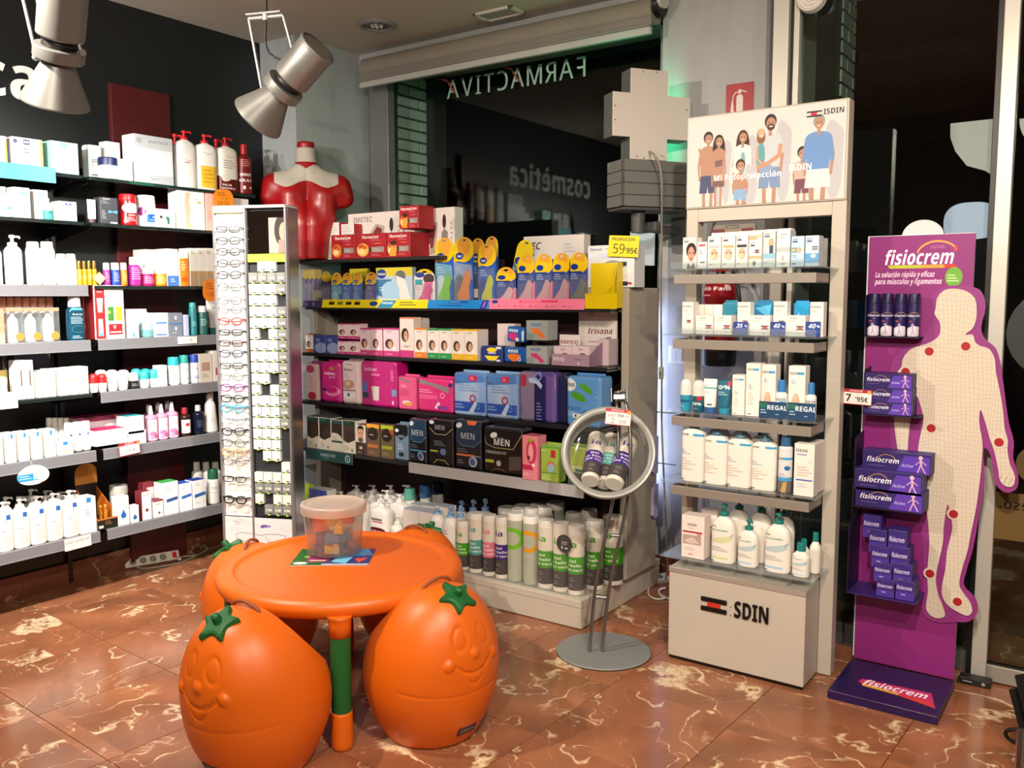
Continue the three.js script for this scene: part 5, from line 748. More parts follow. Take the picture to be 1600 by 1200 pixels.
row(G(3), [
['orange test box', 'box', 478, 490, 522, babe('#b5652a'), { d: 0.06, side: '#8a4f26' }], ['blue test box', 'box', 490, 528, 524, (g) => g.bg('#33448f').e(0.6, 0.7, 0.5, 0.3, '#8f9fcf').l(0.2, 0.2, 0.5, 2, '#b9c4ea', 0.1), { n: 2, d: 0.06, side: '#26336f' }],
['small pink box lower one', 'box', 528, 563, 533, babe('#d2418a', '#f2dde4'), { n: 2, d: 0.06, top: '#d2418a' }], ['small pink box upper one', 'box', 528, 563, 506, babe('#d2418a', '#f2dde4'), { n: 2, d: 0.06, up: 0.083, top: '#d2418a' }],
['pink test box', 'box', 563, 598, 513, babe('#cf3f86', '#f0d5e0'), { n: 2, d: 0.08, top: '#c9418a', side: '#a82f6a' }], ['wide pink test box', 'box', 599, 624, 513, babe('#cf3f86', '#f0d5e0'), { d: 0.08, top: '#c9418a', side: '#a82f6a' }],
['tall white and magenta test box', 'box', 625, 647, 496, (g) => g.bg('#efe3de').r(0, 0, 1, 0.04, '#e08a5a').woman(0.42, 0.44, 0.85).r(0, 0.82, 1, 0.18, '#cf3f86').t('2 en 1', 0.5, 0.72, 0.07, '#3a3030'), { d: 0.06, inset: 0.006, side: '#d9c9c2', top: '#e0b49a' }], ['orange and white test box in the rear', 'box', 646, 662, 497, babe('#e0873a'), { d: 0.05, back: 0.08, side: '#d9c9c2' }],
['white test box with orange foot', 'box', 648, 667, 513, babe('#e58a2f'), { d: 0.08, top: '#e8963f', side: '#d9c9b9' }], ['white test box with green foot', 'box', 668, 706, 514, babe('#2a9a56'), { n: 2, d: 0.08, top: '#3aa86a', side: '#b9d2c2' }], ['white test box with yellow foot', 'box', 706, 746, 515, babe('#edbb1e'), { n: 2, d: 0.09, top: '#ecc23f', side: '#e2d8c2' }],
['navy tampon box with yellow shield', 'box', 752, 785, 541, (g) => g.bg('#1a2f7f').e(0.5, 0.24, 0.24, 0.14, '#f0d21c').t('TAMPAX', 0.5, 0.45, 0.16, '#fff').p('#f0d21c', 0.14, 0.62, 0.86, 0.62, 0.66, 0.92, 0.34, 0.92).r(0.7, 0.04, 0.24, 0.14, '#dfe3ef').r(0.72, 0.85, 0.18, 0.12, '#dfe3ef'), { d: 0.07, side: '#14245f', top: '#1a2f7f' }],
['blue towel pack with orange heart', 'bag', 786, 822, 542, (g) => g.bg('#155fb8').t('evax', 0.42, 0.26, 0.34, '#fff').p('#ee7f2f', 0.16, 0.5, 0.4, 0.42, 0.76, 0.5, 0.7, 0.74, 0.46, 0.98, 0.22, 0.74).o(0.68, 0.78, 0.13, '#dbe3f2').o(0.68, 0.78, 0.07, '#d94a5a'), { d: 0.08, soft: 0.1, side: '#114a92', seam: false }], ['tilted blue towel pack with pink heart', 'bag', 790, 817, 510, (g) => g.bg('#1c66bd').t('evax', 0.4, 0.26, 0.32, '#fff').p('#d92f86', 0.1, 0.5, 0.36, 0.42, 0.64, 0.5, 0.56, 0.74, 0.36, 0.92, 0.16, 0.74).o(0.62, 0.84, 0.14, '#f2d9c2').p('#e9edf6', 0.86, 0.3, 1, 0.2, 1, 0.9, 0.9, 0.9), { d: 0.07, soft: 0.1, up: 0.098, lean: -0.06, side: '#14549f', seam: false }],
['silver towel pack with pink runner', 'box', 822, 855, 541, (g) => g.bg('#a9b0b0').t('evax', 0.46, 0.18, 0.3, '#2a6ab0').p('#d9347f', 0.2, 0.42, 0.5, 0.4, 0.9, 0.86, 0.7, 0.92, 0.5, 0.7, 0.3, 0.64).p('#8fa0a0', 0, 0.7, 0.4, 0.6, 0.3, 1, 0, 1), { d: 0.09, side: '#8a8f86' }], ['silver towel pack with orange runner', 'box', 822, 855, 501, (g) => g.bg('#9fa9a6').t('evax', 0.48, 0.2, 0.28, '#2a7fc0').p('#ef7a2f', 0.25, 0.4, 0.55, 0.38, 0.95, 0.82, 0.78, 0.9, 0.5, 0.7, 0.3, 0.6).p('#7f9a94', 0, 0.6, 0.4, 0.7, 0.3, 1, 0, 1), { d: 0.09, up: 0.109, side: '#6f6a52' }],
['pale pink carton in the rear', 'box', 777, 805, 506, plain('#dccbcb'), { back: 0.1, d: 0.05, up: 0.06 }],
]);
{ const y = GS[3][0], z = GS[3][1] + 0.012, a = xAt(861, y, z), b = xAt(922, y, z), w = b - a, D = 0.2, g = thing('cup_display', 'pale pink printed display tray of cup boxes on third gondola shelf', 'display box', [(a + b) / 2, y + 0.001, z - 0.001]), lil = std(0x9a7a92, 0.5), t = tile(null, w, 0.052, (q) => q.bg('#a98aa0').t('iriscup', 0.2, 0.4, 0.5, '#e6dbe6', 'bold serif', 'center', 0.3).l(0.6, 0.4, 0.3, 1, '#6a4f6a', 0.2).o(0.7, 0.75, 0.1, '#e0d3e0'), 2600);
part(g, 'front_wall', facePaint(box(w, 0.052, 0.003, 0, 0.026, -0.0015, 0.001), t, w, 0.052, 0, 0.026, '#8f6f88'), pmat(t.page)); for (const s of [-1, 1]) part(g, 'side_wall', prism([[-D, 0], [0, 0], [0, 0.052], [-D * 0.75, 0.125], [-D, 0.125]], 0.003).rotateY(-Math.PI / 2).translate(s * (w / 2) + (s > 0 ? 0 : 0.003), 0, 0), lil); part(g, 'tray_floor', box(w - 0.008, 0.003, D - 0.004, 0, 0.002, -D / 2, 0.001), lil);
const hb = tile(null, w * 1.0, 0.24, (q) => q.bg('#e6d9d0').t('sill', 0.32, 0.12, 0.1, '#a3623a', 'italic bold serif').r(0.16, 0.18, 0.8, 0.8, '#efe6e2').t('Irisana', 0.55, 0.44, 0.15, '#7a1f2c', 'italic bold serif').l(0.25, 0.64, 0.5, 1, '#c98ab0', 0.05).l(0.2, 0.74, 0.6, 1, '#d98aa5', 0.05).l(0.25, 0.82, 0.5, 1, '#c98ab0', 0.05), 2600);
part(g, 'header_card', facePaint(box(w, 0.24, 0.004, 0.03, 0.136, -D + 0.008, 0.001), hb, w, 0.24, 0.03, 0.136, '#d9c9c9'), pmat(hb.page));
const cup = (q) => q.bg('#e2cdd6').t('iris', 0.5, 0.18, 0.16, '#8a5a6a', 'italic bold serif').e(0.62, 0.66, 0.28, 0.3, '#6f5560').e(0.62, 0.76, 0.2, 0.2, '#8f7078').o(0.18, 0.74, 0.16, '#3f6fb0').o(0.18, 0.74, 0.09, '#c9d8ef');
row({ face: 'z', at: z - 0.004, y: y + 0.005, phrase: 'pink display tray' }, [['pink menstrual cup box', 'box', 865, 921, 541, cup, { n: 2, inset: 0.003, d: 0.06, side: '#cdb6c2', top: '#e6d6dc' }], ['small tilted white brand card', 'card', 874, 906, 523, (q) => q.bg('#ecdfe0').t('Irisana', 0.5, 0.5, 0.4, '#7a1f2c', 'italic bold serif', 'center', 0.9, Math.PI), { up: 0.06, back: 0.07, inset: 0.003, cat: 'card' }], ['white brand card on rear boxes', 'card', 898, 918, 503, (q) => q.bg('#f0e8e4').t('Irisana', 0.5, 0.35, 0.24, '#7a1f2c', 'italic bold serif'), { up: 0.08, back: 0.09, inset: 0.003 }]].slice(0, 2));
row({ face: 'z', at: z, y, phrase: 'third gondola shelf end' }, [['narrow pale pink carton', 'box', 934, 951, 530, plain('#d9c3c9'), { back: 0.1, d: 0.09, side: '#c9b0b9' }]]);
}
row(G(2), [
['narrow white and rose pack', 'bag', 476, 498, 566, (g) => g.bg('#cfb3b3').e(0.4, 0.18, 0.3, 0.1, '#a8456a').e(0.5, 0.86, 0.3, 0.1, '#a8303f').l(0.3, 0.35, 0.3, 6, '#a98a8f', 0.06), { d: 0.08, side: '#a33a72' }],
['magenta pad pack', 'bag', 500, 531, 564, (g) => g.bg('#c81f7f').t('indasec', 0.5, 0.3, 0.1, '#f6d9ea').t('dermal', 0.6, 0.39, 0.06, '#f2b9d6', 'italic bold sans-serif').e(0.6, 0.18, 0.14, 0.04, '#b08a2a').e(0.6, 0.72, 0.36, 0.12, '#e08ab9').e(0.55, 0.69, 0.3, 0.08, '#c81f7f').r(0.1, 0.66, 0.22, 0.07, '#2f2f7a'), { d: 0.1, side: '#a3176a' }],
['white and pink maternity pack', 'bag', 532, 561, 562, (g) => g.bg('#f0d8dc').l(0.3, 0.1, 0.5, 1, '#555', 0.03).t('Mabel', 0.42, 0.23, 0.09, '#4a4a4a').l(0.1, 0.31, 0.45, 3, '#b9a5a8', 0.04).e(0.4, 0.55, 0.34, 0.1, '#c99a86').e(0.4, 0.53, 0.12, 0.05, '#e9c9b6').r(0, 0.67, 0.8, 0.02, '#7a4a40').r(0.05, 0.72, 0.7, 0.14, '#f6f1ef').o(0.42, 0.78, 0.07, '#3f5f9f'), { d: 0.1, side: '#e6b9c4' }],
['large magenta pants pack', 'bag', 562, 619, 563, (g) => g.bg('#c3127a').t('indasec', 0.3, 0.2, 0.11, '#f6dcea', 'sans-serif').t('dermal', 0.42, 0.31, 0.07, '#f0b9d6', 'italic bold sans-serif').t('Pant', 0.44, 0.4, 0.09, '#a8106a').o(0.12, 0.5, 0.05, '#3f6fb5').e(0.12, 0.6, 0.07, 0.1, '#3f6fb5').r(0.04, 0.7, 0.18, 0.12, '#0f3f3a').p('#d9cfcc', 0.3, 0.56, 0.52, 0.56, 0.5, 0.86, 0.34, 0.86).l(0.84, 0.2, 0.1, 8, '#e9a9cf', 0.03).r(0.86, 0.6, 0.1, 0.14, '#6f9fcf').r(0.86, 0.84, 0.05, 0.08, '#e9d3df'), { d: 0.12, soft: 0.12, side: '#a80f68' }],
['small pink towel pack', 'bag', 620, 649, 587, (g) => g.bg('#e8568f').p('#8f7f86', 0.1, 0.06, 0.7, 0.16, 0.7, 0.22, 0.1, 0.12).r(0.14, 0.4, 0.5, 0.2, '#d9407f').e(0.5, 0.78, 0.24, 0.06, '#f0d8e2').e(0.6, 0.82, 0.22, 0.05, '#e9a53a').l(0.2, 0.28, 0.4, 2, '#f6c2d6', 0.04), { d: 0.09, soft: 0.12, side: '#c93f78' }],
['wide bright pink towel pack', 'bag', 650, 706, 590, (g) => g.bg('#df2f80').p('#8f8388', 0, 0.06, 0.9, 0.26, 0.9, 0.44, 0.4, 0.24, 0, 0.18).l(0.08, 0.36, 0.5, 2, '#f0a9c9', 0.06).r(0.08, 0.5, 0.5, 0.12, '#ea5a9a').ring(0.72, 0.5, 0.07, 0.02, '#f0b9d2').p('#e9d9e2', 0.5, 0.86, 0.6, 0.68, 0.66, 0.72, 0.58, 0.9).r(0.58, 0.8, 0.3, 0.09, '#7f3f9f').o(0.04, 0.13, 0.06, '#3f2f7a').o(0.93, 0.2, 0.06, '#3f2f7a'), { d: 0.11, soft: 0.14, side: '#b9226a' }],
['pale blue pad pack with red seal', 'bag', 706, 807, [581, 583], (g) => g.grad(0, 0, 1, 1, '#8fb2e2', '#b9d0ef', '#7fa6de').p('#4f86cf', 0, 0, 1, 0, 1, 0.22, 0, 0.3).t('TENA', 0.16, 0.24, 0.06, '#3a4a6a').r(0.5, 0.08, 0.26, 0.13, '#d02a5a').l(0.54, 0.12, 0.18, 2, '#f2c2cf', 0.04).l(0.2, 0.3, 0.6, 3, '#6f93cf', 0.06).ring(0.62, 0.6, 0.07, 0.035, '#b02a4f').r(0, 0.68, 1, 0.22, '#2f56b5').p('#c9d9f2', 0.5, 0.9, 0.68, 0.66, 0.76, 0.7, 0.64, 0.92).ring(0.78, 0.78, 0.05, 0.02, '#6f9fe6').l(0.06, 0.74, 0.4, 2, '#9fb9ea', 0.06), { n: 2, d: 0.12, soft: 0.12, side: '#6f97d6' }],
['purple pad pack', 'bag', 808, 866, 579, (g) => g.bg('#5a3f8f').r(0, 0, 0.44, 1, '#8a7a96').r(0.44, 0.12, 0.3, 0.88, '#1f1f55').r(0.06, 0.1, 0.16, 0.22, '#b02a4a').p('#b9c9ea', 0.28, 0.16, 0.5, 0.14, 0.66, 0.28, 0.62, 0.36, 0.5, 0.26, 0.3, 0.24).ring(0.54, 0.12, 0.07, 0.03, '#7f9fe0').l(0.5, 0.62, 0.16, 6, '#8f86c9', 0.06).t('TENA', 0.1, 0.78, 0.07, '#5a4a72', 'bold sans-serif', 'center', 0.3, -1.57).r(0.78, 0.1, 0.22, 0.9, '#6f559f'), { d: 0.13, soft: 0.12, side: '#6a56a3' }],
['dark navy pad pack in the rear', 'bag', 864, 886, 584, plain('#1f2550'), { d: 0.1, back: 0.03, side: '#1a1f45' }],
['sky blue pants pack with green leaves', 'bag', 882, 938, 586, (g) => g.bg('#5c9ad9').e(0.1, 0.2, 0.2, 0.12, '#e9eef2').t('TENA', 0.1, 0.2, 0.1, '#2f3f5f').e(0.58, 0.26, 0.2, 0.06, '#57a52f', 0.5).e(0.36, 0.42, 0.22, 0.07, '#4f9f2a', 0.4).t('Pants', 0.24, 0.64, 0.11, '#2f5fb0').ring(0.56, 0.74, 0.06, 0.03, '#3f6fb5').r(0, 0.7, 0.3, 0.09, '#7fb2e6').r(0.2, 0.74, 0.28, 0.08, '#eef2f5').r(0.26, 0.76, 0.05, 0.04, '#222').l(0.84, 0.4, 0.06, 1, '#e9eef2', 0.03), { d: 0.13, soft: 0.12, inset: -0.015, side: '#3f7fc4' }],
]);
const dye = (c) => (g) => g.bg('#e6dfcf').r(0.04, 0.02, 0.92, 0.66, c).r(0.04, 0.02, 0.92, 0.14, '#123f30').l(0.15, 0.06, 0.7, 1, '#4f8f72', 0.05).e(0.62, 0.5, 0.34, 0.24, '#' + (c === '#3a2a20' ? '5a4030' : '3b2a1f')).p('#e6dfcf', 0.04, 0.62, 0.4, 0.7, 0.96, 0.58, 0.96, 0.74, 0.04, 0.74).l(0.12, 0.78, 0.45, 4, '#9a927f', 0.04).o(0.72, 0.9, 0.08, '#7a8a5a');
const men = (c, acc) => (g) => g.bg('#0d0f16').p(c, 0.04, 0.06, 0.96, 0.06, 0.96, 0.42, 0.72, 0.54, 0.28, 0.54, 0.04, 0.42).s(acc, 0.012, 0.04, 0.42, 0.28, 0.54, 0.72, 0.54, 0.96, 0.42).e(0.18, 0.14, 0.12, 0.05, '#dfe6ea', -0.3).t('MEN', 0.5, 0.34, 0.17, '#c3ccd2', 'sans-serif').l(0.12, 0.6, 0.5, 2, '#5f6a7a', 0.045).r(0.06, 0.71, 0.9, 0.03, acc).e(0.68, 0.84, 0.16, 0.1, '#9fb4cf', -0.6).e(0.66, 0.84, 0.1, 0.07, '#3f5a8f', -0.6).l(0.1, 0.82, 0.3, 2, '#6f7a8a', 0.05);
row(G(1), [
['dark brown hair colour box', 'box', 480, 518, [651, 653], dye('#2a1c16'), { n: 2, d: 0.08, top: '#1f4a38', side: '#d9cfb9' }], ['hair colour box with white arch', 'box', 518, 536, 656, (g) => g.bg('#e6dfcf').r(0.04, 0.02, 0.92, 0.6, '#2f2620').r(0.04, 0.02, 0.92, 0.1, '#2a5a5a').e(0.3, 0.68, 0.7, 0.26, '#e9e2d3').r(0.04, 0.66, 0.92, 0.06, '#1f4a4f').l(0.12, 0.54, 0.4, 3, '#b9b09c', 0.04), { d: 0.08, top: '#1f4a38', side: '#d9cfb9' }], ['golden brown hair colour box', 'box', 536, 556, 657, dye('#4a382a'), { d: 0.08, top: '#1f4a38', side: '#d9cfb9' }],
["men's hair colour box with printed face", 'box', 556, 572, 664, (g) => g.bg('#c9c3bc').e(0.5, 0.3, 0.3, 0.24, '#c08f74').p('#241a16', 0.18, 0.24, 0.24, 0.06, 0.5, 0.01, 0.78, 0.06, 0.82, 0.24, 0.7, 0.14, 0.3, 0.14).e(0.38, 0.28, 0.06, 0.02, '#241a16').e(0.62, 0.28, 0.06, 0.02, '#241a16').e(0.5, 0.5, 0.26, 0.08, '#5a4234').r(0, 0.58, 1, 0.42, '#3a2520').t('50', 0.5, 0.76, 0.12, '#e6e0dc').l(0.2, 0.9, 0.6, 1, '#a98', 0.05), { d: 0.05, side: '#2a1c18' }],
['orange-topped hair dye box', 'box', 573, 593, 663, (g) => g.bg('#5f4a36').r(0, 0, 1, 0.12, '#e8a32a').e(0.5, 0.3, 0.42, 0.2, '#1f1512').l(0.25, 0.32, 0.5, 1, '#e0d3c2', 0.05).r(0.1, 0.62, 0.8, 0.1, '#b06a2a').l(0.15, 0.82, 0.7, 2, '#8a6f52', 0.06), { d: 0.05, side: '#4a382a' }], ['green-topped hair dye box', 'box', 595, 615, 665, (g) => g.bg('#5f5136').r(0, 0, 1, 0.12, '#a9c42a').e(0.5, 0.3, 0.42, 0.2, '#1f1512').p('#c9402a', 0.6, 0.1, 0.98, 0.16, 0.9, 0.3).l(0.25, 0.32, 0.5, 1, '#e0d3c2', 0.05).r(0.1, 0.62, 0.8, 0.1, '#8a9a2a').l(0.15, 0.82, 0.7, 2, '#8a7f52', 0.06), { d: 0.05, side: '#4a402a' }],
['slim grey blue men pad pack', 'bag', 615, 636, 662, (g) => g.bg('#12151c').r(0, 0.3, 1, 0.7, '#6f8aa3').p('#12151c', 0, 0.3, 0.5, 0.46, 1, 0.3).e(0.2, 0.2, 0.14, 0.05, '#dfe6ea').t('MEN', 0.5, 0.35, 0.1, '#9fb0be').l(0.25, 0.56, 0.5, 3, '#b9c9d6', 0.06).e(0.5, 0.84, 0.2, 0.06, '#20242c'), { d: 0.07, soft: 0.1, side: '#2a3340' }],
['black men pad pack with blue badge', 'bag', 637, 665, 653, men('#1f3f5f', '#4f9fd0'), { d: 0.09, soft: 0.1, side: '#0c0e14', inset: 0.004 }], ['black men pad pack with olive line', 'bag', 667, 707, 654, (g) => g.bg('#0d0f16').s('#b9bd6f', 0.014, 0.08, 0.22, 0.3, 0.34, 0.72, 0.34, 0.96, 0.2).e(0.16, 0.1, 0.1, 0.04, '#dfe6ea').t('MEN', 0.48, 0.2, 0.13, '#b9bfc2', 'sans-serif').l(0.25, 0.48, 0.5, 3, '#7f8a94', 0.04).r(0.1, 0.68, 0.3, 0.04, '#a9b03f').e(0.6, 0.7, 0.12, 0.07, '#5f7aa9').s('#c9b95f', 0.014, 0.2, 0.98, 0.36, 0.88, 0.66, 0.88, 0.82, 0.98), { d: 0.09, soft: 0.1, side: '#0c0e14' }],
['black men pad pack with orange stripe', 'bag', 709, 751, 655, (g) => { men('#16304a', '#4f7fa9')(g); g.p('#e8762a', 0.46, 0.04, 0.84, 0.04, 0.78, 0.12, 0.52, 0.12).r(0.06, 0.7, 0.7, 0.035, '#d9702a'); }, { d: 0.09, soft: 0.1, side: '#0c0e14' }], ['wide black men pants pack', 'bag', 753, 815, 667, (g) => g.bg('#0c0c0c').s('#8f8f62', 0.02, 0.0, 0.16, 0.1, 0.4, 0.3, 0.46, 0.76, 0.46, 0.98, 0.14).e(0.28, 0.2, 0.09, 0.06, '#dfe2e0', -0.3).t('MEN', 0.48, 0.34, 0.19, '#d3d6d6').l(0.28, 0.24, 0.4, 1, '#888', 0.04).t('PREMIUM FIT', 0.34, 0.56, 0.08, '#aeb0aa').r(0.06, 0.72, 0.22, 0.06, '#a9b03a').p('#4a4642', 0.66, 0.62, 0.96, 0.58, 0.96, 0.86, 0.66, 0.9).e(0.4, 0.78, 0.06, 0.06, '#aab').s('#6f6f50', 0.014, 0.2, 0.98, 0.3, 0.9, 0.5, 0.9, 0.6, 0.98), { d: 0.11, soft: 0.1, side: '#0c0c0c' }],
['pink pantyliner box', 'box', 816, 840, 681, (g) => g.bg('#e88a96').e(0.6, 0.36, 0.34, 0.28, '#d0345a').e(0.55, 0.38, 0.16, 0.2, '#f0a9b6').r(0.36, 0.08, 0.3, 0.07, '#8fb02a').e(0.42, 0.5, 0.1, 0.05, '#7a1f2c').r(0, 0.66, 0.7, 0.12, '#c32a52').o(0.72, 0.66, 0.1, '#e9e3ea').l(0.1, 0.84, 0.5, 2, '#f6cdd4', 0.04), { d: 0.07, inset: -0.01, side: '#b94a60', top: '#b9566a' }], ['green pantyliner pack', 'bag', 842, 872, 695, (g) => g.bg('#96b84a').r(0, 0, 1, 0.1, '#5a9a2a').l(0.1, 0.16, 0.4, 1, '#e9f0d3', 0.04).r(0.58, 0.14, 0.24, 0.2, '#b02a3a').e(0.6, 0.56, 0.2, 0.12, '#d94a4a').e(0.6, 0.62, 0.18, 0.14, '#8fb4c4').r(0.1, 0.72, 0.8, 0.04, '#6f9a2f').l(0.1, 0.8, 0.6, 3, '#cfe0a3', 0.05), { d: 0.08, soft: 0.1, inset: -0.02, side: '#7fa03a' }],
['lime green pack behind the ring stand', 'bag', 884, 918, 697, (g) => g.bg('#9ab04a').r(0, 0.5, 1, 0.3, '#b9c98a').r(0.4, 0.58, 0.5, 0.06, '#1f5f4a').r(0, 0.66, 1, 0.34, '#3a5a4a'), { d: 0.07, soft: 0.1, inset: -0.01, side: '#7f9a3a' }],
]);
{ const y = GS[1][0], z = GS[1][1] + 0.008, a = xAt(478, y - 0.02, z), b = xAt(551, y - 0.02, z), w = b - a, t = tile(null, w, 0.055, (g) => g.bg('#104a4a').t('FARMATINT', 0.48, 0.42, 0.4, '#c9d3cf', 'italic sans-serif').l(0.36, 0.68, 0.24, 1, '#6f9a94', 0.12).o(0.9, 0.5, 0.34, '#c9d3cf').o(0.9, 0.5, 0.26, '#104a4a').t('h', 0.9, 0.5, 0.3, '#c9d3cf'), 2600);
const m = new THREE.Mesh(facePaint(box(w, 0.055, 0.003, 0, 0, 0, 0.0008), t, w, 0.055, 0, 0, '#104a4a'), pmat(t.page)); m.position.set((a + b) / 2, y - 0.026, z); top(m, 'shelf_strip', 'dark teal printed strip under the hair colour boxes', 'shelf strip'); }
const ia = (c, n = 3) => (g) => { g.bg('#e2d9ca').r(0, 0.44, 1, 0.25, c).r(0, 0.69, 1, 0.25, '#4a4644').r(0, 0.93, 1, 0.07, '#e6dfd2'); g.t('ia', 0.5, 0.26, 0.13, c); ['Gel', 'de baño', 'aloe vera'].slice(0, n).forEach((s, i) => g.t(s, 0.5, 0.5 + i * 0.065, 0.055, '#f0ece6')); g.l(0.36, 0.75, 0.3, 2, '#8f8b88', 0.03).l(0.36, 0.84, 0.24, 2, '#8f8b88', 0.03); };
const ringG = (c) => (g) => g.bg('#aeb2a0').ring(0.5, 0.36, 0.13, 0.06, c).l(0.4, 0.62, 0.2, 2, '#9a9f8a', 0.05);
const sebam = (g) => g.bg('#eeebe6').r(0.36, 0.28, 0.26, 0.05, '#6f6a6a').r(0.4, 0.35, 0.24, 0.03, '#b9474f').e(0.5, 0.62, 0.26, 0.12, '#5a1020').t('60%', 0.5, 0.61, 0.11, '#e8d8d8').p('#2a2224', 0.72, 0.75, 0.9, 0.6, 0.9, 1, 0.72, 1);
row(G(0), [
['white pump bottle with powder blue pump', 'pump', 674, 715, [794, 799], (g) => g.bg('#efebe5').l(0.36, 0.26, 0.3, 2, '#a99', 0.05).l(0.36, 0.4, 0.3, 1, '#555', 0.05).l(0.36, 0.5, 0.22, 1, '#c88', 0.04).r(0.86, 0.2, 0.06, 0.7, '#c5c0bb'), { n: 2, pump: '#8fb6e6', flat: 0.95, body: 0.9, e: 2, reach: 0.02, back: 0.005 }],
['tall bath gel with green band', 'gel', 715.5, 734, 813, ia('#3f9a14'), { gap: 0.003 }], ['tall bath gel with teal band', 'gel', 735, 755, 801, ia('#4fa39b'), { gap: 0.003 }], ['tall bath gel with pink band', 'gel', 756, 775, 804, ia('#e8798f'), { gap: 0.003 }], ['tall bath gel with purple band', 'gel', 775.5, 795, 807, ia('#3f2a80'), { gap: 0.003 }],
['clear gel bottle with green ring print', 'gel', 795, 818, 801, ringG('#6fb52a'), { cap: '#f2efe8', gap: 0.003 }], ['clear gel bottle with orange ring print', 'gel', 819, 842, 806, ringG('#dd9a1c'), { cap: '#f2efe8', gap: 0.003 }],
['wrapped green-band gel bottle', 'gel', 842, 912, [812, 821], ia('#3f9a14'), { n: 3, gap: 0.003 }],
]);
row(G(0), [
['white box with pale blue top', 'box', 631, 679, [796, 800], (g) => g.bg('#e9e2da').l(0.3, 0.45, 0.4, 1, '#8a8580', 0.04).l(0.2, 0.7, 0.5, 1, '#a88', 0.04).r(0, 0, 1, 0.02, '#a9b9d6'), { n: 2, back: 0.05, d: 0.07, top: '#cfd6e4', side: '#cfcbd3' }],
['white box in second rank', 'box', 640, 700, [789, 792], plain('#e9e2da'), { n: 3, back: 0.14, d: 0.07, top: '#c3cbd9', side: '#b9b9bd' }],
['small white pump bottle by the toy bucket', 'pump', 614, 630, 804, plain('#efece6'), { back: 0.05, pump: '#efece8', body: 0.72, reach: 0.024, dir: 0.2 }],
['white pump bottle with red discount seal', 'pump', 583, 612, 780, sebam, { back: 0.05, flat: 0.6, e: 3, pump: '#f0eeea', reach: 0.03, body: 0.86 }], ['broad white pump bottle', 'pump', 553, 640, [773, 772], (g) => g.bg('#edeae5'), { n: 3, back: 0.14, flat: 0.6, e: 3, pump: '#efedea', reach: 0.03, body: 0.86, dir: Math.PI - 0.2 }],
['white shower gel with teal cap', 'bot', 632, 651, 763, (g) => g.bg('#e6e6e0'), { back: 0.2, cap: '#5fae9c', capW: 0.72, capH: 0.2, topW: 0.74, flat: 0.7, sh: 0.05 }], ['white shower gel with blue cap', 'bot', 656, 675, 757, (g) => g.bg('#e6e6e0'), { back: 0.27, cap: '#3f74ae', capW: 0.76, capH: 0.22, topW: 0.8, flat: 0.7, sh: 0.05 }], ['white shower gel with navy cap', 'bot', 674, 694, 754, plain('#e6e6e0'), { back: 0.36, cap: '#1c2a5f', capW: 0.76, capH: 0.2, topW: 0.85, flat: 0.7, sh: 0.05 }],
['pump bottle in the white cluster', 'pump', 522, 618, [768, 766], (g) => g.bg('#e9e6e1'), { n: 4, back: 0.22, flat: 0.6, e: 3, pump: '#ecebe7', reach: 0.034, dir: Math.PI, body: 0.85 }], ['rear pump bottle of white cluster', 'pump', 545, 652, [758, 758], plain('#e9e6e1'), { n: 4, back: 0.32, flat: 0.6, e: 3, pump: '#ecebe7', reach: 0.034, dir: Math.PI, body: 0.85 }],
['rear white bottle with powder blue pump', 'pump', 698, 728, [790, 790], plain('#efebe5'), { n: 2, back: 0.12, pump: '#8fb6e6', reach: 0.026 }], ['deep rear bottle with blue pump', 'pump', 712, 768, [782, 779], plain('#efebe5'), { n: 3, back: 0.26, pump: '#8fb6e6', reach: 0.026 }],
['tall clear gel in second rank', 'gel', 800, 862, [795, 792], plain('#aeb2a0'), { n: 3, back: 0.1, cap: '#f2efe8', gap: 0.004 }], ['tall clear gel at the back', 'gel', 780, 880, [792, 784], plain('#aeb2a0'), { n: 4, back: 0.22, cap: '#f2efe8', gap: 0.004 }],
['green-band gel behind ring stand', 'gel', 916, 942, 812, ia('#3f9a14'), { n: 1, back: 0.1, gap: 0.004 }], ['green-band gel at the gondola end', 'gel', 942, 972, [806, 802], ia('#3f9a14'), { n: 1, back: 0.2, gap: 0.004 }], ['green-band gel in the rear rank', 'gel', 884, 932, [800, 796], ia('#3f9a14'), { n: 2, back: 0.24, gap: 0.004 }],
['lime tube behind spectacle stand', 'tube', 478, 492, 756, (g) => g.bg('#a9c43a'), { back: 0.18 }], ['violet blue carton behind spectacle stand', 'box', 484, 512, 765, (g) => g.bg('#5a6ab9').r(0.6, 0, 0.4, 1, '#3a4ab0').l(0.1, 0.4, 0.4, 3, '#a9b4e6', 0.08), { back: 0.12, d: 0.07 }],
]);
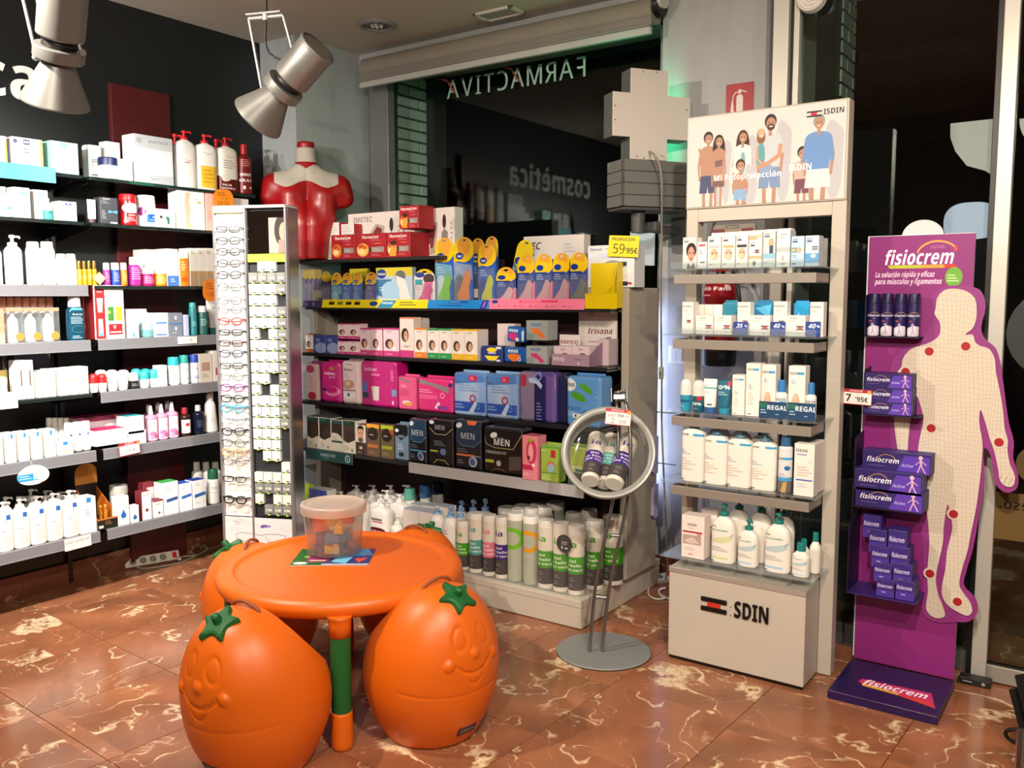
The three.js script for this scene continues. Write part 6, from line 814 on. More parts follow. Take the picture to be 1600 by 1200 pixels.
{ // shrink film around the three green gels, with a round offer seal
const y = GB + 0.003, z = -3.128 - 0.005, a = xAt(840, y, z - 0.03), b = xAt(914, y, z - 0.03), h = yAt(812, (a + b) / 2, z - 0.03) - y, w = b - a;
const g = thing('film_wrap', 'clear shrink film with dark round seal around the front green gel bottles', 'film', [(a + b) / 2, y + 0.001, z - 0.042]);
part(g, 'film', loft([[0.002, w / 2 + 0.004, 0.042, 6], [h * 0.97, w / 2 + 0.004, 0.042, 6], [h + 0.006, w / 2 - 0.004, 0.034, 5]], { seg: 40 }), phy(0xffffff, 0.08, { transmission: 0.97, thickness: 0, side: THREE.DoubleSide }));
const s = onZ(882, 849, z + 0.002), r = 0.038, t = tile(null, 2 * r, 2 * r, (q) => q.bg('#3d3a37').l(0.3, 0.2, 0.4, 1, '#8a8683', 0.05).t('2 uds gel', 0.5, 0.42, 0.1, '#d3cfca').t('de baño', 0.5, 0.54, 0.09, '#d3cfca').t('5', 0.36, 0.74, 0.22, '#f2efea').t(',90€', 0.62, 0.76, 0.13, '#e3e0da'), 3600);
const c = new THREE.CylinderGeometry(r, r, 0.0015, 36); c.rotateX(Math.PI / 2); const f = facePaint(c, t, 2 * r, 2 * r, 0, 0, '#3d3a37'); f.translate(s[0] - g.position.x, s[1] - g.position.y, 0.046); part(g, 'seal', f, pmat(t.page));
}
row({ face: 'z', at: -3.74, y: 0.42, phrase: 'gondola rear side hook' }, []);
for (const [px0, px1, py0, py1, n] of [[1003, 1021, 681, 742, 'upper'], [1003, 1021, 756, 810, 'lower']]) { // packs hanging on the gondola end
const z = -3.7, a = onZ(px0, py0, z), b = onZ(px1, py1, z), w = b[0] - a[0], h = a[1] - b[1], t = tile(null, w, h, (g) => g.bg('#d6d0ea').p('#c9348f', 0, 0, 1, 0, 0.2, 0.34, 0, 0.4).woman(0.6, 0.5, 0.8).r(0.1, 0.3, 0.5, 0.08, '#3f4fae').r(0, 0.92, 1, 0.08, '#3a2f80')), m = new THREE.Mesh(facePaint(box(w, h, 0.05, 0, 0, -0.025, 0.001), t, w, h, 0, 0, '#b9aed9'), pmat(t.page)); m.position.set((a[0] + b[0]) / 2, (a[1] + b[1]) / 2, z); top(m, 'product_box', n + ' lilac and magenta box hanging on the gondola end', 'box'); }
part(scene.children.find((o) => o.name === 'gondola'), 'end_hooks', merge([0.62, 0.86].map((y) => bar([-1.806, y, -3.735], [-1.70, y, -3.735], 0.003))), MAT.steel);
// ---------- white sun-care stand ----------
const IZ = -3.06, IY = { 4: 1.498, 3: 1.258, 2: 0.968, 1: 0.702, 0: 0.408 }, creamLac = std(0xc4bbae, 0.38);
{ const g = thing('display_stand', 'tall cream sun-care display stand with printed family header and five shelves', 'display stand');
const x0 = -1.4125, x1 = -0.8895, w = x1 - x0, cx = (x0 + x1) / 2, zb = -3.225, d = IZ - zb;
part(g, 'base_cabinet', box(w, 0.352, d - 0.002, cx, 0.012 + 0.176, (IZ + zb) / 2, 0.003), creamLac);
part(g, 'plinth', box(w - 0.01, 0.012, d - 0.01, cx, 0.006, (IZ + zb) / 2, 0.001), MAT.black);
part(g, 'edge_profile', merge([box(w + 0.003, 0.022, 0.02, cx, 0.353, IZ - 0.0085, 0.003), box(w + 0.002, 0.004, 0.004, cx, 0.366, IZ + 0.001, 0.001)]), std(0xc3beb6, 0.3, { metalness: 0.5 }), 'brushed metal edge');
const ux0 = -1.444, ux1 = -0.843, top0 = 2.079, uz = -3.235, ud = 0.055, win0 = -1.396, win1 = -0.893;
part(g, 'upright', box(win0 - ux0, 1.73, ud, (ux0 + win0) / 2, 0.868, uz - ud / 2, 0.003), creamLac);
part(g, 'upright', box(ux1 - win1, 1.73, ud, (ux1 + win1) / 2, 0.868, uz - ud / 2, 0.003), creamLac);
part(g, 'cross_bar', box(win1 - win0, 0.048, ud, (win0 + win1) / 2, 1.706, uz - ud / 2, 0.002), creamLac);
part(g, 'header_box', box(ux1 - ux0, top0 - 1.731, ud + 0.01, (ux0 + ux1) / 2, (top0 + 1.731) / 2, uz - ud / 2 + 0.003, 0.004), creamLac);
const hw = ux1 - ux0 - 0.014, hh = top0 - 1.731 - 0.012;
const t = tile(null, hw, hh, (q) => {
q.bg('#dcd8d5');
const SK = '#b88d76', per = (x, v, hs, w, ...r) => per0(x, v, hs, w * 1.25, ...r), blob = (col, pts) => { const c = q.c; c.fillStyle = col; c.beginPath(); const n = pts.length / 2, X = (i) => pts[(i % n) * 2] * q.w, Y = (i) => pts[(i % n) * 2 + 1] * q.h; c.moveTo((X(0) + X(1)) / 2, (Y(0) + Y(1)) / 2); for (let i = 1; i <= n; i++) c.quadraticCurveTo(X(i), Y(i), (X(i) + X(i + 1)) / 2, (Y(i) + Y(i + 1)) / 2); c.fill(); };
const per0 = (x, v, hs, w, waist, hem, o = {}) => { // head centre, head half height, half shoulder width, waist and hem heights
const { top: tc = SK, low = '#4a5274', hair = '#231814', sk = SK, long = 0, sleeve = tc } = o, sh = v + hs * 1.75, W = (k) => k * w;
blob('#c2c1c6', [x + 0.03, v - hs, x + 0.03 + w * 1.5, v + hs, x + W(1.9), sh + 0.1, x + W(1.8), 0.99, x + W(0.6), 0.99]);
if (long) blob(hair, [x - hs * 0.62, v - hs, x + hs * 0.62, v - hs, x + hs * 0.75, v + long, x, v + long * 0.7, x - hs * 0.75, v + long]);
for (const s of [-1, 1]) { q.s(sk, w * 0.62, x + s * W(0.42), hem - 0.02, x + s * W(0.46), 0.86, x + s * W(0.42), 1); q.s(sk, w * 0.42, x + s * W(0.92), sh + 0.05, x + s * W(1.14), (sh + waist) / 2 + 0.03, x + s * W(0.98), waist + 0.05); q.s(sleeve, w * 0.5, x + s * W(0.9), sh + 0.045, x + s * W(1.08), sh + (waist - sh) * (o.slv ?? 0)); }
blob(tc, [x - W(0.4), sh - 0.03, x + W(0.4), sh - 0.03, x + W(1.06), sh + 0.01, x + W(1.02), sh + 0.14, x + W(0.8), waist, x + W(0.82), waist + 0.07, x - W(0.82), waist + 0.07, x - W(0.8), waist, x - W(1.02), sh + 0.14, x - W(1.06), sh + 0.01]);
q.p(low, x - W(0.86), waist, x + W(0.86), waist, x + W(1.0), hem, x + W(0.08), hem, x, waist + (hem - waist) * 0.6, x - W(0.08), hem, x - W(1.0), hem);
q.r(x - hs * 0.14, v + hs * 0.6, hs * 0.28, hs * 1.3, sk).e(x, v - hs * 0.15, hs * 0.5, hs * 1.02, hair).e(x + hs * 0.03, v + hs * 0.16, hs * 0.39, hs * 0.86, sk);
for (const s of [-1, 1]) q.e(x + s * hs * 0.16 + 0.001, v, hs * 0.06, hs * 0.07, '#33221c'); q.e(x, v + hs * 0.48, hs * 0.15, hs * 0.07, '#f4ece6').e(x + hs * 0.04, v + hs * 0.2, hs * 0.04, hs * 0.12, '#a9765c');
};
per(0.14, 0.245, 0.065, 0.045, 0.655, 0.85, {}); per(0.212, 0.285, 0.06, 0.033, 0.72, 0.79, { low: '#7c5f5e', long: 0.2 }); q.p('#7d6062', 0.186, 0.5, 0.24, 0.49, 0.236, 0.56, 0.19, 0.57);
per(0.37, 0.265, 0.062, 0.042, 0.7, 0.9, { top: '#e9e6e2', low: '#e2e0dd', hair: '#43291d', long: 0.2, slv: 0.8 }); blob('#7fb0b5', [0.358, 0.43, 0.388, 0.43, 0.39, 0.66, 0.358, 0.66]);
per(0.545, 0.145, 0.075, 0.056, 0.62, 0.84, { top: '#c9cfd4', low: '#7f97bd', hair: '#33241d', slv: 0.55 }); q.e(0.547, 0.195, 0.024, 0.035, '#4a362b').e(0.547, 0.188, 0.012, 0.008, '#f0e6df');
blob('#8a6248', [0.462, 0.2, 0.512, 0.2, 0.516, 0.36, 0.458, 0.36]); q.e(0.488, 0.25, 0.021, 0.05, '#dcb093').e(0.49, 0.274, 0.009, 0.006, '#f4ece6'); blob('#69a5ae', [0.462, 0.36, 0.51, 0.35, 0.518, 0.58, 0.455, 0.62]); q.s('#d2a487', 0.024, 0.462, 0.4, 0.466, 0.52, 0.5, 0.58); blob('#8fa8c9', [0.47, 0.6, 0.56, 0.58, 0.57, 0.66, 0.5, 0.7]); q.s('#c9977b', 0.045, 0.61, 0.4, 0.605, 0.5, 0.53, 0.58, 0.48, 0.6);
per(0.358, 0.575, 0.062, 0.034, 0.83, 0.95, { low: '#8fb0d6', hair: '#4a2d1c' }); per(0.745, 0.5, 0.06, 0.036, 0.77, 0.92, { top: '#dfb3a9', low: '#7a4a5a', hair: '#2a1c17' }); per(0.84, 0.2, 0.07, 0.062, 0.68, 0.87, { top: '#6f97cc', low: '#e3e1e0', hair: '#9d9a97', slv: 0.75 });
q.t('Mi Fotoprotección', 0.4, 0.69, 0.088, '#fbfbfb', 'bold sans-serif', 'center', 0.5).t('ISDIN', 0.735, 0.645, 0.09, '#fbfbfb', 'bold sans-serif', 'center', 0.2);
q.r(0.765, 0.08, 0.09, 0.016, '#23252b').r(0.765, 0.125, 0.09, 0.016, '#23252b').r(0.79, 0.096, 0.036, 0.029, '#c92a3a').t('ISDIN', 0.925, 0.1, 0.078, '#2d3036', 'bold sans-serif', 'center', 0.13);
}, 1900);
part(g, 'header_print', facePaint(box(hw, hh, 0.003, (ux0 + ux1) / 2, (top0 + 1.731) / 2, uz + 0.0098, 0.001), t, hw, hh, (ux0 + ux1) / 2, (top0 + 1.731) / 2, '#e4e0da'), pmat(t.page, 'card'));
part(g, 'header_cover', box(hw + 0.006, hh + 0.006, 0.002, (ux0 + ux1) / 2, (top0 + 1.731) / 2, uz + 0.0135, 0.0005), phy(0xffffff, 0.03, { transmission: 1, thickness: 0 }), 'clear cover sheet');
for (const k of [4, 3, 2, 1, 0]) {
const y = IY[k], s = part(g, 'shelf', box(0.585, 0.006, 0.205, (x0 + x1) / 2 - 0.002, y - 0.0035, IZ - 0.085, 0.002), MAT.acrylic, 'clear acrylic shelf plate');
if (k) { part(s, 'trough', merge([box(w, 0.034, 0.004, cx, y - 0.038, IZ - 0.002, 0.0015), box(w, 0.004, 0.012, cx, y - 0.0225, IZ - 0.007, 0.001), box(w, 0.004, 0.15, cx, y - 0.052, IZ - 0.078, 0.001), box(0.004, 0.034, 0.15, x1 - 0.002, y - 0.038, IZ - 0.077, 0.001), box(0.004, 0.034, 0.15, x0 + 0.002, y - 0.038, IZ - 0.077, 0.001)]), std(0x9f988e, 0.4, { metalness: 0.4 }), 'metal trough'); }
part(s, 'spacer', merge([-0.2, 0, 0.2].map((dx) => box(0.014, 0.018, 0.012, cx + dx, y - 0.0155, IZ - 0.012, 0.002))), MAT.steel);
if (k >= 3) part(s, 'front_guard', box(w + 0.02, 0.026, 0.003, cx, y + 0.013, IZ + 0.012, 0.001), MAT.acrylic);
if (k >= 3) part(s, 'end_stop', box(0.003, 0.1, 0.12, k === 4 ? -0.893 : x0 + 0.004, y + 0.05, IZ - 0.075, 0.001), MAT.acrylic);
}
const mk = (px0, py0, px1, py1) => { const a = onZ(px0, py0, IZ), b = onZ(px1, py1, IZ); return [a[0], a[1], b[0], b[1]]; };
{ const y = yAt(941, -1.26, IZ), xa = xAt(1096, 0.27, IZ), xb = xAt(1136, 0.27, IZ), ht = 0.0165, mx = (xa + xb) / 2, yb = yAt(938, mx, IZ);
part(g, 'logo_bar', box(xb - xa, ht, 0.006, mx, yb, IZ + 0.003, 0.001), MAT.black, 'black bar'); part(g, 'logo_bar', box(xb - xa, ht, 0.006, mx, yb - 0.036, IZ + 0.003, 0.001), MAT.black, 'black bar'); part(g, 'logo_block', box((xb - xa) * 0.5, 0.018, 0.005, mx, yb - 0.018, IZ + 0.0025, 0.001), std(0xc3301f, 0.45), 'red block');
const tx = xAt(1147, 0.26, IZ), tw = xAt(1200, 0.26, IZ) - tx, lt = letters('SDIN', 0.06, 0.006); lt.computeBoundingBox(); const bb = lt.boundingBox; lt.scale(tw / (bb.max.x - bb.min.x), 0.062 / (bb.max.y - bb.min.y), 1); lt.translate(tx, yb - 0.046, IZ); part(g, 'logo_letters', lt, MAT.black, 'raised black letters');
for (const dy of [-0.044, -0.012]) { const c = new THREE.CylinderGeometry(0.002, 0.002, 0.002, 8); c.rotateX(Math.PI / 2); c.translate(tx - 0.012, yb + dy, IZ + 0.0005); part(g, 'glue_hole', c, MAT.black); } }
}
const I = (k) => ({ face: 'z', at: IZ + 0.004, y: IY[k], phrase: ['lowest', 'fourth', 'third', 'second', 'top'][k] + ' shelf of cream stand' });
const sun = (acc, sub) => (g) => g.bg('#eee9e2').l(0.12, 0.08, 0.6, 1, '#8a8a92', 0.05).r(0.12, 0.13, 0.34, 0.05, '#3a4a6a').r(0.1, 0.3, 0.8, 0.08, acc).e(0.5, 0.58, 0.3, 0.18, '#dfae8c').e(0.44, 0.64, 0.18, 0.12, '#e9c3a6').e(0.4, 0.54, 0.05, 0.02, '#4a2f25').e(0.66, 0.53, 0.05, 0.02, '#4a2f25').l(0.12, 0.86, 0.4, 1, '#7a7f8a', 0.06);
const derm = (g) => g.bg('#efe9e0').t('ISDIN', 0.34, 0.12, 0.05, '#2f3236').r(0.52, 0.095, 0.36, 0.045, '#3fa0d6').l(0.18, 0.4, 0.34, 3, '#7f93b5', 0.035).l(0.18, 0.56, 0.42, 5, '#c9b9a9', 0.05).r(0.16, 0.95, 0.22, 0.015, '#333');
row(I(4), [
['pale box with printed dark-haired woman', 'box', 1066, 1088, 371, (g) => g.bg('#e3ddda').l(0.1, 0.08, 0.6, 1, '#8a7f8a', 0.05).r(0.12, 0.13, 0.3, 0.03, '#4a3a6a').e(0.62, 0.42, 0.36, 0.24, '#191312').e(0.62, 0.54, 0.24, 0.24, '#c9977c').e(0.52, 0.5, 0.06, 0.02, '#241916').e(0.76, 0.5, 0.06, 0.02, '#241916').e(0.62, 0.68, 0.1, 0.025, '#a85a52').p('#2a1f1c', 0.4, 0.8, 0.6, 0.95, 0.8, 0.8, 0.95, 1, 0.3, 1).e(0.16, 0.7, 0.12, 0.1, '#e9dfcf'), { side: '#c9c3c0', d: 0.05 }],
['slim white sun-cream box', 'box', 1089, 1104, 378, (g) => g.bg('#efece8').r(0.15, 0.1, 0.7, 0.07, '#c94a4a').l(0.15, 0.32, 0.5, 3, '#5a7a94', 0.06).r(0.3, 0.74, 0.5, 0.05, '#333'), { d: 0.05, back: 0.008 }],
['white box with grey band and lips', 'box', 1105, 1126, 369, sun('#b9bcc2'), { d: 0.05 }], ['white box with beige band and face', 'box', 1127, 1148, 368, sun('#d9a97a'), { d: 0.05 }], ['white box with dark band and face', 'box', 1149, 1168, 367, sun('#2f3038'), { d: 0.05 }],
['cream box with skin swatches', 'box', 1169, 1190, 363, (g) => g.bg('#eee9e2').r(0, 0.1, 0.6, 0.12, '#d9ae88').r(0.6, 0.06, 0.4, 0.1, '#e6c9ac').l(0.12, 0.3, 0.6, 1, '#7a7f8a', 0.05).r(0.14, 0.35, 0.3, 0.05, '#3a4a6a').r(0.45, 0.5, 0.36, 0.03, '#222').r(0.45, 0.56, 0.36, 0.03, '#222').r(0.55, 0.53, 0.16, 0.03, '#c33').r(0, 0.66, 1, 0.1, '#d8b08c').p('#3a2f3f', 0.3, 0.86, 0.5, 0.8, 0.56, 0.9, 0.4, 0.98), { d: 0.05 }],
['grey blue box with printed foot bottle', 'box', 1191, 1211, 361, (g) => g.bg('#cfd3d4').l(0.12, 0.08, 0.7, 1, '#6a7a8a', 0.05).r(0.12, 0.13, 0.4, 0.04, '#3a5a7a').e(0.66, 0.34, 0.2, 0.14, '#dcae8c').r(0.52, 0.4, 0.3, 0.24, '#3f4f66').r(0, 0.62, 1, 0.14, '#8fc0d6').l(0.1, 0.86, 0.5, 1, '#7a8a94', 0.05), { d: 0.05, side: '#b9bec0' }], ['white box with grey photo strip', 'box', 1212, 1234, 360, (g) => g.bg('#efeae4').t('ISDIN', 0.5, 0.12, 0.06, '#555').l(0.25, 0.2, 0.5, 1, '#999', 0.05).r(0, 0.46, 1, 0.14, '#b9c0c4').r(0.4, 0.68, 0.2, 0.14, '#b9b3ad').r(0.35, 0.9, 0.3, 0.03, '#444'), { d: 0.06, side: '#d6d1ca' }],
['sky blue family sun box', 'box', 1235, 1256, 369, (g) => g.bg('#b9d0e6').l(0.12, 0.1, 0.7, 1, '#5a6f94', 0.05).r(0.12, 0.16, 0.36, 0.05, '#3a4f8a').r(0.06, 0.38, 0.4, 0.16, '#5f8fc4').e(0.6, 0.46, 0.2, 0.1, '#dfb08e').o(0.2, 0.46, 0.12, '#f0c94a').l(0.12, 0.62, 0.5, 2, '#7f93b5', 0.06).r(0.1, 0.88, 0.3, 0.05, '#3a4a6a'), { d: 0.05, side: '#a5bbd0' }], ['sky blue beach sun box', 'box', 1257, 1279, 368, (g) => g.bg('#c3d3e0').l(0.12, 0.1, 0.7, 1, '#5a6f94', 0.05).r(0.12, 0.16, 0.36, 0.05, '#3a4f8a').r(0.5, 0.36, 0.4, 0.03, '#222').r(0.5, 0.43, 0.4, 0.03, '#222').r(0, 0.58, 1, 0.3, '#4fa3d9').e(0.6, 0.66, 0.2, 0.06, '#e3d9c9'), { d: 0.05, side: '#a9bccc' }],
]);
row(I(4), [['white box in the second rank', 'box', 1110, 1235, [364, 357], plain('#eee9e2'), { n: 6, back: 0.065, d: 0.04 }]]);
{ const u = (g) => g.bg('#efe8df').t('Ureadin', 0.4, 0.14, 0.09, '#5a5a60').l(0.16, 0.26, 0.5, 1, '#e0a58a', 0.06), uw = (g) => u(g).r(0.55, 0.5, 0.38, 0.06, '#3f4a6a').r(0.62, 0.56, 0.24, 0.08, '#d95a4a').r(0.55, 0.64, 0.38, 0.06, '#3f4a6a').l(0.6, 0.86, 0.3, 1, '#999', 0.06), ut = (g) => u(g).r(0.4, 0.56, 0.42, 0.025, '#333').r(0.4, 0.62, 0.42, 0.025, '#333').r(0.5, 0.585, 0.22, 0.035, '#c33');
row(I(3), [
['tall narrow cream box at left end', 'box', 1065, 1083, 472, ut, { d: 0.05, side: '#c5beb5' }], ['low cream cream-jar box', 'box', 1086, 1143, [493, 493], uw, { n: 2, d: 0.06, gap: 0.003 }], ['single low cream box in the middle', 'box', 1171, 1203, 493, uw, { d: 0.06 }], ['single low cream box at right', 'box', 1226, 1258, 493, uw, { d: 0.06 }],
['tall cream box behind a blue card', 'box', 1151, 1172, 472, ut, { d: 0.04, back: 0.012 }], ['tall cream box behind first 40 card', 'box', 1207, 1229, 471, ut, { d: 0.04, back: 0.012 }], ['tall cream box behind last 40 card', 'box', 1264, 1286, 472, ut, { d: 0.04, back: 0.012 }],
['tall cream box in the rear', 'box', 1086, 1128, 476, (g) => g.bg('#efe8df'), { n: 3, back: 0.075, d: 0.05 }],
['shiny turquoise sachet', 'bag', 1127, 1152, 471, plain('#2f86a0'), { back: 0.07, d: 0.03, side: '#2f86a0', cat: 'sachet', name: 'sachet' }], ['bright blue foil sachet', 'bag', 1175, 1207, 471, (g) => g.bg('#2a7fb0').p('#5fc0ea', 0.1, 0.2, 0.9, 0.1, 0.8, 0.5), { back: 0.07, d: 0.03, side: '#2a7fb0', cat: 'sachet', name: 'sachet' }], ['crinkled blue foil sachet at right', 'bag', 1237, 1264, 472, (g) => g.bg('#2f9fd9').p('#a9e0f6', 0.1, 0.5, 0.4, 0.3, 0.3, 0.8), { back: 0.07, d: 0.03, side: '#2a8fc9', cat: 'sachet', name: 'sachet' }],
]);
for (const [px, txt, s] of [[1145, '35', 'first'], [1203, '40', 'middle'], [1258, '40', 'last']]) row(I(3), [[s + ' blue discount card', 'card', px, px + 24, 503, (g) => g.bg('#1f3f93').t(txt, 0.4, 0.3, 0.42, '#f0f2f6', 'italic bold sans-serif').t('%', 0.84, 0.32, 0.24, '#f0f2f6').r(0, 0.62, 1, 0.06, '#3a5fc0').l(0.15, 0.76, 0.6, 1, '#5a78c4', 0.1), { inset: 0.006, cat: 'price card', side: '#1f3f93' }]]);
}
row(I(2), [
['roll-on with frosted dome', 'roll', 1063, 1081, 592, (g) => g.bg('#2f93b5').r(0.1, 0.3, 0.7, 0.16, '#1a5f86').l(0.15, 0.6, 0.5, 2, '#a9d6e6', 0.1), { cap: '#dfe0dd' }], ['roll-on with 50 seal', 'roll', 1082, 1101, 594, (g) => g.bg('#14586f').o(0.66, 0.16, 0.14, '#c9263a').t('50%', 0.5, 0.5, 0.26, '#eef3f5').l(0.2, 0.76, 0.6, 1, '#8fb9c6', 0.1), { cap: '#dcdcd8' }],
['white tube with turquoise print', 'tube', 1099, 1120, 592, (g) => g.bg('#f0eeea').l(0.14, 0.24, 0.5, 1, '#8a949a', 0.05).r(0.12, 0.3, 0.8, 0.05, '#3fa59a').l(0.2, 0.45, 0.5, 2, '#a9b0b0', 0.05).r(0.4, 0.88, 0.24, 0.05, '#333'), { cap: '#2f5f9f' }], ['petrol tube with 50 seal', 'tube', 1121, 1142, 594, (g) => g.bg('#14607a').o(0.78, 0.12, 0.18, '#d0303f').t('50%', 0.42, 0.26, 0.2, '#eef3f5').l(0.12, 0.42, 0.7, 2, '#a9cfd9', 0.08), { cap: '#2a8fa9' }],
['short white box with blue wordmark', 'box', 1143, 1163, 586, derm, { d: 0.05, side: '#d3cdc4' }], ['tall white box with blue wordmark', 'box', 1164, 1187, 568, derm, { d: 0.05, side: '#d3cdc4' }],
]);
row(I(2), [
['white box with printed foot sole', 'box', 1188, 1211, 570, (g) => g.bg('#efe9e0').t('ISDIN', 0.34, 0.15, 0.06, '#2f3236').r(0.52, 0.12, 0.4, 0.05, '#3fa0d6').l(0.18, 0.28, 0.34, 2, '#7f93b5', 0.04).e(0.46, 0.78, 0.26, 0.26, '#dfae93').e(0.4, 0.6, 0.1, 0.05, '#e6bba2'), { n: 1, up: 0.001, back: 0.02, d: 0.05, side: '#d3cdc4' }], ['second white box with printed foot sole', 'box', 1230, 1257, 572, (g) => g.bg('#efe9e0').t('ISDIN', 0.34, 0.15, 0.06, '#2f3236').r(0.52, 0.12, 0.4, 0.05, '#3fa0d6').l(0.18, 0.28, 0.34, 2, '#7f93b5', 0.04).e(0.46, 0.78, 0.26, 0.26, '#dfae93').e(0.4, 0.6, 0.1, 0.05, '#e6bba2'), { up: 0.001, back: 0.02, d: 0.05, side: '#d3cdc4' }],
['little white bottle with blue cap', 'bot', 1211, 1230, 594, (g) => g.bg('#efece6').t('ISDIN', 0.5, 0.3, 0.13, '#4a5a7a').r(0.5, 0.36, 0.3, 0.06, '#3fa0d6'), { up: 0.001, back: 0.022, cap: '#2f7fc4', capW: 0.6, capH: 0.32 }], ['second little white bottle with blue cap', 'bot', 1258, 1275, 598, (g) => g.bg('#efece6').t('ISDIN', 0.5, 0.3, 0.13, '#4a5a7a').r(0.5, 0.36, 0.3, 0.06, '#3fa0d6'), { up: 0.001, back: 0.022, cap: '#2f7fc4', capW: 0.6, capH: 0.32 }],
]);
row(I(2), [['petrol blue gift card strip', 'card', 1185, 1229, 628, (g) => g.bg('#133f66').r(0, 0.1, 0.3, 0.3, '#1f6a5a').l(0.06, 0.5, 0.3, 2, '#a9c4d6', 0.16).t('REGALO', 0.74, 0.36, 0.4, '#e6eef3').l(0.6, 0.74, 0.2, 1, '#a9c4d6', 0.12), { n: 1, inset: 0.008, side: '#133f66' }], ['second petrol blue gift card strip', 'card', 1230, 1274, 630, (g) => g.bg('#133f66').r(0, 0.1, 0.3, 0.3, '#1f6a5a').l(0.06, 0.5, 0.3, 2, '#a9c4d6', 0.16).t('REGALO', 0.74, 0.36, 0.4, '#e6eef3').l(0.6, 0.74, 0.2, 1, '#a9c4d6', 0.12), { inset: 0.008, side: '#133f66' }]]);
row(I(1), [
['large cream bottle with blue pump', 'pump', 1066, 1137, [652, 664], derm, { n: 2, flat: 0.5, e: 4, sh: 0.07, pump: '#3a6580', body: 0.83, neck: 0.0155, reach: 0.03, dir: Math.PI - 0.3 }], ['large cream bottle with slate pump', 'pump', 1137, 1213, [670, 675], derm, { n: 2, flat: 0.5, e: 4, sh: 0.07, pump: '#4f7488', body: 0.84, neck: 0.0155, reach: 0.028, dir: 2 }],
['foot spray can with blue cap', 'can', 1215, 1237, 682, (g) => g.bg('#dfe0e2').t('ISDIN', 0.3, 0.26, 0.06, '#2f3236').r(0.46, 0.235, 0.5, 0.05, '#3fa0d6').o(0.66, 0.46, 0.13, '#2f6fb5').l(0.3, 0.58, 0.4, 2, '#8f9fb5', 0.04).r(0, 0.66, 1, 0.08, '#4f9fd6').r(0, 0.74, 1, 0.26, '#6f6a64').p('#c9a06a', 0.4, 0.98, 0.5, 0.76, 0.66, 0.76, 0.6, 0.98), { cap: '#2f5f8f', capH: 0.17, capW: 0.7 }],
['white ureamide box with blue line', 'box', 1239, 1271, 694, (g) => g.bg('#ece6de').t('ISDIN', 0.36, 0.13, 0.08, '#3a3a3f').l(0.14, 0.2, 0.8, 1, '#6a6f9f', 0.05).ring(0.8, 0.34, 0.03, 0.006, '#a9a5a0').l(0.16, 0.44, 0.8, 4, '#c9b0a5', 0.05).r(0.12, 0.68, 0.8, 0.025, '#3a4fae').l(0.14, 0.76, 0.7, 2, '#b9bccf', 0.05), { d: 0.05, side: '#b5aea6', inset: 0.006 }], ['white box in the rear at right', 'box', 1262, 1277, 692, plain('#ece6de'), { back: 0.065, d: 0.09, side: '#b5aea6' }],
]);
row(I(1), [['rear bottle with dark blue pump', 'pump', 1106, 1206, [652, 664], plain('#efe9e0'), { n: 3, back: 0.08, flat: 0.5, e: 4, pump: '#3a6580', body: 0.84, neck: 0.015 }]]);
const dermo = (c) => (g) => g.bg('#efeae0').t('ISDIN', 0.28, 0.23, 0.05, '#33363a').t('Germisdin', 0.42, 0.3, 0.055, '#2f7a7a').p(c, 0.2, 0.52, 0.5, 0.44, 0.8, 0.36, 0.74, 0.5, 0.5, 0.58, 0.24, 0.56).s('#4f6a6a', 0.008, 0.68, 0.44, 0.8, 0.36).l(0.2, 0.66, 0.5, 3, '#8f97a5', 0.035).r(0.18, 0.87, 0.46, 0.045, c === '#d6dcae' ? '#d3dc9a' : '#a9cbe9').r(0.2, 0.95, 0.12, 0.02, '#333');
row(I(0), [
['white box with red ribbon print', 'box', 1064, 1100, 806, (g) => g.bg('#efe2dc').t('ISDIN', 0.46, 0.22, 0.08, '#3a2f33').l(0.3, 0.29, 0.4, 1, '#c98a8a', 0.04).r(0.06, 0.37, 0.84, 0.04, '#b02a30').ring(0.76, 0.42, 0.035, 0.018, '#b02a30').p('#b02a30', 0.7, 0.5, 0.74, 0.44, 0.8, 0.44, 0.86, 0.5, 0.8, 0.48).r(0.06, 0.46, 0.8, 0.22, '#b9a099').p('#d9c3ba', 0.1, 0.6, 0.5, 0.5, 0.8, 0.64, 0.3, 0.66).l(0.15, 0.76, 0.6, 2, '#c9b0a9', 0.04).l(0.3, 0.9, 0.36, 1, '#b94a4a', 0.05), { d: 0.06, side: '#c9bcb6', top: '#e6d5cf' }], ['second white box behind red ribbon box', 'box', 1094, 1120, 797, (g) => g.bg('#efe2dc').r(0.06, 0.37, 0.84, 0.04, '#b02a30').r(0.06, 0.46, 0.8, 0.22, '#b9a099').ring(0.76, 0.42, 0.035, 0.018, '#b02a30'), { back: 0.09, d: 0.05, side: '#efe2dc' }],
['big white bottle with green pump and lime band', 'pump', 1112, 1149, 787, dermo('#d6dcae'), { pump: '#1a7a70', flat: 0.6, e: 2.6, body: 0.8, sh: 0.2, neck: 0.014, reach: 0.024, dir: -1.2 }], ['medium white bottle with green pump', 'pump', 1153, 1185, 811, dermo('#b9cfd3'), { pump: '#1a7a70', flat: 0.65, e: 2.6, body: 0.78, sh: 0.2, neck: 0.013, reach: 0.02, dir: -0.6, back: 0.008 }], ['big white bottle with green pump and blue band', 'pump', 1195, 1235, 801, dermo('#b9cfd3'), { pump: '#1a7a70', flat: 0.6, e: 2.6, body: 0.82, sh: 0.2, neck: 0.014, reach: 0.022, dir: -1.2 }], ['small white bottle with green screw cap', 'bot', 1237, 1265, 848, dermo('#b9cfd3'), { cap: '#14807a', capH: 0.24, capW: 0.5, flat: 0.7, sh: 0.2 }],
]);
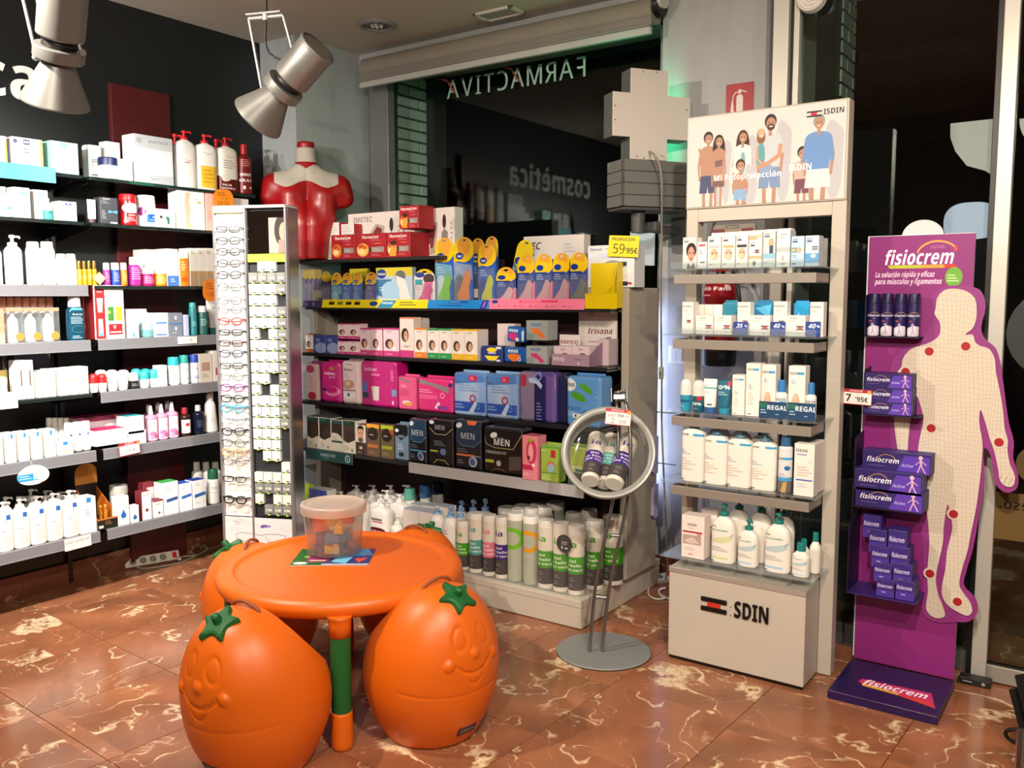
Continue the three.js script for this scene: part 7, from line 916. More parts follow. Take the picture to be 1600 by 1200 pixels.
row(I(0), [['rear white bottle with green pump', 'pump', 1136, 1240, [776, 786], plain('#efeae0'), { n: 3, back: 0.085, flat: 0.7, pump: '#1a7a70', body: 0.8, sh: 0.2, neck: 0.013 }], ['rear small bottle with green cap', 'bot', 1246, 1282, [842, 832], plain('#efeae0'), { n: 2, back: 0.07, cap: '#14807a', capW: 0.5, capH: 0.22, sh: 0.2 }]]);
// ---------- purple pain-gel floor display ----------
{ const g = thing('floor_display', 'purple cardboard floor display with body figure cutout and tiered trays', 'display stand'), Z = -3.392;
const pur = '#8d2f8a', dark = '#2a1750', t0 = [-0.8, -0.456], y0 = 0.03, y1 = 1.61, w = t0[1] - t0[0], h = y1 - y0;
const logo = (q, x, y, s, wide, tail = 1) => { q.t('fisiocrem', x, y, s, '#fff', 'italic bold sans-serif', 'center', wide); };
const t = tile(null, w, h, (q) => {
q.bg('#8c2678');
q.p('#b9c23a', 0.19, 0.066, 0.52, 0.066, 0.55, 0.0735, 0.21, 0.0735).p('#e0a23a', 0.5, 0.066, 0.76, 0.066, 0.78, 0.0735, 0.52, 0.0735).p('#cf3328', 0.72, 0.066, 0.82, 0.066, 0.86, 0.0745, 0.74, 0.0735);
q.c.strokeStyle = '#e8a24a'; q.c.lineWidth = 0.0045 * q.h; q.c.beginPath(); q.c.ellipse(0.66 * q.w, 0.046 * q.h, 0.19 * q.w, 0.031 * q.h, 0, Math.PI * 1.06, Math.PI * 1.88); q.c.stroke(); q.p('#d9422f', 0.8, 0.03, 0.84, 0.026, 0.83, 0.042);
q.t('SOLUGEL', 0.66, 0.0275, 0.009, '#c98ac9', 'sans-serif', 'center', 0.24).t('fisiocrem', 0.48, 0.05, 0.044, '#fff', 'italic bold sans-serif', 'center', 0.66);
q.t('La solución rápida y eficaz', 0.07, 0.0875, 0.0165, '#f3e3f0', 'italic bold sans-serif', 'left', 0.57).t('para músculos y ligamentos', 0.07, 0.1035, 0.0165, '#f3e3f0', 'italic bold sans-serif', 'left', 0.64).o(0.82, 0.094, 0.08, '#6fae3a').l(0.76, 0.089, 0.12, 3, '#d9efc0', 0.006);
}, 1100);
part(g, 'backing_panel', facePaint(box(w, h, 0.012, (t0[0] + t0[1]) / 2, (y0 + y1) / 2, Z - 0.006, 0.002), t, w, h, (t0[0] + t0[1]) / 2, (y0 + y1) / 2, '#dcd9da'), pmat(t.page, 'satin'));
const wh = std(0xdad6da, 0.55), bx = []; for (let i = 0; i <= 24; i++) { const a = Math.PI * i / 24; bx.push([-0.624 + 0.068 * Math.cos(a), 1.605 + 0.058 * Math.sin(a)]); } part(g, 'header_arch', prism(bx, 0.006, 0, Z - 0.012), wh, 'white half-round header'); part(g, 'rear_panel', box(w + 0.006, h, 0.004, (t0[0] + t0[1]) / 2 - 0.005, (y0 + y1) / 2 + 0.003, Z - 0.016, 0.001), wh, 'white rear board');
const bz = -3.055, bt = tile(null, w + 0.008, 0.325, (q) => { q.bg('#24134a'); q.c.save(); q.p('#c9306f', 0.22, 0.5, 0.86, 0.46, 0.9, 0.62, 0.94, 0.78, 0.3, 0.66, 0.2, 0.6).p('#e8b03a', 0.24, 0.62, 0.6, 0.66, 0.6, 0.71, 0.26, 0.68).p('#d9402f', 0.6, 0.67, 0.88, 0.68, 0.96, 0.82, 0.62, 0.72); q.c.restore(); q.t('fisiocrem', 0.54, 0.57, 0.2, '#fff', 'italic bold sans-serif', 'center', 0.6); }, 1700);
{ const bg2 = bare(box(w + 0.008, 0.03, 0.325, (t0[0] + t0[1]) / 2, 0.0155, bz - 0.1625, 0.002)), P = bg2.attributes.position, N = bg2.attributes.normal, uv = bg2.attributes.uv, s = swatch(bt.page, '#24134a'); for (let i = 0; i < uv.count; i++) N.getY(i) > 0.7 ? uv.setXY(i, bt.u0 + (bt.u1 - bt.u0) * ((P.getX(i) - t0[0] + 0.004) / (w + 0.008)), bt.v1 - (bt.v1 - bt.v0) * ((P.getZ(i) - (bz - 0.325)) / 0.325)) : uv.setXY(i, ...s); part(g, 'base_tray', bg2, pmat(bt.page, 'satin')); }
const xy = (l, z) => { const o = []; for (let i = 0; i < l.length; i += 2) { const p = onZ(l[i], l[i + 1], z); o.push([p[0], p[1]]); } return o; };
const body = [1487, 451, 1473, 455, 1464, 467, 1462, 482, 1460, 489, 1464, 497, 1468, 503, 1469, 520, 1463, 529, 1448, 537, 1424, 545, 1411, 560, 1408, 575, 1403, 580, 1401, 590, 1396, 630, 1398, 670, 1402, 700, 1407, 716, 1416, 712, 1419, 690, 1422, 660, 1432, 618, 1440, 640, 1443, 655, 1436, 690, 1434, 715, 1437, 745, 1446, 790, 1450, 815, 1452, 850, 1450, 880, 1449, 905, 1450, 925, 1447, 950, 1452, 960, 1464, 966, 1476, 963, 1474, 950, 1466, 930, 1462, 905, 1466, 880, 1473, 850, 1475, 820, 1481, 788, 1484, 800, 1488, 822, 1486, 836, 1480, 860, 1477, 890, 1472, 915, 1472, 930, 1480, 945, 1500, 958, 1512, 962, 1519, 956, 1516, 942, 1506, 928, 1499, 915, 1503, 890, 1512, 860, 1516, 838, 1524, 800, 1530, 760, 1534, 720, 1535, 690, 1530, 660, 1532, 640, 1538, 655, 1548, 690, 1552, 700, 1560, 735, 1563, 752, 1572, 760, 1582, 760, 1586, 745, 1578, 725, 1574, 700, 1575, 690, 1570, 670, 1567, 640, 1562, 610, 1556, 580, 1554, 560, 1545, 545, 1530, 540, 1524, 535, 1520, 523, 1508, 523, 1519, 514, 1525, 500, 1526, 480, 1523, 466, 1510, 455];
const bp = smoothLine(xy(body, Z + 0.012), 3), mid = [bp.reduce((s, p) => s + p[0], 0) / bp.length, bp.reduce((s, p) => s + p[1], 0) / bp.length];
const mg = [1487, 446, 1530, 452, 1540, 478, 1533, 512, 1538, 528, 1556, 545, 1564, 575, 1576, 660, 1584, 690, 1583, 715, 1591, 745, 1588, 764, 1572, 770, 1556, 757, 1552, 735, 1545, 705, 1538, 700, 1538, 750, 1530, 800, 1524, 838, 1519, 862, 1509, 895, 1506, 915, 1524, 935, 1527, 958, 1514, 971, 1494, 972, 1470, 973, 1448, 966, 1440, 950, 1444, 900, 1436, 800, 1428, 720, 1400, 722, 1390, 640, 1396, 560, 1440, 530, 1458, 500, 1458, 460];
part(g, 'figure_backing', prism(smoothLine(xy(mg, Z + 0.006), 3), 0.006, 0, Z), std(0x8f2f7f, 0.5), 'magenta outline board');
const xs = bp.map((p) => p[0]), ys = bp.map((p) => p[1]), X0 = Math.min(...xs), X1 = Math.max(...xs), Y0 = Math.min(...ys), Y1 = Math.max(...ys), fw = X1 - X0, fh = Y1 - Y0;
const ft = tile(null, fw, fh, (q) => {
q.bg('#d9cbb9'); const at = (px, py) => { const p = onZ(px, py, Z + 0.012); return [(p[0] - X0) / fw, (Y1 - p[1]) / fh]; };
q.c.strokeStyle = '#b5a493'; q.c.lineWidth = 1.1;
for (let k = 0; k < 74; k++) { q.c.beginPath(); for (let i = 0; i <= 60; i++) { const x = i / 60, y = k / 74 + 0.006 * Math.sin(x * 9 + k * 0.21) + 0.004 * Math.sin(x * 23 + k); q.c.lineTo(x * q.w, y * q.h); } q.c.stroke(); }
for (let k = 0; k < 34; k++) { q.c.beginPath(); for (let i = 0; i <= 80; i++) { const y = i / 80, x = k / 34 + 0.016 * Math.sin(y * 14 + k * 0.4); q.c.lineTo(x * q.w, y * q.h); } q.c.stroke(); }
}, 1200);
const fg = part(g, 'body_figure', facePaint(prism(bp, 0.006, 0, Z + 0.0065), ft, fw, fh, (X0 + X1) / 2, (Y0 + Y1) / 2, '#d9cbb9'), pmat(ft.page), 'cream body with grid lines');
for (const [px, py] of [[1452, 549], [1509, 541], [1415, 581], [1455, 669], [1561, 691], [1490, 803], [1453, 896], [1496, 940]]) { const p = onZ(px, py, Z + 0.013), c = new THREE.CylinderGeometry(0.0145, 0.0145, 0.0016, 28); c.rotateX(Math.PI / 2); c.translate(p[0], p[1], Z + 0.0146); const r2 = new THREE.CylinderGeometry(0.0215, 0.0215, 0.0012, 28); r2.rotateX(Math.PI / 2); r2.translate(p[0], p[1], Z + 0.0135); part(fg, 'pale_disc', r2, std(0xd9cbb9, 0.5)); part(fg, 'pain_point', c, std(0xa8121c, 0.5), 'red pain point'); }
for (const [i, dx] of [[0, 0], [1, 5], [2, 10]]) { const a = onZ(1560 + dx * 1.6, 753 + i * 2, Z + 0.013), b = onZ(1566 + dx * 1.6, 741 + i * 3, Z + 0.013); part(fg, 'finger_line', bar([a[0], a[1], Z + 0.0128], [b[0], b[1], Z + 0.0128], 0.0007, 6), std(0x8f6f5a, 0.7)); }
const pc = std(0x1d1038, 0.5), pc2 = std(0x33206a, 0.45);
const trays = [[1346, 1437, 527, 458, 0.075], [1344, 1437, 650, 574, 0.09], [1328, 1440, 797, 678, 0.12], [1318, 1432, 935, 802, 0.16]];
trays.forEach(([px0, px1, pyb, pyt, d], i) => { const zf = Z + d, a = onZ(px0 + 4, pyb, zf), b = onZ(px1, pyb, zf), yt = yAt(pyt, a[0], zf), xa = a[0], xb = b[0], y = (a[1] + b[1]) / 2, tr = part(g, 'tray', box(xb - xa, 0.004, d - 0.002, (xa + xb) / 2, y, Z + d / 2 + 0.001, 0.001), i === 3 ? pc2 : pc, 'dark purple card tray');
const side = [[0, 0], [d - 0.002, 0], [d - 0.002, (yt - y) * (i === 3 ? 0.85 : 0.95)], [0, yt - y]]; part(tr, 'side_flap', prism(side, 0.003).rotateY(-Math.PI / 2).translate(xa + 0.003, y, Z + 0.001), pc); trays[i].push(y, zf, xa, xb); });
const fz = (q) => { q.bg('#231a52').t('fisiocrem', 0.5, 0.36, 0.1, '#eee9f6', 'italic bold sans-serif', 'center', 0.7); q.c.strokeStyle = '#d9a24a'; q.c.lineWidth = 0.012 * q.h; q.c.beginPath(); q.c.arc(0.55 * q.w, 0.38 * q.h, 0.24 * q.w, 3.6, 5.8); q.c.stroke(); q.l(0.5, 0.45, 0.2, 1, '#8f86c9', 0.03).r(0.3, 0.52, 0.16, 0.03, '#c9503a'); q.p('#d9d3de', 0.2, 0.76, 0.5, 0.66, 0.8, 0.7, 0.8, 1, 0.2, 1).s('#a98fc0', 0.02, 0.48, 0.68, 0.5, 0.8, 0.44, 0.94).s('#a98fc0', 0.02, 0.5, 0.8, 0.56, 0.94).o(0.48, 0.63, 0.06, '#b9a3cf'); };
{ const [, , , , , y, zf] = trays[0]; row({ face: 'z', at: zf, y: y + 0.003, phrase: 'top tray of purple display' }, [['dark violet spray can', 'can', 1354, 1437, 459, fz, { n: 4, inset: 0.006, cap: '#1f1745', capH: 0.24, capW: 0.97, fin: 'satin' }]]); }
const act = (q) => { q.bg('#2a1a66').t('fisiocrem', 0.3, 0.45, 0.34, '#f3f0fa', 'italic bold sans-serif', 'center', 0.5); q.c.strokeStyle = '#d9a24a'; q.c.lineWidth = 0.03 * q.h; q.c.beginPath(); q.c.ellipse(0.36 * q.w, 0.5 * q.h, 0.14 * q.w, 0.34 * q.h, 0, 3.5, 5.9); q.c.stroke(); q.l(0.08, 0.72, 0.42, 1, '#6f5fae', 0.08).p('#5a36b0', 0.62, 0.14, 0.98, 0.14, 0.98, 1, 0.5, 1).t('Active', 0.66, 0.62, 0.2, '#d9cff2', 'italic sans-serif', 'center', 0.2); q.o(0.85, 0.18, 0.1, '#e0b9c9').s('#dcb3c6', 0.09, 0.85, 0.3, 0.86, 0.55).s('#dcb3c6', 0.06, 0.85, 0.55, 0.81, 0.92).s('#dcb3c6', 0.06, 0.86, 0.55, 0.92, 0.9).s('#dcb3c6', 0.045, 0.85, 0.34, 0.78, 0.52).s('#dcb3c6', 0.045, 0.86, 0.34, 0.93, 0.5); };
{ const [, , , , , y, zf] = trays[1], s = { face: 'z', at: zf, y: y + 0.003, phrase: 'second tray of purple display' }; const hs = [[650, 628], [628, 606], [606, 583]].map(([b, q]) => [yAt(b, -0.74, zf), yAt(q, -0.74, zf)]);
hs.forEach(([b, q], i) => row(s, [[['bottom', 'middle', 'upper'][i] + ' flat violet gel box', 'box', 1348, 1426, [628, 606, 584][i], act, { up: Math.max(0, b - y - 0.003) + 0.0006 * i, inset: 0.004, d: 0.08, side: '#33256b', top: '#241858', gap: 0.004 }]])); }
{ const [, , , , , y, zf] = trays[2], s = { face: 'z', at: zf, y: y + 0.003, phrase: 'third tray of purple display' }; const cs = [[797, 766, 1335, 1443, 'bottom', 0], [766, 737, 1334, 1441, 'middle', 0], [736, 707, 1346, 1455, 'upper', 0.035]];
cs.forEach(([b, q, p0, p1, nm, bk], i) => row(s, [[nm + ' large violet gel box', 'box', p0, p1, q, act, { up: Math.max(0, yAt(b, -0.77, zf) - y - 0.003) + 0.0006 * i, inset: 0.001 + bk, d: 0.1 - bk * 0.8, side: '#33256b', top: '#3a2a80', gap: 0.004 }]])); }
{ const [, , , , , y, zf] = trays[3], s = { face: 'z', at: zf, y: y + 0.003, phrase: 'lowest tray of purple display' };
const small = (q) => q.bg('#34217a').t('fisiocrem', 0.46, 0.36, 0.26, '#d9d0ef', 'italic bold sans-serif', 'center', 0.84).r(0, 0.56, 1, 0.44, '#4a2f9a').l(0.3, 0.68, 0.4, 1, '#b9a9e0', 0.14), ph = 25.5;
for (let r = 0; r < 4; r++) for (let c = 0; c < 2; c++) row(s, [[['bottom', 'second', 'third', 'fourth'][r] + ' ' + ['left', 'right'][c] + ' small violet carton', 'box', (c ? 1398 : 1368) - r * 4, (c ? 1428 : 1397) - r * 4, 934 - (r + 1) * 26.2 - (c ? 0 : 1), small, { up: r * 0.0475 + 0.0004 * r, inset: 0.012 + 0.012 * r, d: 0.095 - 0.008 * r, side: '#2a1a62', top: '#2f1f6c', gap: 0.003 }]]);
row(s, [['single top small violet carton', 'box', 1347, 1376, 806, small, { up: 4 * 0.0475 + 0.002, inset: 0.064, d: 0.06, side: '#2a1a62' }]]); }
{ const z = Z + 0.1, a = onZ(1317, 607, z), b = onZ(1362, 634, z), pw = b[0] - a[0], phh = a[1] - b[1], pt = tile(null, pw, phh, (q) => q.bg('#efeae6').r(0, 0, 1, 0.22, '#a81f2c').t('PROMOCIÓ', 0.45, 0.11, 0.15, '#f0cfca').o(0.9, 0.14, 0.12, '#e6a23c').t('7', 0.2, 0.58, 0.66, '#201c1c').t("'95€", 0.65, 0.64, 0.42, '#201c1c').r(0, 0.95, 1, 0.05, '#a81f2c').r(0, 0, 0.02, 1, '#a81f2c').r(0.98, 0, 0.02, 1, '#a81f2c'), 3600), m = new THREE.Mesh(facePaint(box(pw, phh, 0.0016, 0, 0, 0, 0.0005), pt, pw, phh, 0, 0, '#a81f2c'), pmat(pt.page)); m.position.set((a[0] + b[0]) / 2, (a[1] + b[1]) / 2, z); m.rotation.z = -0.03; top(m, 'price_card', 'red-bordered 7,95 price card clipped to the second purple tray', 'price card'); }
}
// ---------- children's table with four orange stools ----------
const TC = [-2.225, -2.125], TR = 0.422, TT = 0.478;
const orange = phy(0xd86206, 0.42, { clearcoat: 0.12, clearcoatRoughness: 0.5, bumpMap: noiseTexture(256, [120, 120, 120], [136, 136, 136], 60), bumpScale: 0.0006 }), green = std(0x0d5a26, 0.5), brown = std(0x8f4a26, 0.6);
{ const t = thing('play_table', 'round orange plastic children\u2019s table on green legs with raised rim', 'table', [TC[0], 0, TC[1]]);
const pr = [[0, TT - 0.012], [TR - 0.075, TT - 0.012], [TR - 0.065, TT - 0.009], [TR - 0.055, TT - 0.003], [TR - 0.035, TT], [TR - 0.018, TT - 0.003], [TR - 0.005, TT - 0.014], [TR, TT - 0.03], [TR - 0.004, TT - 0.045], [TR - 0.014, TT - 0.057], [TR - 0.03, TT - 0.064], [TR - 0.05, TT - 0.062], [TR - 0.06, TT - 0.045], [0, TT - 0.045]];
const sp = new THREE.SplineCurve(pr.slice(1, -1).map(([x, y]) => new THREE.Vector2(x, y))).getPoints(60); part(t, 'tabletop', new THREE.LatheGeometry([new THREE.Vector2(0, TT - 0.012), ...sp, new THREE.Vector2(0, TT - 0.045)], 96), orange);
for (const a of [45, 135, 225, 315]) { const lx = (TR - 0.055 + (a === 45 ? 0.03 : 0.0)) * Math.cos(a * RAD) , lz = (TR - 0.055 + (a === 45 ? 0.03 : 0.0)) * Math.sin(a * RAD);
const l = part(t, 'leg', new THREE.LatheGeometry([[0, 0.118], [0.031, 0.118], [0.032, 0.36], [0.031, 0.372], [0, 0.372]].map(([x, y]) => new THREE.Vector2(x, y)), 32), green); l.position.set(lx, 0, lz);
part(l, 'foot', new THREE.LatheGeometry([[0, 0], [0.026, 0], [0.0325, 0.006], [0.0335, 0.02], [0.0335, 0.108], [0.032, 0.114], [0.032, 0.122], [0, 0.122]].map(([x, y]) => new THREE.Vector2(x, y)), 32), orange, 'orange foot cap');
part(l, 'socket', new THREE.LatheGeometry([[0, 0.362], [0.0335, 0.362], [0.0345, 0.4], [0.037, 0.42], [0.043, 0.43], [0, 0.432]].map(([x, y]) => new THREE.Vector2(x, y)), 32), orange, 'orange upper socket'); }
}
{ // stool: an egg scooped out towards the table, with a moulded smiling face on its back
const H = 0.497;
const sm = new THREE.SplineCurve([[0.135, 0], [0.148, 0.007], [0.165, 0.035], [0.19, 0.085], [0.21, 0.145], [0.2175, 0.2], [0.216, 0.255], [0.206, 0.31], [0.185, 0.365], [0.155, 0.415], [0.118, 0.455], [0.078, 0.48], [0.035, 0.4935], [0.002, 0.497]].map(([x, y]) => new THREE.Vector2(x, y))).getPoints(90);
const face = (g) => { const P = g.attributes.position; for (let i = 0; i < P.count; i++) { let x = P.getX(i), y = P.getY(i), z = P.getZ(i); const r = Math.hypot(x, z), u = y / H; if (r > 0.03) { const az = Math.atan2(z, -x); let d = 0; const bump = (a0, y0, sa, sy, amt, ring) => { const q = Math.hypot((az - a0) / sa, (y - y0) / sy); d += ring ? amt * Math.exp(-((q - 1) ** 2) * 22) - (q < 1 ? 0.0012 : 0) : amt * Math.max(0, 1 - q * q) ** 0.6; };
for (const s of [-1, 1]) { bump(s * 0.25, 0.368, 0.13, 0.034, -0.003, true); bump(s * 0.43, 0.294, 0.085, 0.019, 0.0075); }
bump(0, 0.318, 0.09, 0.018, 0.0075); const mouth = 0.292 - 0.034 * (1 - (az / 0.34) ** 2); if (Math.abs(az) < 0.36) { d -= 0.005 * Math.exp(-(((y - mouth) / 0.005) ** 2)); const m2 = 0.292 - 0.068 * (1 - (az / 0.26) ** 2); if (Math.abs(az) < 0.26) d -= 0.004 * Math.exp(-(((y - m2) / 0.004) ** 2)); }
d -= 0.0024 * Math.exp(-(((y - 0.194 - 0.012 * az * az) / 0.0035) ** 2)) * (Math.abs(az) < 1.15 ? 1 : 0);
x *= 1 + d / r; z *= 1 + d / r; }
P.setXYZ(i, x - 0.055 * Math.max(0, u - 0.35) ** 1.5 / 0.52, y, z); } return g; };
const fine = new THREE.LatheGeometry([new THREE.Vector2(0.0001, 0), ...new THREE.SplineCurve(sm).getPoints(150), new THREE.Vector2(0.0001, H)], 260); face(fine); fine.computeVertexNormals();
const cut = new THREE.CapsuleGeometry(0.335, 0.16, 16, 64); cut.rotateX(Math.PI / 2); const B = new Brush(mergeVertices(fine.deleteAttribute('uv').deleteAttribute('normal'), 1e-5)); B.geometry.computeVertexNormals();
const uvFill = (g) => g.setAttribute('uv', new THREE.Float32BufferAttribute(new Float32Array(g.attributes.position.count * 2), 2)); uvFill(B.geometry); uvFill(cut);
const C = new Brush(cut); C.position.set(0.315, 0.575, 0); C.updateMatrixWorld(); B.updateMatrixWorld();
const ev = new Evaluator(); ev.useGroups = false; const shell = ev.evaluate(B, C, SUBTRACTION).geometry;
{ const P = shell.attributes.position, uv = shell.attributes.uv; for (let i = 0; i < P.count; i++) uv.setXY(i, Math.atan2(P.getZ(i), P.getX(i)) * 0.6, P.getY(i) * 3); }
const star = []; for (let i = 0; i < 10; i++) { const a = i * Math.PI / 5 + 0.3, r = i % 2 ? 0.039 : 0.064; star.push([r * Math.cos(a), r * Math.sin(a)]); }
const plate = tile(null, 0.075, 0.032, (g) => g.bg('#0b0b0b').r(0.02, 0.05, 0.96, 0.9, '#1a1a1a').t('chicco', 0.5, 0.47, 0.62, '#9a9a98', 'bold sans-serif'), 3600);
const make = (x, z, ang, label, tall = 1) => {
const g = thing('stool', label, 'stool', [x, 0.001, z], Math.PI - ang, 'orange-shaped stools around the table'); g.scale.y = tall;
part(g, 'shell', shell, orange);
const leaf = part(g, 'leaf', prism(smoothLine(star, 4), 0.032, 0.011, -0.012), green, 'green star leaf'); leaf.position.set(-0.132, 0.466, 0); leaf.rotation.set(0, -Math.PI / 2, 0); leaf.rotateX(-0.98); leaf.rotateZ(0.2);
part(leaf, 'stalk', loft([[0, 0.014], [0.02, 0.013], [0.026, 0.011], [0.028, 0.004]], { seg: 14 }).rotateX(Math.PI / 2).translate(0, 0.004, 0.016), green);
part(g, 'handle', tube([[-0.035, 0.476, -0.06], [-0.04, 0.5, -0.044], [-0.045, 0.512, 0], [-0.04, 0.5, 0.044], [-0.035, 0.476, 0.06]], 0.006, 24, 8), brown, 'brown carrying loop');
const pl = part(g, 'name_plate', facePaint(box(0.07, 0.03, 0.004, 0, 0, 0, 0.003, 2), plate, 0.07, 0.03, 0, 0, '#0b0b0b'), pmat(plate.page, 'satin')); const pa = 0.0; pl.position.set(-0.178 * Math.cos(pa), 0.06, 0.178 * Math.sin(pa)); pl.rotation.set(0, -Math.PI / 2 - pa, 0); pl.rotateX(0.45);
return g;
};
make(-1.8, -2.1, 0.2, 'orange stool with smiling face at the right front of the round table'); make(-2.09, -1.645, 1.5, 'orange stool cut by picture bottom at the left front of the table'); make(-2.69, -2.15, 2.7, 'orange stool mostly hidden behind the left side of the table', 0.915); make(-2.345, -2.615, -1.62, 'orange stool hidden behind the far right side of the table', 0.915);
}
{ // booklet and the bucket of toy bricks on the table
const y = TT - 0.012, c = onY(522, 871, y), bk = thing('booklet', 'thin children\u2019s picture booklet under the plastic bucket on orange table', 'booklet', [c[0], y + 0.0006, c[2]], 0.62), w = 0.275, d = 0.2;
const t = tile(null, w, d, (g) => { g.bg('#1f5f24').r(0.4, 0, 0.6, 1, '#152f6f').p('#3f8fd0', 0.5, 0.1, 0.9, 0, 1, 0.4, 0.7, 0.5).p('#8a2f6a', 0.12, 0.3, 0.5, 0.25, 0.45, 0.8, 0.2, 0.85).o(0.22, 0.3, 0.06, '#f0c93a').o(0.3, 0.45, 0.06, '#e8502a').o(0.15, 0.5, 0.05, '#6fc43a').e(0.12, 0.88, 0.09, 0.07, '#eef0e6').r(0.22, 0.7, 0.2, 0.05, '#f0d9a0').p('#d9402f', 0.78, 0.62, 0.95, 0.56, 0.86, 0.86).p('#6fc0e6', 0.55, 0.55, 0.75, 0.5, 0.7, 0.9, 0.5, 0.8).r(0.4, 0.92, 0.6, 0.05, '#e8e8f0'); });
{ const g2 = bare(box(w, 0.0022, d, 0, 0.0011, 0, 0.0005)), P = g2.attributes.position, N = g2.attributes.normal, uv = g2.attributes.uv, s = swatch(t.page, '#e0ded8'); for (let i = 0; i < uv.count; i++) N.getY(i) > 0.7 ? uv.setXY(i, t.u0 + (t.u1 - t.u0) * (P.getX(i) / w + 0.5), t.v1 - (t.v1 - t.v0) * (P.getZ(i) / d + 0.5)) : uv.setXY(i, ...s); part(bk, 'cover', g2, pmat(t.page, 'gloss')); part(bk, 'pages', box(w - 0.004, 0.0012, d - 0.003, 0.001, 0.0028, 0, 0.0004).translate(0, -0.0024, 0), MAT.white); }
const by = y + 0.0034, p = onY(523, 862, by), b = thing('toy_bucket', 'translucent plastic bucket with lid full of toy bricks on the table', 'bucket', [p[0], by, p[2]]);
const frosty = phy(0xf0ece8, 0.1, { transmission: 0.93, thickness: 0, side: THREE.DoubleSide }), lidM = phy(0xe4d3c6, 0.35, { transmission: 0.55, thickness: 0, side: THREE.DoubleSide });
const lathe = (pts) => new THREE.LatheGeometry(pts.map(([x, q]) => new THREE.Vector2(x * 1.26, q * 1.22)), 64);
part(b, 'tub', lathe([[0, 0.002], [0.074, 0.002], [0.078, 0.006], [0.084, 0.1], [0.0865, 0.138], [0.0855, 0.138], [0.083, 0.1], [0.077, 0.008], [0, 0.004]]), frosty);
part(b, 'lid', lathe([[0.09, 0.122], [0.0935, 0.124], [0.0945, 0.146], [0.093, 0.151], [0.088, 0.153], [0.083, 0.151], [0.08, 0.145], [0, 0.144]]), lidM, 'cloudy lid with thick rim');
const cols = ['orange', 'yellow', 'blue', 'purple'], mats = [phy(0xf05a10, 0.4), phy(0xe8b012, 0.4), phy(0x3f7fb0, 0.45), phy(0x6a3f7a, 0.45)];
const spots = [[-0.045, 0.104, 0.03, 0, 0], [-0.012, 0.09, 0.055, 0, 0], [0.02, 0.104, 0.02, 0, 1], [0.05, 0.085, 0.018, 0, 1], [-0.02, 0.104, -0.03, 0, 0], [0.03, 0.104, -0.035, 0, 0], [0.035, 0.055, 0.045, 0, 2], [0.06, 0.055, 0.0, 0, 2], [-0.03, 0.05, 0.045, 0, 3], [-0.055, 0.05, 0.0, 0, 3], [0.03, 0.018, 0.04, 0, 1], [-0.03, 0.018, 0.035, 0, 3], [0.0, 0.018, -0.04, 0, 2], [0.0, 0.055, -0.02, 0, 1]];
const word = ['top', 'front top', 'upper middle', 'right upper', 'rear top', 'far top', 'middle', 'right middle', 'left middle', 'outer left', 'bottom', 'lower left', 'rear bottom', 'inner'];
spots.forEach(([x, q, z, , k], i) => { const o = thing('toy_brick', word[i] + ' ' + cols[k] + ' toy brick inside the translucent bucket', 'toy brick', [p[0] + x * 0.95, by + q * 1.12 - 0.012, p[2] + z], i * 0.7 + (i < 2 ? 0.5 : 0), 'toy bricks in the bucket'); part(o, 'brick_body', box(0.052, 0.027, 0.03, 0, 0.0135, 0, 0.003, 2), mats[k]); for (const sx of [-0.012, 0.012]) part(o, 'stud', loft([[0.0265, 0.0092], [0.036, 0.0092], [0.038, 0.006]], { seg: 14 }).translate(sx * 1.1, 0, 0), mats[k]); });
}
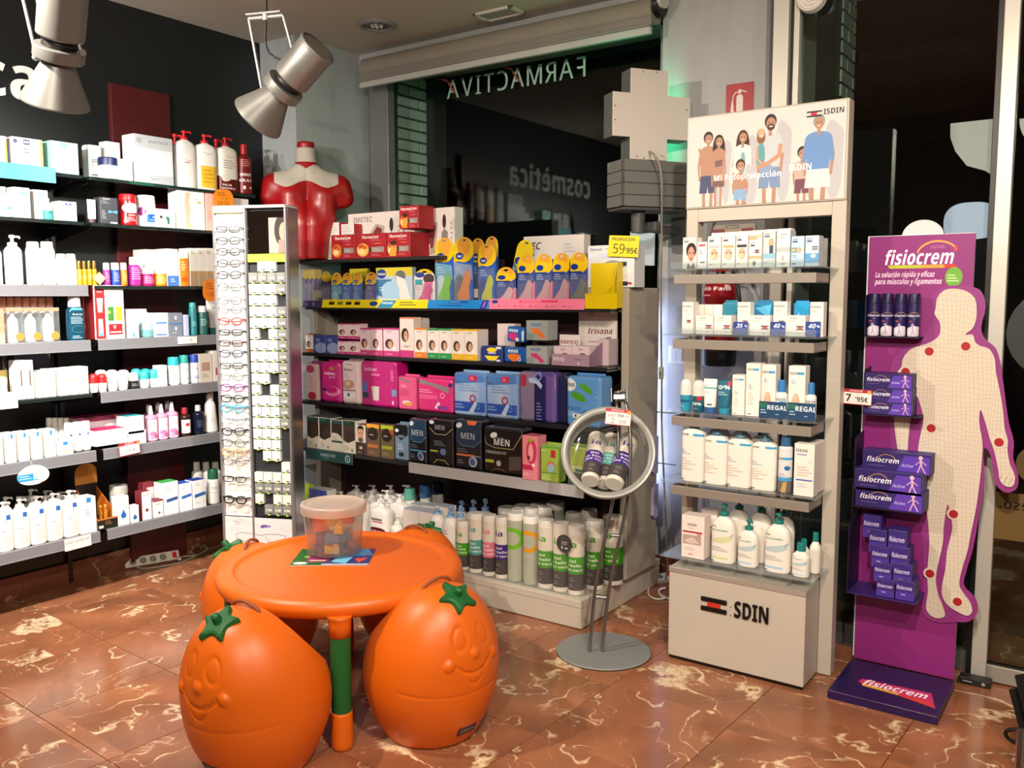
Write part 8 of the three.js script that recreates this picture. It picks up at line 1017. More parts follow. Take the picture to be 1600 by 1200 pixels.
// ---------- spectacle stand ----------
{ const P0 = onY(352, 930, 0), th = 23 * RAD, hx = [Math.cos(th), -Math.sin(th)], hz = [Math.sin(th), Math.cos(th)];
const Wd = 0.36, Ht = yAt(322, P0[0], P0[2]), D = 0.12, ox = P0[0] + hx[0] * Wd / 2 - hz[0] * D / 2, oz = P0[2] + hx[1] * Wd / 2 - hz[1] * D / 2;
const g = thing('spectacle_stand', 'tall grey reading-glasses stand with mirror and columns of small boxes', 'display stand', [ox, 0, oz], th);
const inv = (p) => { const x = p[0] - ox, z = p[2] - oz; return [x * hx[0] + z * hx[1], p[1]]; };
const loc = (px, py, off = 0) => { const d = V3((px - 800) / FOCAL, -(py - 600) / FOCAL, -1).applyMatrix4(camTurn), n = V3(hz[0], 0, hz[1]), q = V3(ox + hz[0] * (D / 2 + off), 0, oz + hz[1] * (D / 2 + off)), o = V3(0, EYE, 0), s = q.sub(o).dot(n) / d.dot(n); return inv([d.x * s, EYE + d.y * s, d.z * s]); };
const edge = std(0x99979a, 0.3, { metalness: 0.6 }), panel = std(0xe6e2dc, 0.5), mirror = std(0xcfd3d3, 0.03, { metalness: 1 }), hole = std(0x26282b, 0.5), gz = D / 2;
part(g, 'carcass', box(Wd - 0.016, Ht - 0.03, D - 0.04, 0, Ht / 2, -0.018, 0.003), std(0x35363a, 0.4));
const xL = -Wd / 2, xR = Wd / 2, xm = loc(386, 500)[0];
for (const x of [xL + 0.005, xm, xR - 0.005]) part(g, 'edge_profile', box(0.01, Ht, 0.022, x, Ht / 2, gz - 0.009, 0.002), edge);
part(g, 'side_panel', box(0.006, Ht, D - 0.02, xR - 0.003, Ht / 2, -0.012, 0.001), std(0x8d8e92, 0.2, { metalness: 0.85 }), 'polished metal side'); part(g, 'side_panel', box(0.006, Ht, D - 0.02, xL + 0.003, Ht / 2, -0.012, 0.001), std(0x8d8e92, 0.25, { metalness: 0.8 }));
const yTop = Ht - 0.012, a1 = loc(345, 806);
part(g, 'top_cap', box(Wd, 0.012, D, 0, Ht - 0.006, 0, 0.002), panel); part(g, 'visor', box(xm - xL - 0.012, 0.02, 0.05, (xL + xm) / 2, Ht - 0.022, gz - 0.022, 0.002), std(0xd9c48f, 0.5), 'pale wooden visor');
part(g, 'frame_board', box(xm - xL - 0.014, Ht - 0.03 - a1[1], 0.006, (xL + xm) / 2, (Ht - 0.03 + a1[1]) / 2, gz - 0.02, 0.001), panel, 'white board holding spectacles');
const m0 = loc(391, 396), m1 = loc(448, 330); part(g, 'mirror', box(xR - xm - 0.02, m1[1] - m0[1] + 0.012, 0.004, (xm + xR) / 2, (m0[1] + m1[1]) / 2, gz - 0.012, 0.001), mirror);
const mw = (xR - xm - 0.02) * 0.42, mh = (m1[1] - m0[1]) * 0.86, mt = tile(null, mw, mh, (q) => q.bg('#a58f84').e(0.78, 0.36, 0.42, 0.42, '#2a1a15').e(0.92, 0.4, 0.26, 0.26, '#b98d78').r(0.6, 0.62, 0.4, 0.4, '#8d7468')); part(g, 'portrait_print', facePaint(box(mw, mh, 0.001, xR - 0.012 - mw / 2, m0[1] + mh / 2, gz - 0.0095, 0.0003), mt, mw, mh, xR - 0.012 - mw / 2, m0[1] + mh / 2, '#a58f84'), pmat(mt.page)); part(g, 'lime_strip', box(xR - xm - 0.018, 0.036, 0.004, (xm + xR) / 2, loc(420, 403)[1], gz - 0.008, 0.001), std(0xb9ec3a, 0.45), 'lime green strip');
const pw = Wd - 0.022, ph = a1[1] - 0.06, pt = tile(null, pw, ph, (q) => { q.bg('#d6d0d0'); q.t('reading', 0.16, 0.075, 0.032, '#6a5f7a', 'italic sans-serif').t('project', 0.19, 0.105, 0.03, '#6a5f7a', 'italic sans-serif').l(0.08, 0.14, 0.18, 5, '#c2bcbf', 0.018).s('#8f9488', 0.004, 0.16, 0.0, 0.4, 0.1, 0.58, 0.12).s('#8f9488', 0.004, 0.22, 0.03, 0.32, 0.13).e(0.6, 0.12, 0.06, 0.022, '#6f5a9a').e(0.56, 0.135, 0.03, 0.015, '#5a4785').e(0.66, 0.12, 0.03, 0.014, '#7f6aa8').o(0.85, 0.15, 0.012, '#b9b3c4').o(0.9, 0.17, 0.01, '#b9b3c4').s('#5a3a40', 0.006, 0.16, 0.26, 0.24, 0.23, 0.4, 0.24, 0.52, 0.26, 0.64, 0.235, 0.8, 0.23, 0.9, 0.25).s('#8a3a4a', 0.005, 0.16, 0.26, 0.18, 0.33, 0.3, 0.36, 0.42, 0.32, 0.44, 0.27).s('#8a3a4a', 0.005, 0.6, 0.27, 0.64, 0.34, 0.78, 0.35, 0.88, 0.3, 0.9, 0.25); }, 1300);
part(g, 'lower_poster', facePaint(box(pw, ph, 0.003, 0, 0.06 + ph / 2, gz - 0.003, 0.001), pt, pw, ph, 0, 0.06 + ph / 2, '#d6d0d0'), pmat(pt.page), 'printed lavender poster'); part(g, 'plinth', box(Wd - 0.01, 0.05, D - 0.02, 0, 0.026, -0.006, 0.003), MAT.dark);
part(g, 'box_wall', box(xR - xm - 0.02, m0[1] - 0.05 - a1[1], 0.004, (xm + xR) / 2, (m0[1] - 0.05 + a1[1]) / 2, gz - 0.022, 0.001), hole, 'dark pegboard wall');
const place = (o, x, y, z, ry = 0) => { o.position.set(ox + hx[0] * x + hz[0] * z, y, oz + hx[1] * x + hz[1] * z); o.rotation.y = th + ry; };
const rows = 23, yA = loc(420, 416)[1], yB = loc(426, 797)[1], gone = new Set(['0,0', '0,3', '3,3', '6,1', '10,2', '11,1', '15,3', '16,3', '17,0', '18,0', '18,1', '18,2', '21,1', '22,0', '17,3', '12,1'].filter((k) => k !== '12,1'));
const light = (v, dark) => tile('glass' + v + dark, 0.038, 0.043, (q) => q.bg(dark ? '#7d7f78' : '#d3d3c9').t(v, 0.5, 0.52, 0.3, '#f4f3ec').r(0.52, 0.8, 0.36, 0.1, '#1c1d1a').r(0.1, 0.2, 0.5, 0.04, dark ? '#8f918a' : '#e3e2da'), 2600);
const cw = (xR - xm - 0.022) / 4, rh = (yA - yB) / (rows - 1), lime = std(0xa9dd2a, 0.45);
const val = ['1.00', '2.00', '2.50', '3.00', '3.50'], tabG = box(0.012, 0.005, 0.012, 0, 0, 0, 0.001), gm = new Map();
for (let r = 0; r < rows; r++) for (let c = 0; c < 4; c++) { if (gone.has(r + ',' + c)) continue;
const dark = (c === 3 && r < 18) || r === 1 || r === 20 || r === 22, v = c === 3 ? (r === 1 || r >= 20 ? '3.50' : '3.00') : c === 2 ? (r === 1 ? '3.00' : '2.50') : c === 1 ? '2.50' : r >= 19 ? '1.00' : '2.00', tt = light(v, dark), k = v + dark;
if (!gm.has(k)) gm.set(k, facePaint(box(cw - 0.0025, rh - 0.005, 0.02, 0, 0, 0, 0.001), tt, cw - 0.0025, rh - 0.005, 0, 0, dark ? '#6d6f69' : '#c3c3ba'));
const o = new THREE.Group(); part(o, 'carton', gm.get(k), pmat(tt.page)); part(o, 'hook_tab', tabG, lime, 'lime hook tab').position.set(0, -rh / 2 + 0.001, 0.005);
place(o, xm + 0.012 + cw * (c + 0.5), yA - rh * r, gz - 0.0095); const ords = ['top', 'second', 'third', 'fourth', 'fifth', 'sixth', 'seventh', 'eighth', 'ninth', 'tenth', 'eleventh', 'twelfth', 'thirteenth', 'fourteenth', 'fifteenth', 'sixteenth', 'seventeenth', 'eighteenth', 'nineteenth', 'twentieth', 'twenty-first', 'twenty-second', 'bottom'];
top(o, 'lens_box', (dark ? 'grey ' : 'pale ') + 'glasses box marked ' + v + ', ' + ords[r] + ' row, ' + ['first', 'second', 'third', 'last'][c] + ' column of spectacle stand', 'box', 'glasses boxes on the spectacle stand'); }
const kinds = [[359, 'black half-rim', 0x141313, 1], [377, 'black round', 0x141313], [394, 'black round', 0x1b1918], [412, 'dark tortoise', 0x241a14], [430, 'dark round', 0x191512], [449, 'thin black round', 0x222222, 0.7], [470, 'brown thin', 0x4a3730, 0.7], [484, 'grey thin', 0x4f5152, 0.7], [502, 'bright red', 0xa01f22, 1.2], [519, 'black oblong', 0x141313, 1.1], [536, 'maroon', 0x4a1f26, 1.1], [552, 'navy', 0x20264a], [571, 'black slim oblong', 0x1a1818], [588, 'thin brown', 0x3f332c, 0.6], [605, 'violet', 0x7a2f80, 1.1], [622, 'black rounded', 0x1c1713, 1.2], [637, 'light blue marbled', 0x3fa0c9, 1.4], [655, 'pale grey blue', 0x9db3bf, 1], [673, 'black round bold', 0x141414, 1.2], [691, 'dark grey thin', 0x3a3b3d, 0.8], [705, 'peach clear', 0xd9a97f, 1.5], [720, 'thin bronze', 0x3a2d28, 0.6], [747, 'black oblong low', 0x161616, 1], [779, 'thick black lowest', 0x0d0d0d, 1.6]];
const lens = phy(0xffffff, 0.03, { transmission: 0.96, thickness: 0 });
kinds.forEach(([py, nm, col, wt = 1], i) => {
const pxc = 361 + (py - 359) * 0.026, q = loc(pxc, py), o = new THREE.Group(), m = std(col, 0.3), r = 0.0023 * wt, hw = 0.026, sq = /oblong|half|maroon|slim/.test(nm) ? 4 : 2.4, hh = sq > 3 ? 0.0135 : 0.0175, pts = [];
for (const s of [-1, 1]) { const ring = []; for (let k = 0; k < 22; k++) { const a = k / 22 * 6.283, c2 = Math.cos(a), s2 = Math.sin(a); ring.push([s * 0.034 + hw * Math.sign(c2) * Math.abs(c2) ** (2 / sq), hh * Math.sign(s2) * Math.abs(s2) ** (2 / sq), 0]); } pts.push(tube(ring, r, 40, 6, true)); const sh = new THREE.Shape(ring.map(([x, y]) => new THREE.Vector2(x, y))); part(o, 'lens', new THREE.ShapeGeometry(sh), lens); }
pts.push(tube([[-0.009, 0.004, 0], [0, 0.009, 0.002], [0.009, 0.004, 0]], r * 0.9, 10, 6));
part(o, 'rims', merge(pts), m);
for (const s of [-1, 1]) part(o, 'temple', tube([[s * 0.06, hh * 0.55, 0.001], [s * 0.067, hh * 0.6, -0.004], [s * 0.0665, hh * 0.6, -0.03], [s * 0.055, hh * 0.4, -0.034], [s * -0.01, hh * 0.1, -0.034]], r * 1.15, 20, 6), m);
place(o, q[0], q[1], gz + 0.026); o.rotation.order = 'YXZ'; o.rotation.x = -0.12 + rnd(-0.05, 0.05); o.rotation.z = rnd(-0.02, 0.02); o.scale.setScalar(0.92);
part(g, 'nose_peg', box(0.012, 0.016, 0.046, q[0], q[1] - 0.004, gz + 0.004, 0.003), MAT.acrylic);
top(o, 'spectacles', nm + ' reading glasses, ' + (['top', 'second', 'third', 'fourth', 'fifth', 'sixth', 'seventh', 'eighth', 'ninth', 'tenth', 'eleventh', 'twelfth', 'thirteenth', 'fourteenth', 'fifteenth', 'sixteenth', 'seventeenth', 'eighteenth', 'nineteenth', 'twentieth', 'twenty-first', 'twenty-second', 'twenty-third', 'lowest'][i]) + ' pair down the stand', 'glasses', 'reading glasses on the stand');
});
}
// ---------- red torso with tape, standing on the top gondola shelf ----------
{ const c = onZ(477, 300, -3.43), yb = 1.602, g = thing('torso_mannequin', 'red male torso mannequin seen from behind with white tape on shoulders', 'mannequin', [c[0] + 0.012, yb, -3.43], 48.3 * RAD), red = phy(0x9c0c12, 0.36, { clearcoat: 0.25, clearcoatRoughness: 0.35 });
const T = yAt(222, c[0], -3.43) - yb, k = T / 0.62; // blended capsules on a grid
const caps = [[[0, 0.0, 0], [0, 0.18, 0], 0.112, 0.13], [[-0.05, 0.18, 0.0], [-0.075, 0.34, 0.0], 0.08, 0.08], [[0.05, 0.18, 0], [0.075, 0.34, 0], 0.08, 0.08], [[-0.13, 0.37, 0], [0.13, 0.37, 0], 0.062, 0.062], [[-0.175, 0.385, 0], [-0.195, 0.33, 0.0], 0.056, 0.05], [[0.175, 0.385, 0], [0.195, 0.33, 0], 0.056, 0.05], [[0, 0.4, -0.01], [0, 0.68, -0.008], 0.05, 0.043], [[-0.02, 0.46, 0], [-0.15, 0.395, 0], 0.034, 0.036], [[0.02, 0.46, 0], [0.15, 0.395, 0], 0.034, 0.036], [[-0.085, 0.33, 0.055], [-0.1, 0.22, 0.05], 0.045, 0.04], [[0.085, 0.33, 0.055], [0.1, 0.22, 0.05], 0.045, 0.04]];
const sd = (x, y, z) => { let acc = 0; const K = 52; for (const [a, b, r0, r1] of caps) { const ax = b[0] - a[0], ay = b[1] - a[1], az = b[2] - a[2], t = Math.max(0, Math.min(1, ((x - a[0]) * ax + (y - a[1]) * ay + (z - a[2]) * az) / (ax * ax + ay * ay + az * az))); acc += Math.exp(-K * (Math.hypot(x - a[0] - ax * t, y - a[1] - ay * t, (z - a[2] - az * t) * 1.12) - (r0 + (r1 - r0) * t))); } let d = -Math.log(acc) / K; if (z > 0) d += 0.012 * Math.exp(-((x / 0.018) ** 2)) * Math.min(1, Math.max(0, (0.46 - y) / 0.1)) + 0.003 * Math.exp(-((x / 0.004) ** 2)) * (y < 0.47 ? 1 : 0); return Math.max(d, 0.004 - y, y - 0.62); };
const field = (f, R, m) => { const mc = new MarchingCubes(R, m, false, false, 200000), S = 0.36; mc.isolation = 0; const q = (v) => (v - R / 2) / (R / 2) * S; for (let z = 0; z < R; z++) for (let y = 0; y < R; y++) for (let x = 0; x < R; x++) mc.field[z * R * R + y * R + x] = -f(q(x), q(y) + 0.31, q(z)); mc.update(); const n = mc.count, P = new Float32Array(n * 3), uv = new Float32Array(n * 2); for (let i = 0; i < n; i++) { P[i * 3] = mc.positionArray[i * 3] * S * k; P[i * 3 + 1] = (mc.positionArray[i * 3 + 1] * S + 0.31) * k; P[i * 3 + 2] = mc.positionArray[i * 3 + 2] * S * k; uv[i * 2] = P[i * 3] * 6; uv[i * 2 + 1] = P[i * 3 + 1] * 6; } const g0 = new THREE.BufferGeometry(); g0.setAttribute('position', new THREE.BufferAttribute(P, 3)); g0.setAttribute('uv', new THREE.BufferAttribute(uv, 2)); const g1 = mergeVertices(g0, 1e-4); g1.computeVertexNormals(); return g1; };
part(g, 'body', field(sd, 90, red), red);
const tape = std(0xd3cdc6, 0.8, { map: noiseTexture(256, [214, 208, 200], [236, 232, 226], 50) });
part(g, 'neck_tape', field((x, y, z) => Math.max(sd(x, y, z) - 0.004, 0.512 - y, y - 0.588), 110, tape), tape, 'white fabric tape');
part(g, 'shoulder_tape', field((x, y, z) => Math.max(sd(x, y, z) - 0.004, 0.392 + 0.018 * Math.cos(x * 30) - y, y - 0.5 + 0.022 * Math.max(0, 1 - Math.abs(x) / 0.04), Math.abs(x) - 0.165, -z - 0.02), 110, tape), tape, 'white fabric tape');
}
// ---------- ring stand with three gels ----------
{ const P = onY(943, 1018, 0), R = (onY(1013, 1019, 0)[0] - onY(875, 1019, 0)[0]), g = thing('ring_stand', 'grey metal floor stand with round base and tilted clear ring tray', 'display stand', [P[0], 0, P[2]], 33 * RAD);
const base = new THREE.LatheGeometry([[0, 0.012], [0.178, 0.01], [0.186, 0.006], [0.188, 0.0015], [0, 0.0015]].map(([x, y]) => new THREE.Vector2(x, y)), 64); part(g, 'base_plate', base, std(0x8e9292, 0.45, { metalness: 0.25 }));
const hz = [Math.sin(33 * RAD), Math.cos(33 * RAD)], hx = [Math.cos(33 * RAD), -Math.sin(33 * RAD)];
const loc = (px, py, z = 0) => { const n = V3(hz[0], 0, hz[1]), o = V3(0, EYE, 0), d = V3((px - 800) / FOCAL, -(py - 600) / FOCAL, -1).applyMatrix4(camTurn), q = V3(P[0] + hz[0] * z, 0, P[2] + hz[1] * z), s = q.clone().sub(o).dot(n) / d.dot(n), w = V3(d.x * s, EYE + d.y * s, d.z * s); return [(w.x - P[0]) * hx[0] + (w.z - P[2]) * hx[1], w.y, z]; };
const steel = std(0x8f9293, 0.28, { metalness: 0.9 });
for (const [l, zz] of [[[[920, 1034], [924, 985], [930, 920], [943, 850], [956, 790], [963, 740], [966, 690], [966, 650], [962, 625]], 0.03], [[[940, 1034], [944, 985], [952, 920], [966, 850], [979, 790], [984, 740], [985, 690], [982, 650], [976, 622]], 0.03]]) part(g, 'upright', tube(l.map(([x, y], i) => { const t = i / 8; return loc(x, y, zz - 0.14 * t * t + 0.02 * t); }), 0.0068, 60, 10), steel);
part(g, 'cross_tube', bar(loc(926, 1031, 0.03), loc(938, 1031, 0.03), 0.008), steel); part(g, 'cross_tube', bar(loc(931, 932, 0.028), loc(947, 934, 0.028), 0.0085), steel); part(g, 'cross_tube', bar(loc(954, 836, 0.015), loc(971, 838, 0.015), 0.0065), steel);
const C = loc(950, 708, 0.0), rr = 0.181, tray = new THREE.Group(); tray.name = 'ring_tray'; tray.position.set(C[0], C[1], C[2] + 0.01); tray.rotation.set(-0.42, -0.1, 0); g.add(tray);
const ringPlastic = phy(0xb9bab4, 0.25, { transmission: 0.45, thickness: 0, side: THREE.DoubleSide });
const lz = (pts) => { const q = new THREE.LatheGeometry(pts.map(([x, y]) => new THREE.Vector2(x, y)), 80); q.rotateX(Math.PI / 2); return q; };
part(tray, 'rim', lz([[rr - 0.026, 0.026], [rr - 0.022, 0.032], [rr - 0.004, 0.034], [rr, 0.03], [rr - 0.002, 0.0], [rr - 0.012, -0.045], [rr - 0.03, -0.06], [rr - 0.03, -0.056], [rr - 0.016, -0.04], [rr - 0.01, 0.0], [rr - 0.026, 0.026]]), ringPlastic, 'cloudy plastic rim');
part(tray, 'bowl', lz([[rr - 0.03, -0.058], [rr - 0.055, -0.066], [0.0001, -0.07]]), phy(0xf4f7f6, 0.04, { transmission: 0.97, thickness: 0, side: THREE.DoubleSide }), 'clear bowl');
const h = loc(967, 622, -0.08), cl = part(g, 'clamp', merge([box(0.05, 0.024, 0.04, 0, 0, 0, 0.004), box(0.006, 0.06, 0.05, -0.03, 0.006, 0, 0.003), box(0.006, 0.06, 0.05, 0.03, 0.006, 0, 0.003)]), steel); cl.position.set(h[0], h[1], h[2]); cl.rotation.x = -0.4; for (let i = 0; i < 4; i++) { const s = new THREE.SphereGeometry(0.0085, 12, 8); s.translate(-0.012 + 0.012 * i, 0.02 + 0.006 * i, -0.01 * i); part(cl, 'ball', s, MAT.chrome); }
g.updateMatrixWorld(true);
const put = (px, py, px2, py2, w, lift, look, label) => { const o = MAKE.gel(0.056, 0.232, 0.056, look, {}, null), a = loc(px, py, lift), b = loc(px2, py2, lift), A = g.localToWorld(V3(...a)), B = g.localToWorld(V3(b[0], b[1] - 0.02, lift - 0.19)), dir = B.clone().sub(A).normalize();
const zz = V3(-A.x, EYE - A.y, -A.z).normalize(), xx = new THREE.Vector3().crossVectors(dir, zz).normalize(), z2 = new THREE.Vector3().crossVectors(xx, dir); o.quaternion.setFromRotationMatrix(new THREE.Matrix4().makeBasis(xx, dir, z2)); o.position.copy(A); const L = A.distanceTo(B) * 1.02, k = L / 0.232; o.scale.set(w / 0.056, k, w / 0.056); top(o, 'gel_bottle', label, 'bottle'); };
put(922, 752, 938, 688, 0.072, 0.035, ia('#4a2f8f'), 'purple-banded gel bottle lying left in the ring tray'); put(944, 757, 962, 689, 0.066, -0.004, ia('#4fb5ae'), 'turquoise-banded gel bottle lying between two others in ring tray'); put(959, 757, 992, 690, 0.075, 0.045, ia('#3a2488'), 'purple-banded gel bottle lying right in the ring tray');
const pa = loc(966, 652, 0.05), t = tile(null, 0.1, 0.066, (q) => q.bg('#efe9e6').r(0, 0, 1, 0.2, '#b01f2f').t('PROMOCIÓ', 0.46, 0.1, 0.14, '#f0cfca').o(0.9, 0.17, 0.12, '#e69a3c').t('Gel', 0.22, 0.4, 0.28, '#a33038', 'italic serif').t('750', 0.58, 0.4, 0.24, '#3a3030', 'bold sans-serif').t('ml', 0.84, 0.4, 0.2, '#a33038', 'italic serif').t('2', 0.3, 0.74, 0.46, '#b33a3a', 'serif').t("'50€", 0.66, 0.76, 0.3, '#b33a3a', 'serif').r(0, 0.95, 1, 0.05, '#b01f2f').r(0, 0, 0.02, 1, '#b01f2f').r(0.98, 0, 0.02, 1, '#b01f2f'), 3600), m = new THREE.Mesh(facePaint(box(0.098, 0.062, 0.0016, 0, 0, 0, 0.0005), t, 0.098, 0.062, 0, 0, '#b01f2f'), pmat(t.page));
const wp = g.localToWorld(V3(pa[0], pa[1], pa[2])); m.position.copy(wp); m.rotation.order = 'YXZ'; m.rotation.set(-0.2, 33 * RAD, -0.1); top(m, 'price_card', 'red-bordered gel offer card clipped to top of ring tray', 'price card');
}
// ---------- pharmacy cross on its slatted pedestal in the window ----------
{ const dep = 3.9, at = (px, py) => { const r = V3((px - 800) / FOCAL, -(py - 600) / FOCAL, -1).applyMatrix4(camTurn); return [r.x * dep, EYE + r.y * dep, r.z * dep]; };
const E0 = at(973, 246), yaw = 56 * RAD, n = [Math.sin(yaw), Math.cos(yaw)], hx = [Math.cos(yaw), -Math.sin(yaw)];
const loc = (px, py, z = 0) => { const o = V3(0, EYE, 0), d = V3((px - 800) / FOCAL, -(py - 600) / FOCAL, -1).applyMatrix4(camTurn), N = V3(n[0], 0, n[1]), q = V3(E0[0] + n[0] * z, 0, E0[2] + n[1] * z), s = q.clone().sub(o).dot(N) / d.dot(N), w = V3(d.x * s, EYE + d.y * s, d.z * s); return [(w.x - E0[0]) * hx[0] + (w.z - E0[2]) * hx[1], w.y]; };
const pB = loc(973, 322), pT = loc(973, 247), pR = loc(1072, 252), Wp = 0.36, hP = pT[1] - pB[1], dP = 0.15, y0 = pB[1];
const ped = thing('window_pedestal', 'grey slatted pedestal box on a wall arm in the shop window', 'pedestal', [E0[0], 0, E0[2]], yaw), pm = std(0x6f706d, 0.5);
part(ped, 'core', box(Wp - 0.01, hP - 0.006, dP - 0.01, Wp / 2, y0 + hP / 2, -dP / 2, 0.002), std(0x555553, 0.6));
for (let i = 0; i < 4; i++) { const yy = y0 + hP * (i + 0.5) / 4, sh = hP / 4 - 0.004; part(ped, 'slat', merge([box(Wp, sh, 0.012, Wp / 2, yy, -0.006, 0.002), box(0.012, sh, dP, 0.006, yy, -dP / 2, 0.002), box(0.012, sh, dP, Wp - 0.006, yy, -dP / 2, 0.002)]), pm); }
part(ped, 'foot_plate', box(Wp * 0.96, 0.012, dP * 1.02, Wp / 2, y0 - 0.008, -dP / 2, 0.002), std(0x4b4c4a, 0.5));
const ax = loc(997, 335, -dP / 2)[0]; part(ped, 'column', new THREE.CylinderGeometry(0.034, 0.03, 0.1, 24).translate(ax, y0 - 0.06, -dP / 2), std(0x4b4c4a, 0.5)); part(ped, 'arm', box(0.03, 0.045, 0.18, ax, y0 - 0.085, -dP / 2 - 0.0, 0.006).translate(0.05, 0, 0).rotateY(0), std(0x4b4c4a, 0.5));
{ const a = V3(ax, y0 - 0.085, -dP / 2).applyAxisAngle(V3(0, 1, 0), yaw).add(V3(E0[0], 0, E0[2])); const wallP = V3(-1.8, a.y - 0.006, WZ + 0.01); const lo = (v) => v.clone().sub(V3(E0[0], 0, E0[2])).applyAxisAngle(V3(0, 1, 0), -yaw).toArray(); part(ped, 'wall_arm', bar(lo(a), lo(wallP), 0.02, 12), std(0x55565a, 0.5)); const pl = box(0.07, 0.13, 0.014, 0, 0, 0, 0.006); pl.rotateY(-yaw); const L = lo(wallP); pl.translate(...L); part(ped, 'wall_plate', pl, std(0x55565a, 0.5)); }
const lx = loc(958, 150, -0.012)[0], rx2 = loc(1079, 152, -0.012)[0], T = loc(1000, 107, -0.012)[1], aT = loc(1000, 146, -0.012)[1], aB = loc(975, 213, -0.012)[1], cL = loc(986, 120, -0.012)[0], cR = loc(1044, 120, -0.012)[0], cb = y0 + hP + 0.001;
const out = [[cL, cb], [cR, cb], [cR, aB], [rx2, aB], [rx2, aT], [cR, aT], [cR, T], [cL, T], [cL, aT], [lx, aT], [lx, aB], [cL, aB]];
const cr = thing('pharmacy_cross', 'white-backed lit pharmacy cross standing on the slatted window pedestal', 'sign', [E0[0], 0, E0[2]], yaw);
part(cr, 'back_plate', prism(out, 0.006, 0.0015, -0.018), std(0xd2cbc2, 0.45)); part(cr, 'side_wall', prism(out.map(([x, y]) => [x + (x > (lx + rx2) / 2 ? -0.002 : 0.002), y]), 0.085, 0, -0.104), std(0x5a5d5a, 0.5), 'grey side wall');
const inn = out.map(([x, y]) => [x + (x > (lx + rx2) / 2 ? -0.012 : 0.012), y + (y > (aT + aB) / 2 ? -0.012 : 0.012)]); part(cr, 'light_panel', prism(inn, 0.004, 0, -0.109), std(0x0d3f26, 0.4, { emissive: 0x2fd98a, emissiveIntensity: 0.9 }), 'green light panel');
for (const [px, py] of [[1005, 112], [1026, 113], [956 + 5, 165], [961, 187], [1073, 172], [995, 244], [1006, 247], [1024, 248], [1035, 244]]) { const p = loc(px, py, -0.012), s = new THREE.CylinderGeometry(0.0028, 0.0028, 0.002, 8); s.rotateX(Math.PI / 2); s.translate(p[0], p[1], -0.0115); part(cr, 'screw', s, MAT.black); }
const cx = (lx + rx2) / 2, cy = (aT + aB) / 2, li = new THREE.RectAreaLight(0x3fe09a, 7, rx2 - lx, T - cb); li.position.set(cx, cy, -0.116); cr.add(li); li.name = 'cross_light';
const c0 = loc(1016, 236, 0.0), w0 = V3(c0[0], c0[1], -0.01).applyAxisAngle(V3(0, 1, 0), yaw).add(V3(E0[0], 0, E0[2])), zc = -3.66, q = (px, py, z = zc) => onZ(px, py, z);
const cab = thing('power_cable', 'long pale cable hanging from the cross past the gondola to floor', 'cable'); const pts = [w0.toArray(), q(1022, 242, -3.58), q(1030, 256, -3.58), q(1034, 285, -3.6), q(1034, 360), q(1033, 440), q(1033, 520), q(1034, 600), q(1034, 660), q(1037, 740), q(1040, 810), q(1042, 850), q(1043, 885, -3.7), q(1040, 905, -3.74)];
part(cab, 'cable', tube(pts, 0.0042, 140, 8), std(0x8f867a, 0.5)); const s = q(1033, 583), sw = part(cab, 'inline_switch', box(0.02, 0.056, 0.016, ...s, 0.004, 2), std(0xb9b3a6, 0.5), 'cream switch'); part(sw, 'rocker', box(0.01, 0.018, 0.004, s[0], s[1], s[2] + 0.009, 0.001), MAT.grey);
}
{ const mk = (name, label, px0, py0, px1, py1, z, draw, ppm) => { const a = onZ(px0, py0, z), b = onZ(px1, py1, z), w = b[0] - a[0], h = a[1] - b[1], t = tile(null, w, h, draw, 1400), m = new THREE.Mesh(facePaint(box(w, h, 0.006, 0, 0, 0, 0.001), t, w, h, 0, 0, '#cfd9e6'), pmat(t.page)); m.position.set((a[0] + b[0]) / 2, (a[1] + b[1]) / 2, z); return top(m, name, label, 'poster'); };
mk('window_poster', 'light blue window poster with purple triangle right of the gondola post', 985, 455, 1030, 640, -3.99, (g) => g.bg('#7f9fc9').r(0, 0, 1, 0.03, '#a9c0dc').p('#3f1840', 0.62, 0.2, 1, 0.2, 1, 0.57, 0.42, 0.57).r(0.42, 0.57, 0.58, 0.02, '#8f5a8a').r(0, 0.62, 1, 0.1, '#86aede'));
mk('window_poster', 'small pale blue card in the window above the monitor box', 985, 362, 1023, 415, -3.98, (g) => g.bg('#d3dfee'));
}
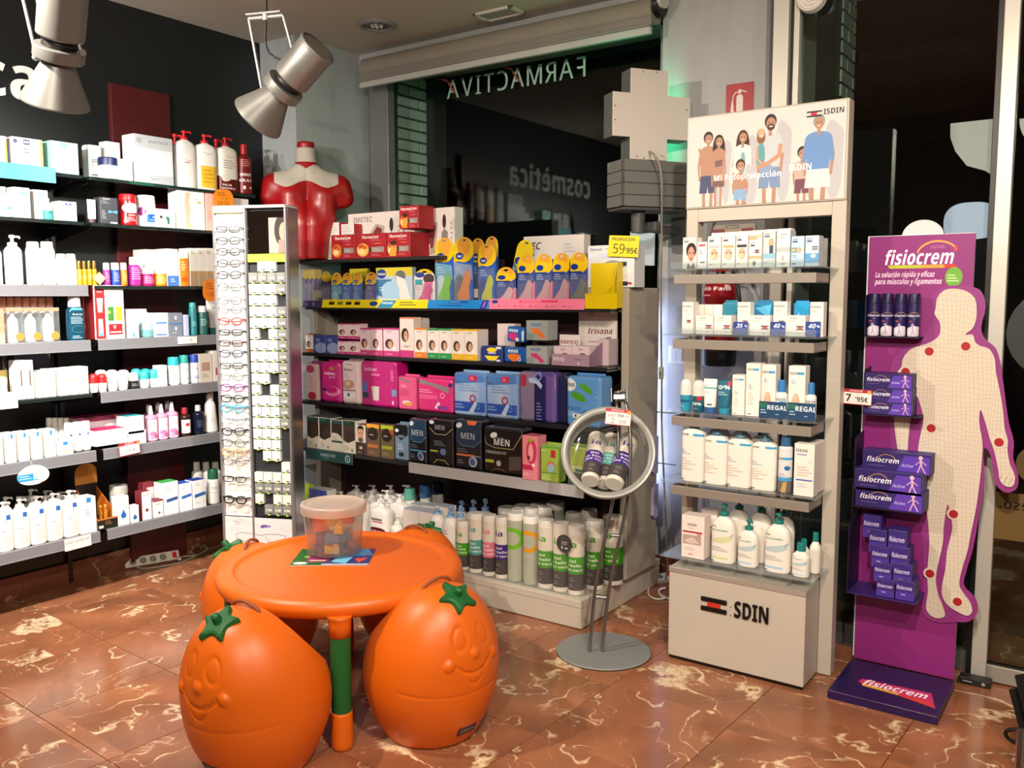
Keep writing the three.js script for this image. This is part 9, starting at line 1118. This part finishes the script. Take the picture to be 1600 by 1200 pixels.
{ const z = -3.845, a = onZ(1100, 445, z), b = onZ(1152, 445, z), r = (b[0] - a[0]) / 2 * 0.96, x = (a[0] + b[0]) / 2, yT = yAt(432, x, z), yB = yAt(571, x, z), H = yT - yB, red = phy(0x8f0d1a, 0.25, { clearcoat: 0.6 });
const g = thing('fire_extinguisher', 'red fire extinguisher with black foot hanging behind the cream stand', 'extinguisher', [x, yB, z]);
const t = tile(null, r * 2.4, H * 0.8, (q) => q.bg('#93101d').t('Chubb Parsi', 0.42, 0.14, 0.075, '#f0e3e0').l(0.2, 0.22, 0.4, 1, '#d9a9a9', 0.05).r(0.68, 0.09, 0.09, 0.07, '#c9b5b0').r(0.24, 0.42, 0.5, 0.34, '#a83a40').l(0.28, 0.46, 0.4, 5, '#e0b9b5', 0.055));
part(g, 'cylinder', loft([[H * 0.17, r * 0.98], [H * 0.18, r], [H * 0.84, r], [H * 0.91, r * 0.9], [H * 0.96, r * 0.66], [H * 0.99, r * 0.3]], { t, seg: 36, lab: [H * 0.15, H * 0.98] }), pmat(t.page, 'gloss')); part(g, 'foot', loft([[0, r * 0.94], [0.005, r * 0.98], [H * 0.17, r * 1.03], [H * 0.185, r * 0.98]], { seg: 36 }), MAT.black, 'black foot');
part(g, 'valve', merge([new THREE.CylinderGeometry(0.018, 0.022, 0.05, 18).translate(0, H + 0.02, 0), box(0.02, 0.012, 0.12, 0, H + 0.052, 0.03, 0.003), box(0.016, 0.01, 0.11, 0, H + 0.034, 0.032, 0.003)]), MAT.black); part(g, 'hose', tube([[0.0, H + 0.02, 0.0], [0.05, H + 0.03, 0.0], [r + 0.02, H * 0.8, 0.02], [r + 0.022, H * 0.5, 0.02], [r + 0.012, H * 0.35, 0.02]], 0.008, 40, 8), MAT.black); part(g, 'wall_hook', box(0.05, 0.06, 0.03, 0, H * 0.9, -r - 0.006, 0.003), MAT.steel);
const sgn = (name, label, cat, px0, py0, px1, py1, zz, draw, ppm = 2000) => { const p = onZ(px0, py0, zz), q = onZ(px1, py1, zz), w = q[0] - p[0], h = p[1] - q[1], tt = tile(null, w, h, draw, ppm), m = new THREE.Mesh(facePaint(box(w, h, 0.003, 0, 0, 0, 0.001), tt, w, h, 0, 0, '#a81826'), pmat(tt.page, 'satin')); m.position.set((p[0] + q[0]) / 2, (p[1] + q[1]) / 2, zz); return top(m, name, label, cat); };
sgn('extinguisher_sign', 'red square extinguisher sign with white symbol on the grey pier', 'sign', 1135, 133, 1177, 182, WZ + 0.002, (q) => { q.bg('#a3121f'); q.p('#dccfcb', 0.38, 0.4, 0.62, 0.4, 0.62, 0.9, 0.38, 0.9).e(0.5, 0.41, 0.12, 0.09, '#dccfcb').s('#dccfcb', 0.03, 0.48, 0.24, 0.34, 0.26, 0.26, 0.36, 0.24, 0.5).p('#dccfcb', 0.21, 0.5, 0.27, 0.5, 0.3, 0.82, 0.17, 0.82).r(0.45, 0.18, 0.1, 0.12, '#dccfcb').s('#dccfcb', 0.03, 0.5, 0.2, 0.74, 0.27); });
const kb = sgn('fire_notice', 'red and cream notice plate behind the top shelf of cream stand', 'sign', 1113, 352, 1180, 376, WZ + 0.0025, (q) => q.bg('#cfc6b0').r(0.02, 0.26, 0.28, 0.5, '#a81826').r(0.68, 0.26, 0.28, 0.5, '#a81826').r(0.3, 0.2, 0.38, 0.7, '#dcd2ae').r(0.32, 0.06, 0.3, 0.2, '#6a6a5a').r(0.34, 0.1, 0.26, 0.12, '#c9c2a3')); 
const p = onZ(1058, 554, WZ + 0.006), sw = thing('light_switch', 'white double light switch on the pale wall beside cream stand', 'switch', p), sm = std(0xe3e6ea, 0.35); part(sw, 'frame', box(0.086, 0.086, 0.01, 0, 0, 0, 0.004, 2), sm); for (const s of [-1, 1]) part(sw, 'rocker', box(0.03, 0.06, 0.008, s * 0.0155, 0, 0.006, 0.002), sm);
}
function strip(name, label, pos, turn, roll, n, wht) { const g = thing(name, label, 'power strip', pos, turn); g.rotation.order = 'YXZ'; g.rotation.x = roll; const L = n * 0.05 + 0.075; part(g, 'housing', box(L, 0.052, 0.036, 0, 0.026, 0, 0.006, 2), wht);
for (let i = 0; i < n; i++) { const x = -L / 2 + 0.04 + i * 0.05; const rg = new THREE.TorusGeometry(0.019, 0.0022, 8, 26); rg.translate(x, 0.026, 0.0185); const so = part(g, 'socket', rg, wht); const d = new THREE.CylinderGeometry(0.0175, 0.0175, 0.002, 24); d.rotateX(Math.PI / 2); d.translate(x, 0.026, 0.0178); part(so, 'well', d, std(0x7d7a72, 0.6)); for (const s of [-1, 1]) { const h = new THREE.CylinderGeometry(0.0026, 0.0026, 0.002, 8); h.rotateX(Math.PI / 2); h.translate(x + s * 0.0075, 0.026 - s * 0.004, 0.0192); part(so, 'pin_hole', h, MAT.black); } }
part(g, 'rocker_switch', box(0.022, 0.03, 0.008, L / 2 - 0.026, 0.027, 0.0185, 0.002), std(0x8f0c10, 0.3, { emissive: 0xd01010, emissiveIntensity: 0.35 }), 'red lit switch'); return g; }
{ const cream = std(0xd3cbb9, 0.45), p = onY(237, 889, 0); const a = onY(201, 889, 0), b = onY(275, 876, 0), mid = [(a[0] + b[0]) / 2, 0.002, (a[2] + b[2]) / 2];
strip('power_strip', 'white four-socket power strip with red switch leaning at the marble skirting', mid, Math.atan2(-(b[2] - a[2]), b[0] - a[0]), -0.5, 4, cream);
const c = thing('floor_cable', 'tangle of pale cables running from the power strip behind spectacle stand', 'cable'), q = (x, y, h = 0.006) => { const r = onY(x, y, h); return r; };
const cl = [[q(276, 873, 0.02), q(290, 869), q(305, 868), q(318, 862), q(322, 855), q(312, 848), q(300, 850), q(298, 862), q(306, 868)], [q(214, 886, 0.03), q(225, 888, 0.012), q(250, 885), q(285, 878), q(310, 866), q(325, 858), q(318, 850, 0.02), q(330, 838), q(352, 828)], [q(296, 866), q(300, 850), q(315, 840, 0.015), q(335, 832), q(356, 822)], [q(309, 845), q(325, 833, 0.012), q(345, 826), q(360, 818)]];
for (const l of cl) part(c, 'cable', tube(l, 0.0036, 70, 7), std(0xb5ac98, 0.5)); part(c, 'plug', box(0.03, 0.016, 0.018, ...q(279, 873, 0.02), 0.004), cream);
const e = onY(1037, 912, 0), w2 = std(0xdfe0de, 0.4); const s2 = strip('power_strip', 'small white power strip with red switch on floor beside cream stand', [e[0], 0.002, e[2] - 0.02], 1.0, -1.2, 1, w2);
const c2 = thing('floor_cable', 'white cable looped on the floor between gondola and cream stand', 'cable'); for (const l of [[q(1018, 890, 0.005), q(1030, 894, 0.005), q(1048, 898, 0.005)], [q(1022, 908, 0.02), q(1014, 918), q(1014, 930), q(1026, 936), q(1042, 934)], [q(1040, 918, 0.02), q(1030, 922), q(1032, 930), q(1046, 936)]]) part(c2, 'cable', tube(l, 0.0045, 40, 8), w2);
}
{ const p = onY(1520, 1066, 0), g = thing('door_stop', 'small black rubber door stop at the foot of the sliding leaf', 'door stop', [p[0] + 0.005, 0.001, p[2] + 0.01], 0.03), t = tile(null, 0.09, 0.018, (q) => q.bg('#141414').l(0.15, 0.4, 0.5, 1, '#b9b9b6', 0.4).o(0.8, 0.5, 0.3, '#9a9a98')); part(g, 'block', facePaint(prism([[-0.055, 0], [0.055, 0], [0.055, 0.024], [-0.045, 0.026]], 0.05, 0.003, -0.025), t, 0.09, 0.02, 0, 0.012, '#141414'), pmat(t.page)); }
{ const P = onY(1612, 1215, 0), g = thing('umbrella', 'folded black umbrella with chrome tip cut by the right picture edge', 'umbrella', [P[0], 0.0, P[2]]), cloth = std(0x0c0c0d, 0.7);
const q = (px, py, d) => { const r = V3((px - 800) / FOCAL, -(py - 600) / FOCAL, -1).applyMatrix4(camTurn); return [r.x * d - P[0], EYE + r.y * d, r.z * d - P[2]]; }, D = 2.62;
const fan = []; for (const [i, l] of [[1585, 1056, 1600, 1140], [1576, 1078, 1600, 1190], [1592, 1060, 1606, 1160]].entries()) { const a = q(l[0], l[1], D + 0.03 * i), b = q(l[2] + 6, l[3], D - 0.02), c = q(l[0] + 60, l[1] - 8, D + 0.05), d2 = q(l[2] + 60, l[3] + 10, D); const gg = new THREE.BufferGeometry(), th = [0, 0, 0.012]; const pts = [a, b, d2, c], all = [...pts, ...pts.map((p) => [p[0] + 0.004, p[1], p[2] - 0.014])]; gg.setAttribute('position', new THREE.Float32BufferAttribute(all.flat(), 3)); gg.setIndex([0, 1, 2, 0, 2, 3, 4, 6, 5, 4, 7, 6, 0, 4, 5, 0, 5, 1, 1, 5, 6, 1, 6, 2, 2, 6, 7, 2, 7, 3, 3, 7, 4, 3, 4, 0]); const ni = gg.toNonIndexed(); ni.computeVertexNormals(); part(g, 'canopy_fold', ni, cloth); }
const ring = []; const cen = q(1606, 1155, D - 0.02); for (let i = 0; i < 26; i++) { const a = i / 26 * 6.283; ring.push([cen[0] + 0.058 * Math.cos(a), cen[1] + 0.034 * Math.sin(a), cen[2] + 0.02 * Math.sin(a)]); } const tg = tube(ring, 0.006, 60, 8, true); tg.scale(1, 1, 1); part(g, 'strap_loop', tg, cloth); part(g, 'shaft', bar(q(1595, 1140, D - 0.03), q(1590, 1225, D - 0.06), 0.011, 16), MAT.chrome, 'chrome shaft');
}
{ const g = thing('display_tube', 'cold white light tube on rear of the gondola beside the window', 'light fitting', [-1.955, 0.9, -3.9]); part(g, 'tube', new THREE.CylinderGeometry(0.013, 0.013, 0.9, 14), std(0xffffff, 0.4, { emissive: 0xcfdcff, emissiveIntensity: 2 })); part(g, 'holder', merge([box(0.03, 0.03, 0.03, 0, 0.46, 0, 0.004), box(0.03, 0.03, 0.03, 0, -0.46, 0, 0.004), box(0.012, 0.95, 0.012, -0.018, 0, 0.012, 0.002)]), MAT.white);
const l = new THREE.RectAreaLight(0xc3d2ff, 30, 0.05, 0.9); l.position.set(0.016, 0, -0.001); l.lookAt(2, 0, -0.35); g.add(l); l.name = 'display_tube_light'; }
for (const [x, y, z, tx, ty, tz, p, w] of [[-2.72, 2.66, -0.8, -2.4, 0.5, -3.3, 1.1, 'nearest the shop window'], [-0.15, 2.6, -0.95, -1.1, 0.7, -3.2, 1.15, 'above the cream stand aisle'], [-0.3, 2.6, 0.6, -1.8, 0, -2.2, 1.2, 'behind the camera'], [0.5, 2.6, -0.6, -0.4, 0.2, -2.9, 0.7, 'over the entrance']]) spotFitting('ceiling_spotlight', 'cone spotlight ' + w + ' outside the picture', [x, y - 0.1, z], [tx, ty, tz], 0.72, LIGHT.hall * p, LIGHT.hallColor, 72);
labelRows();
for (const p of pages) p.map.needsUpdate = true;
scene.traverse((o) => { if (o.isMesh) { o.castShadow = true; o.receiveShadow = true; } });
renderer.render(scene, camera);
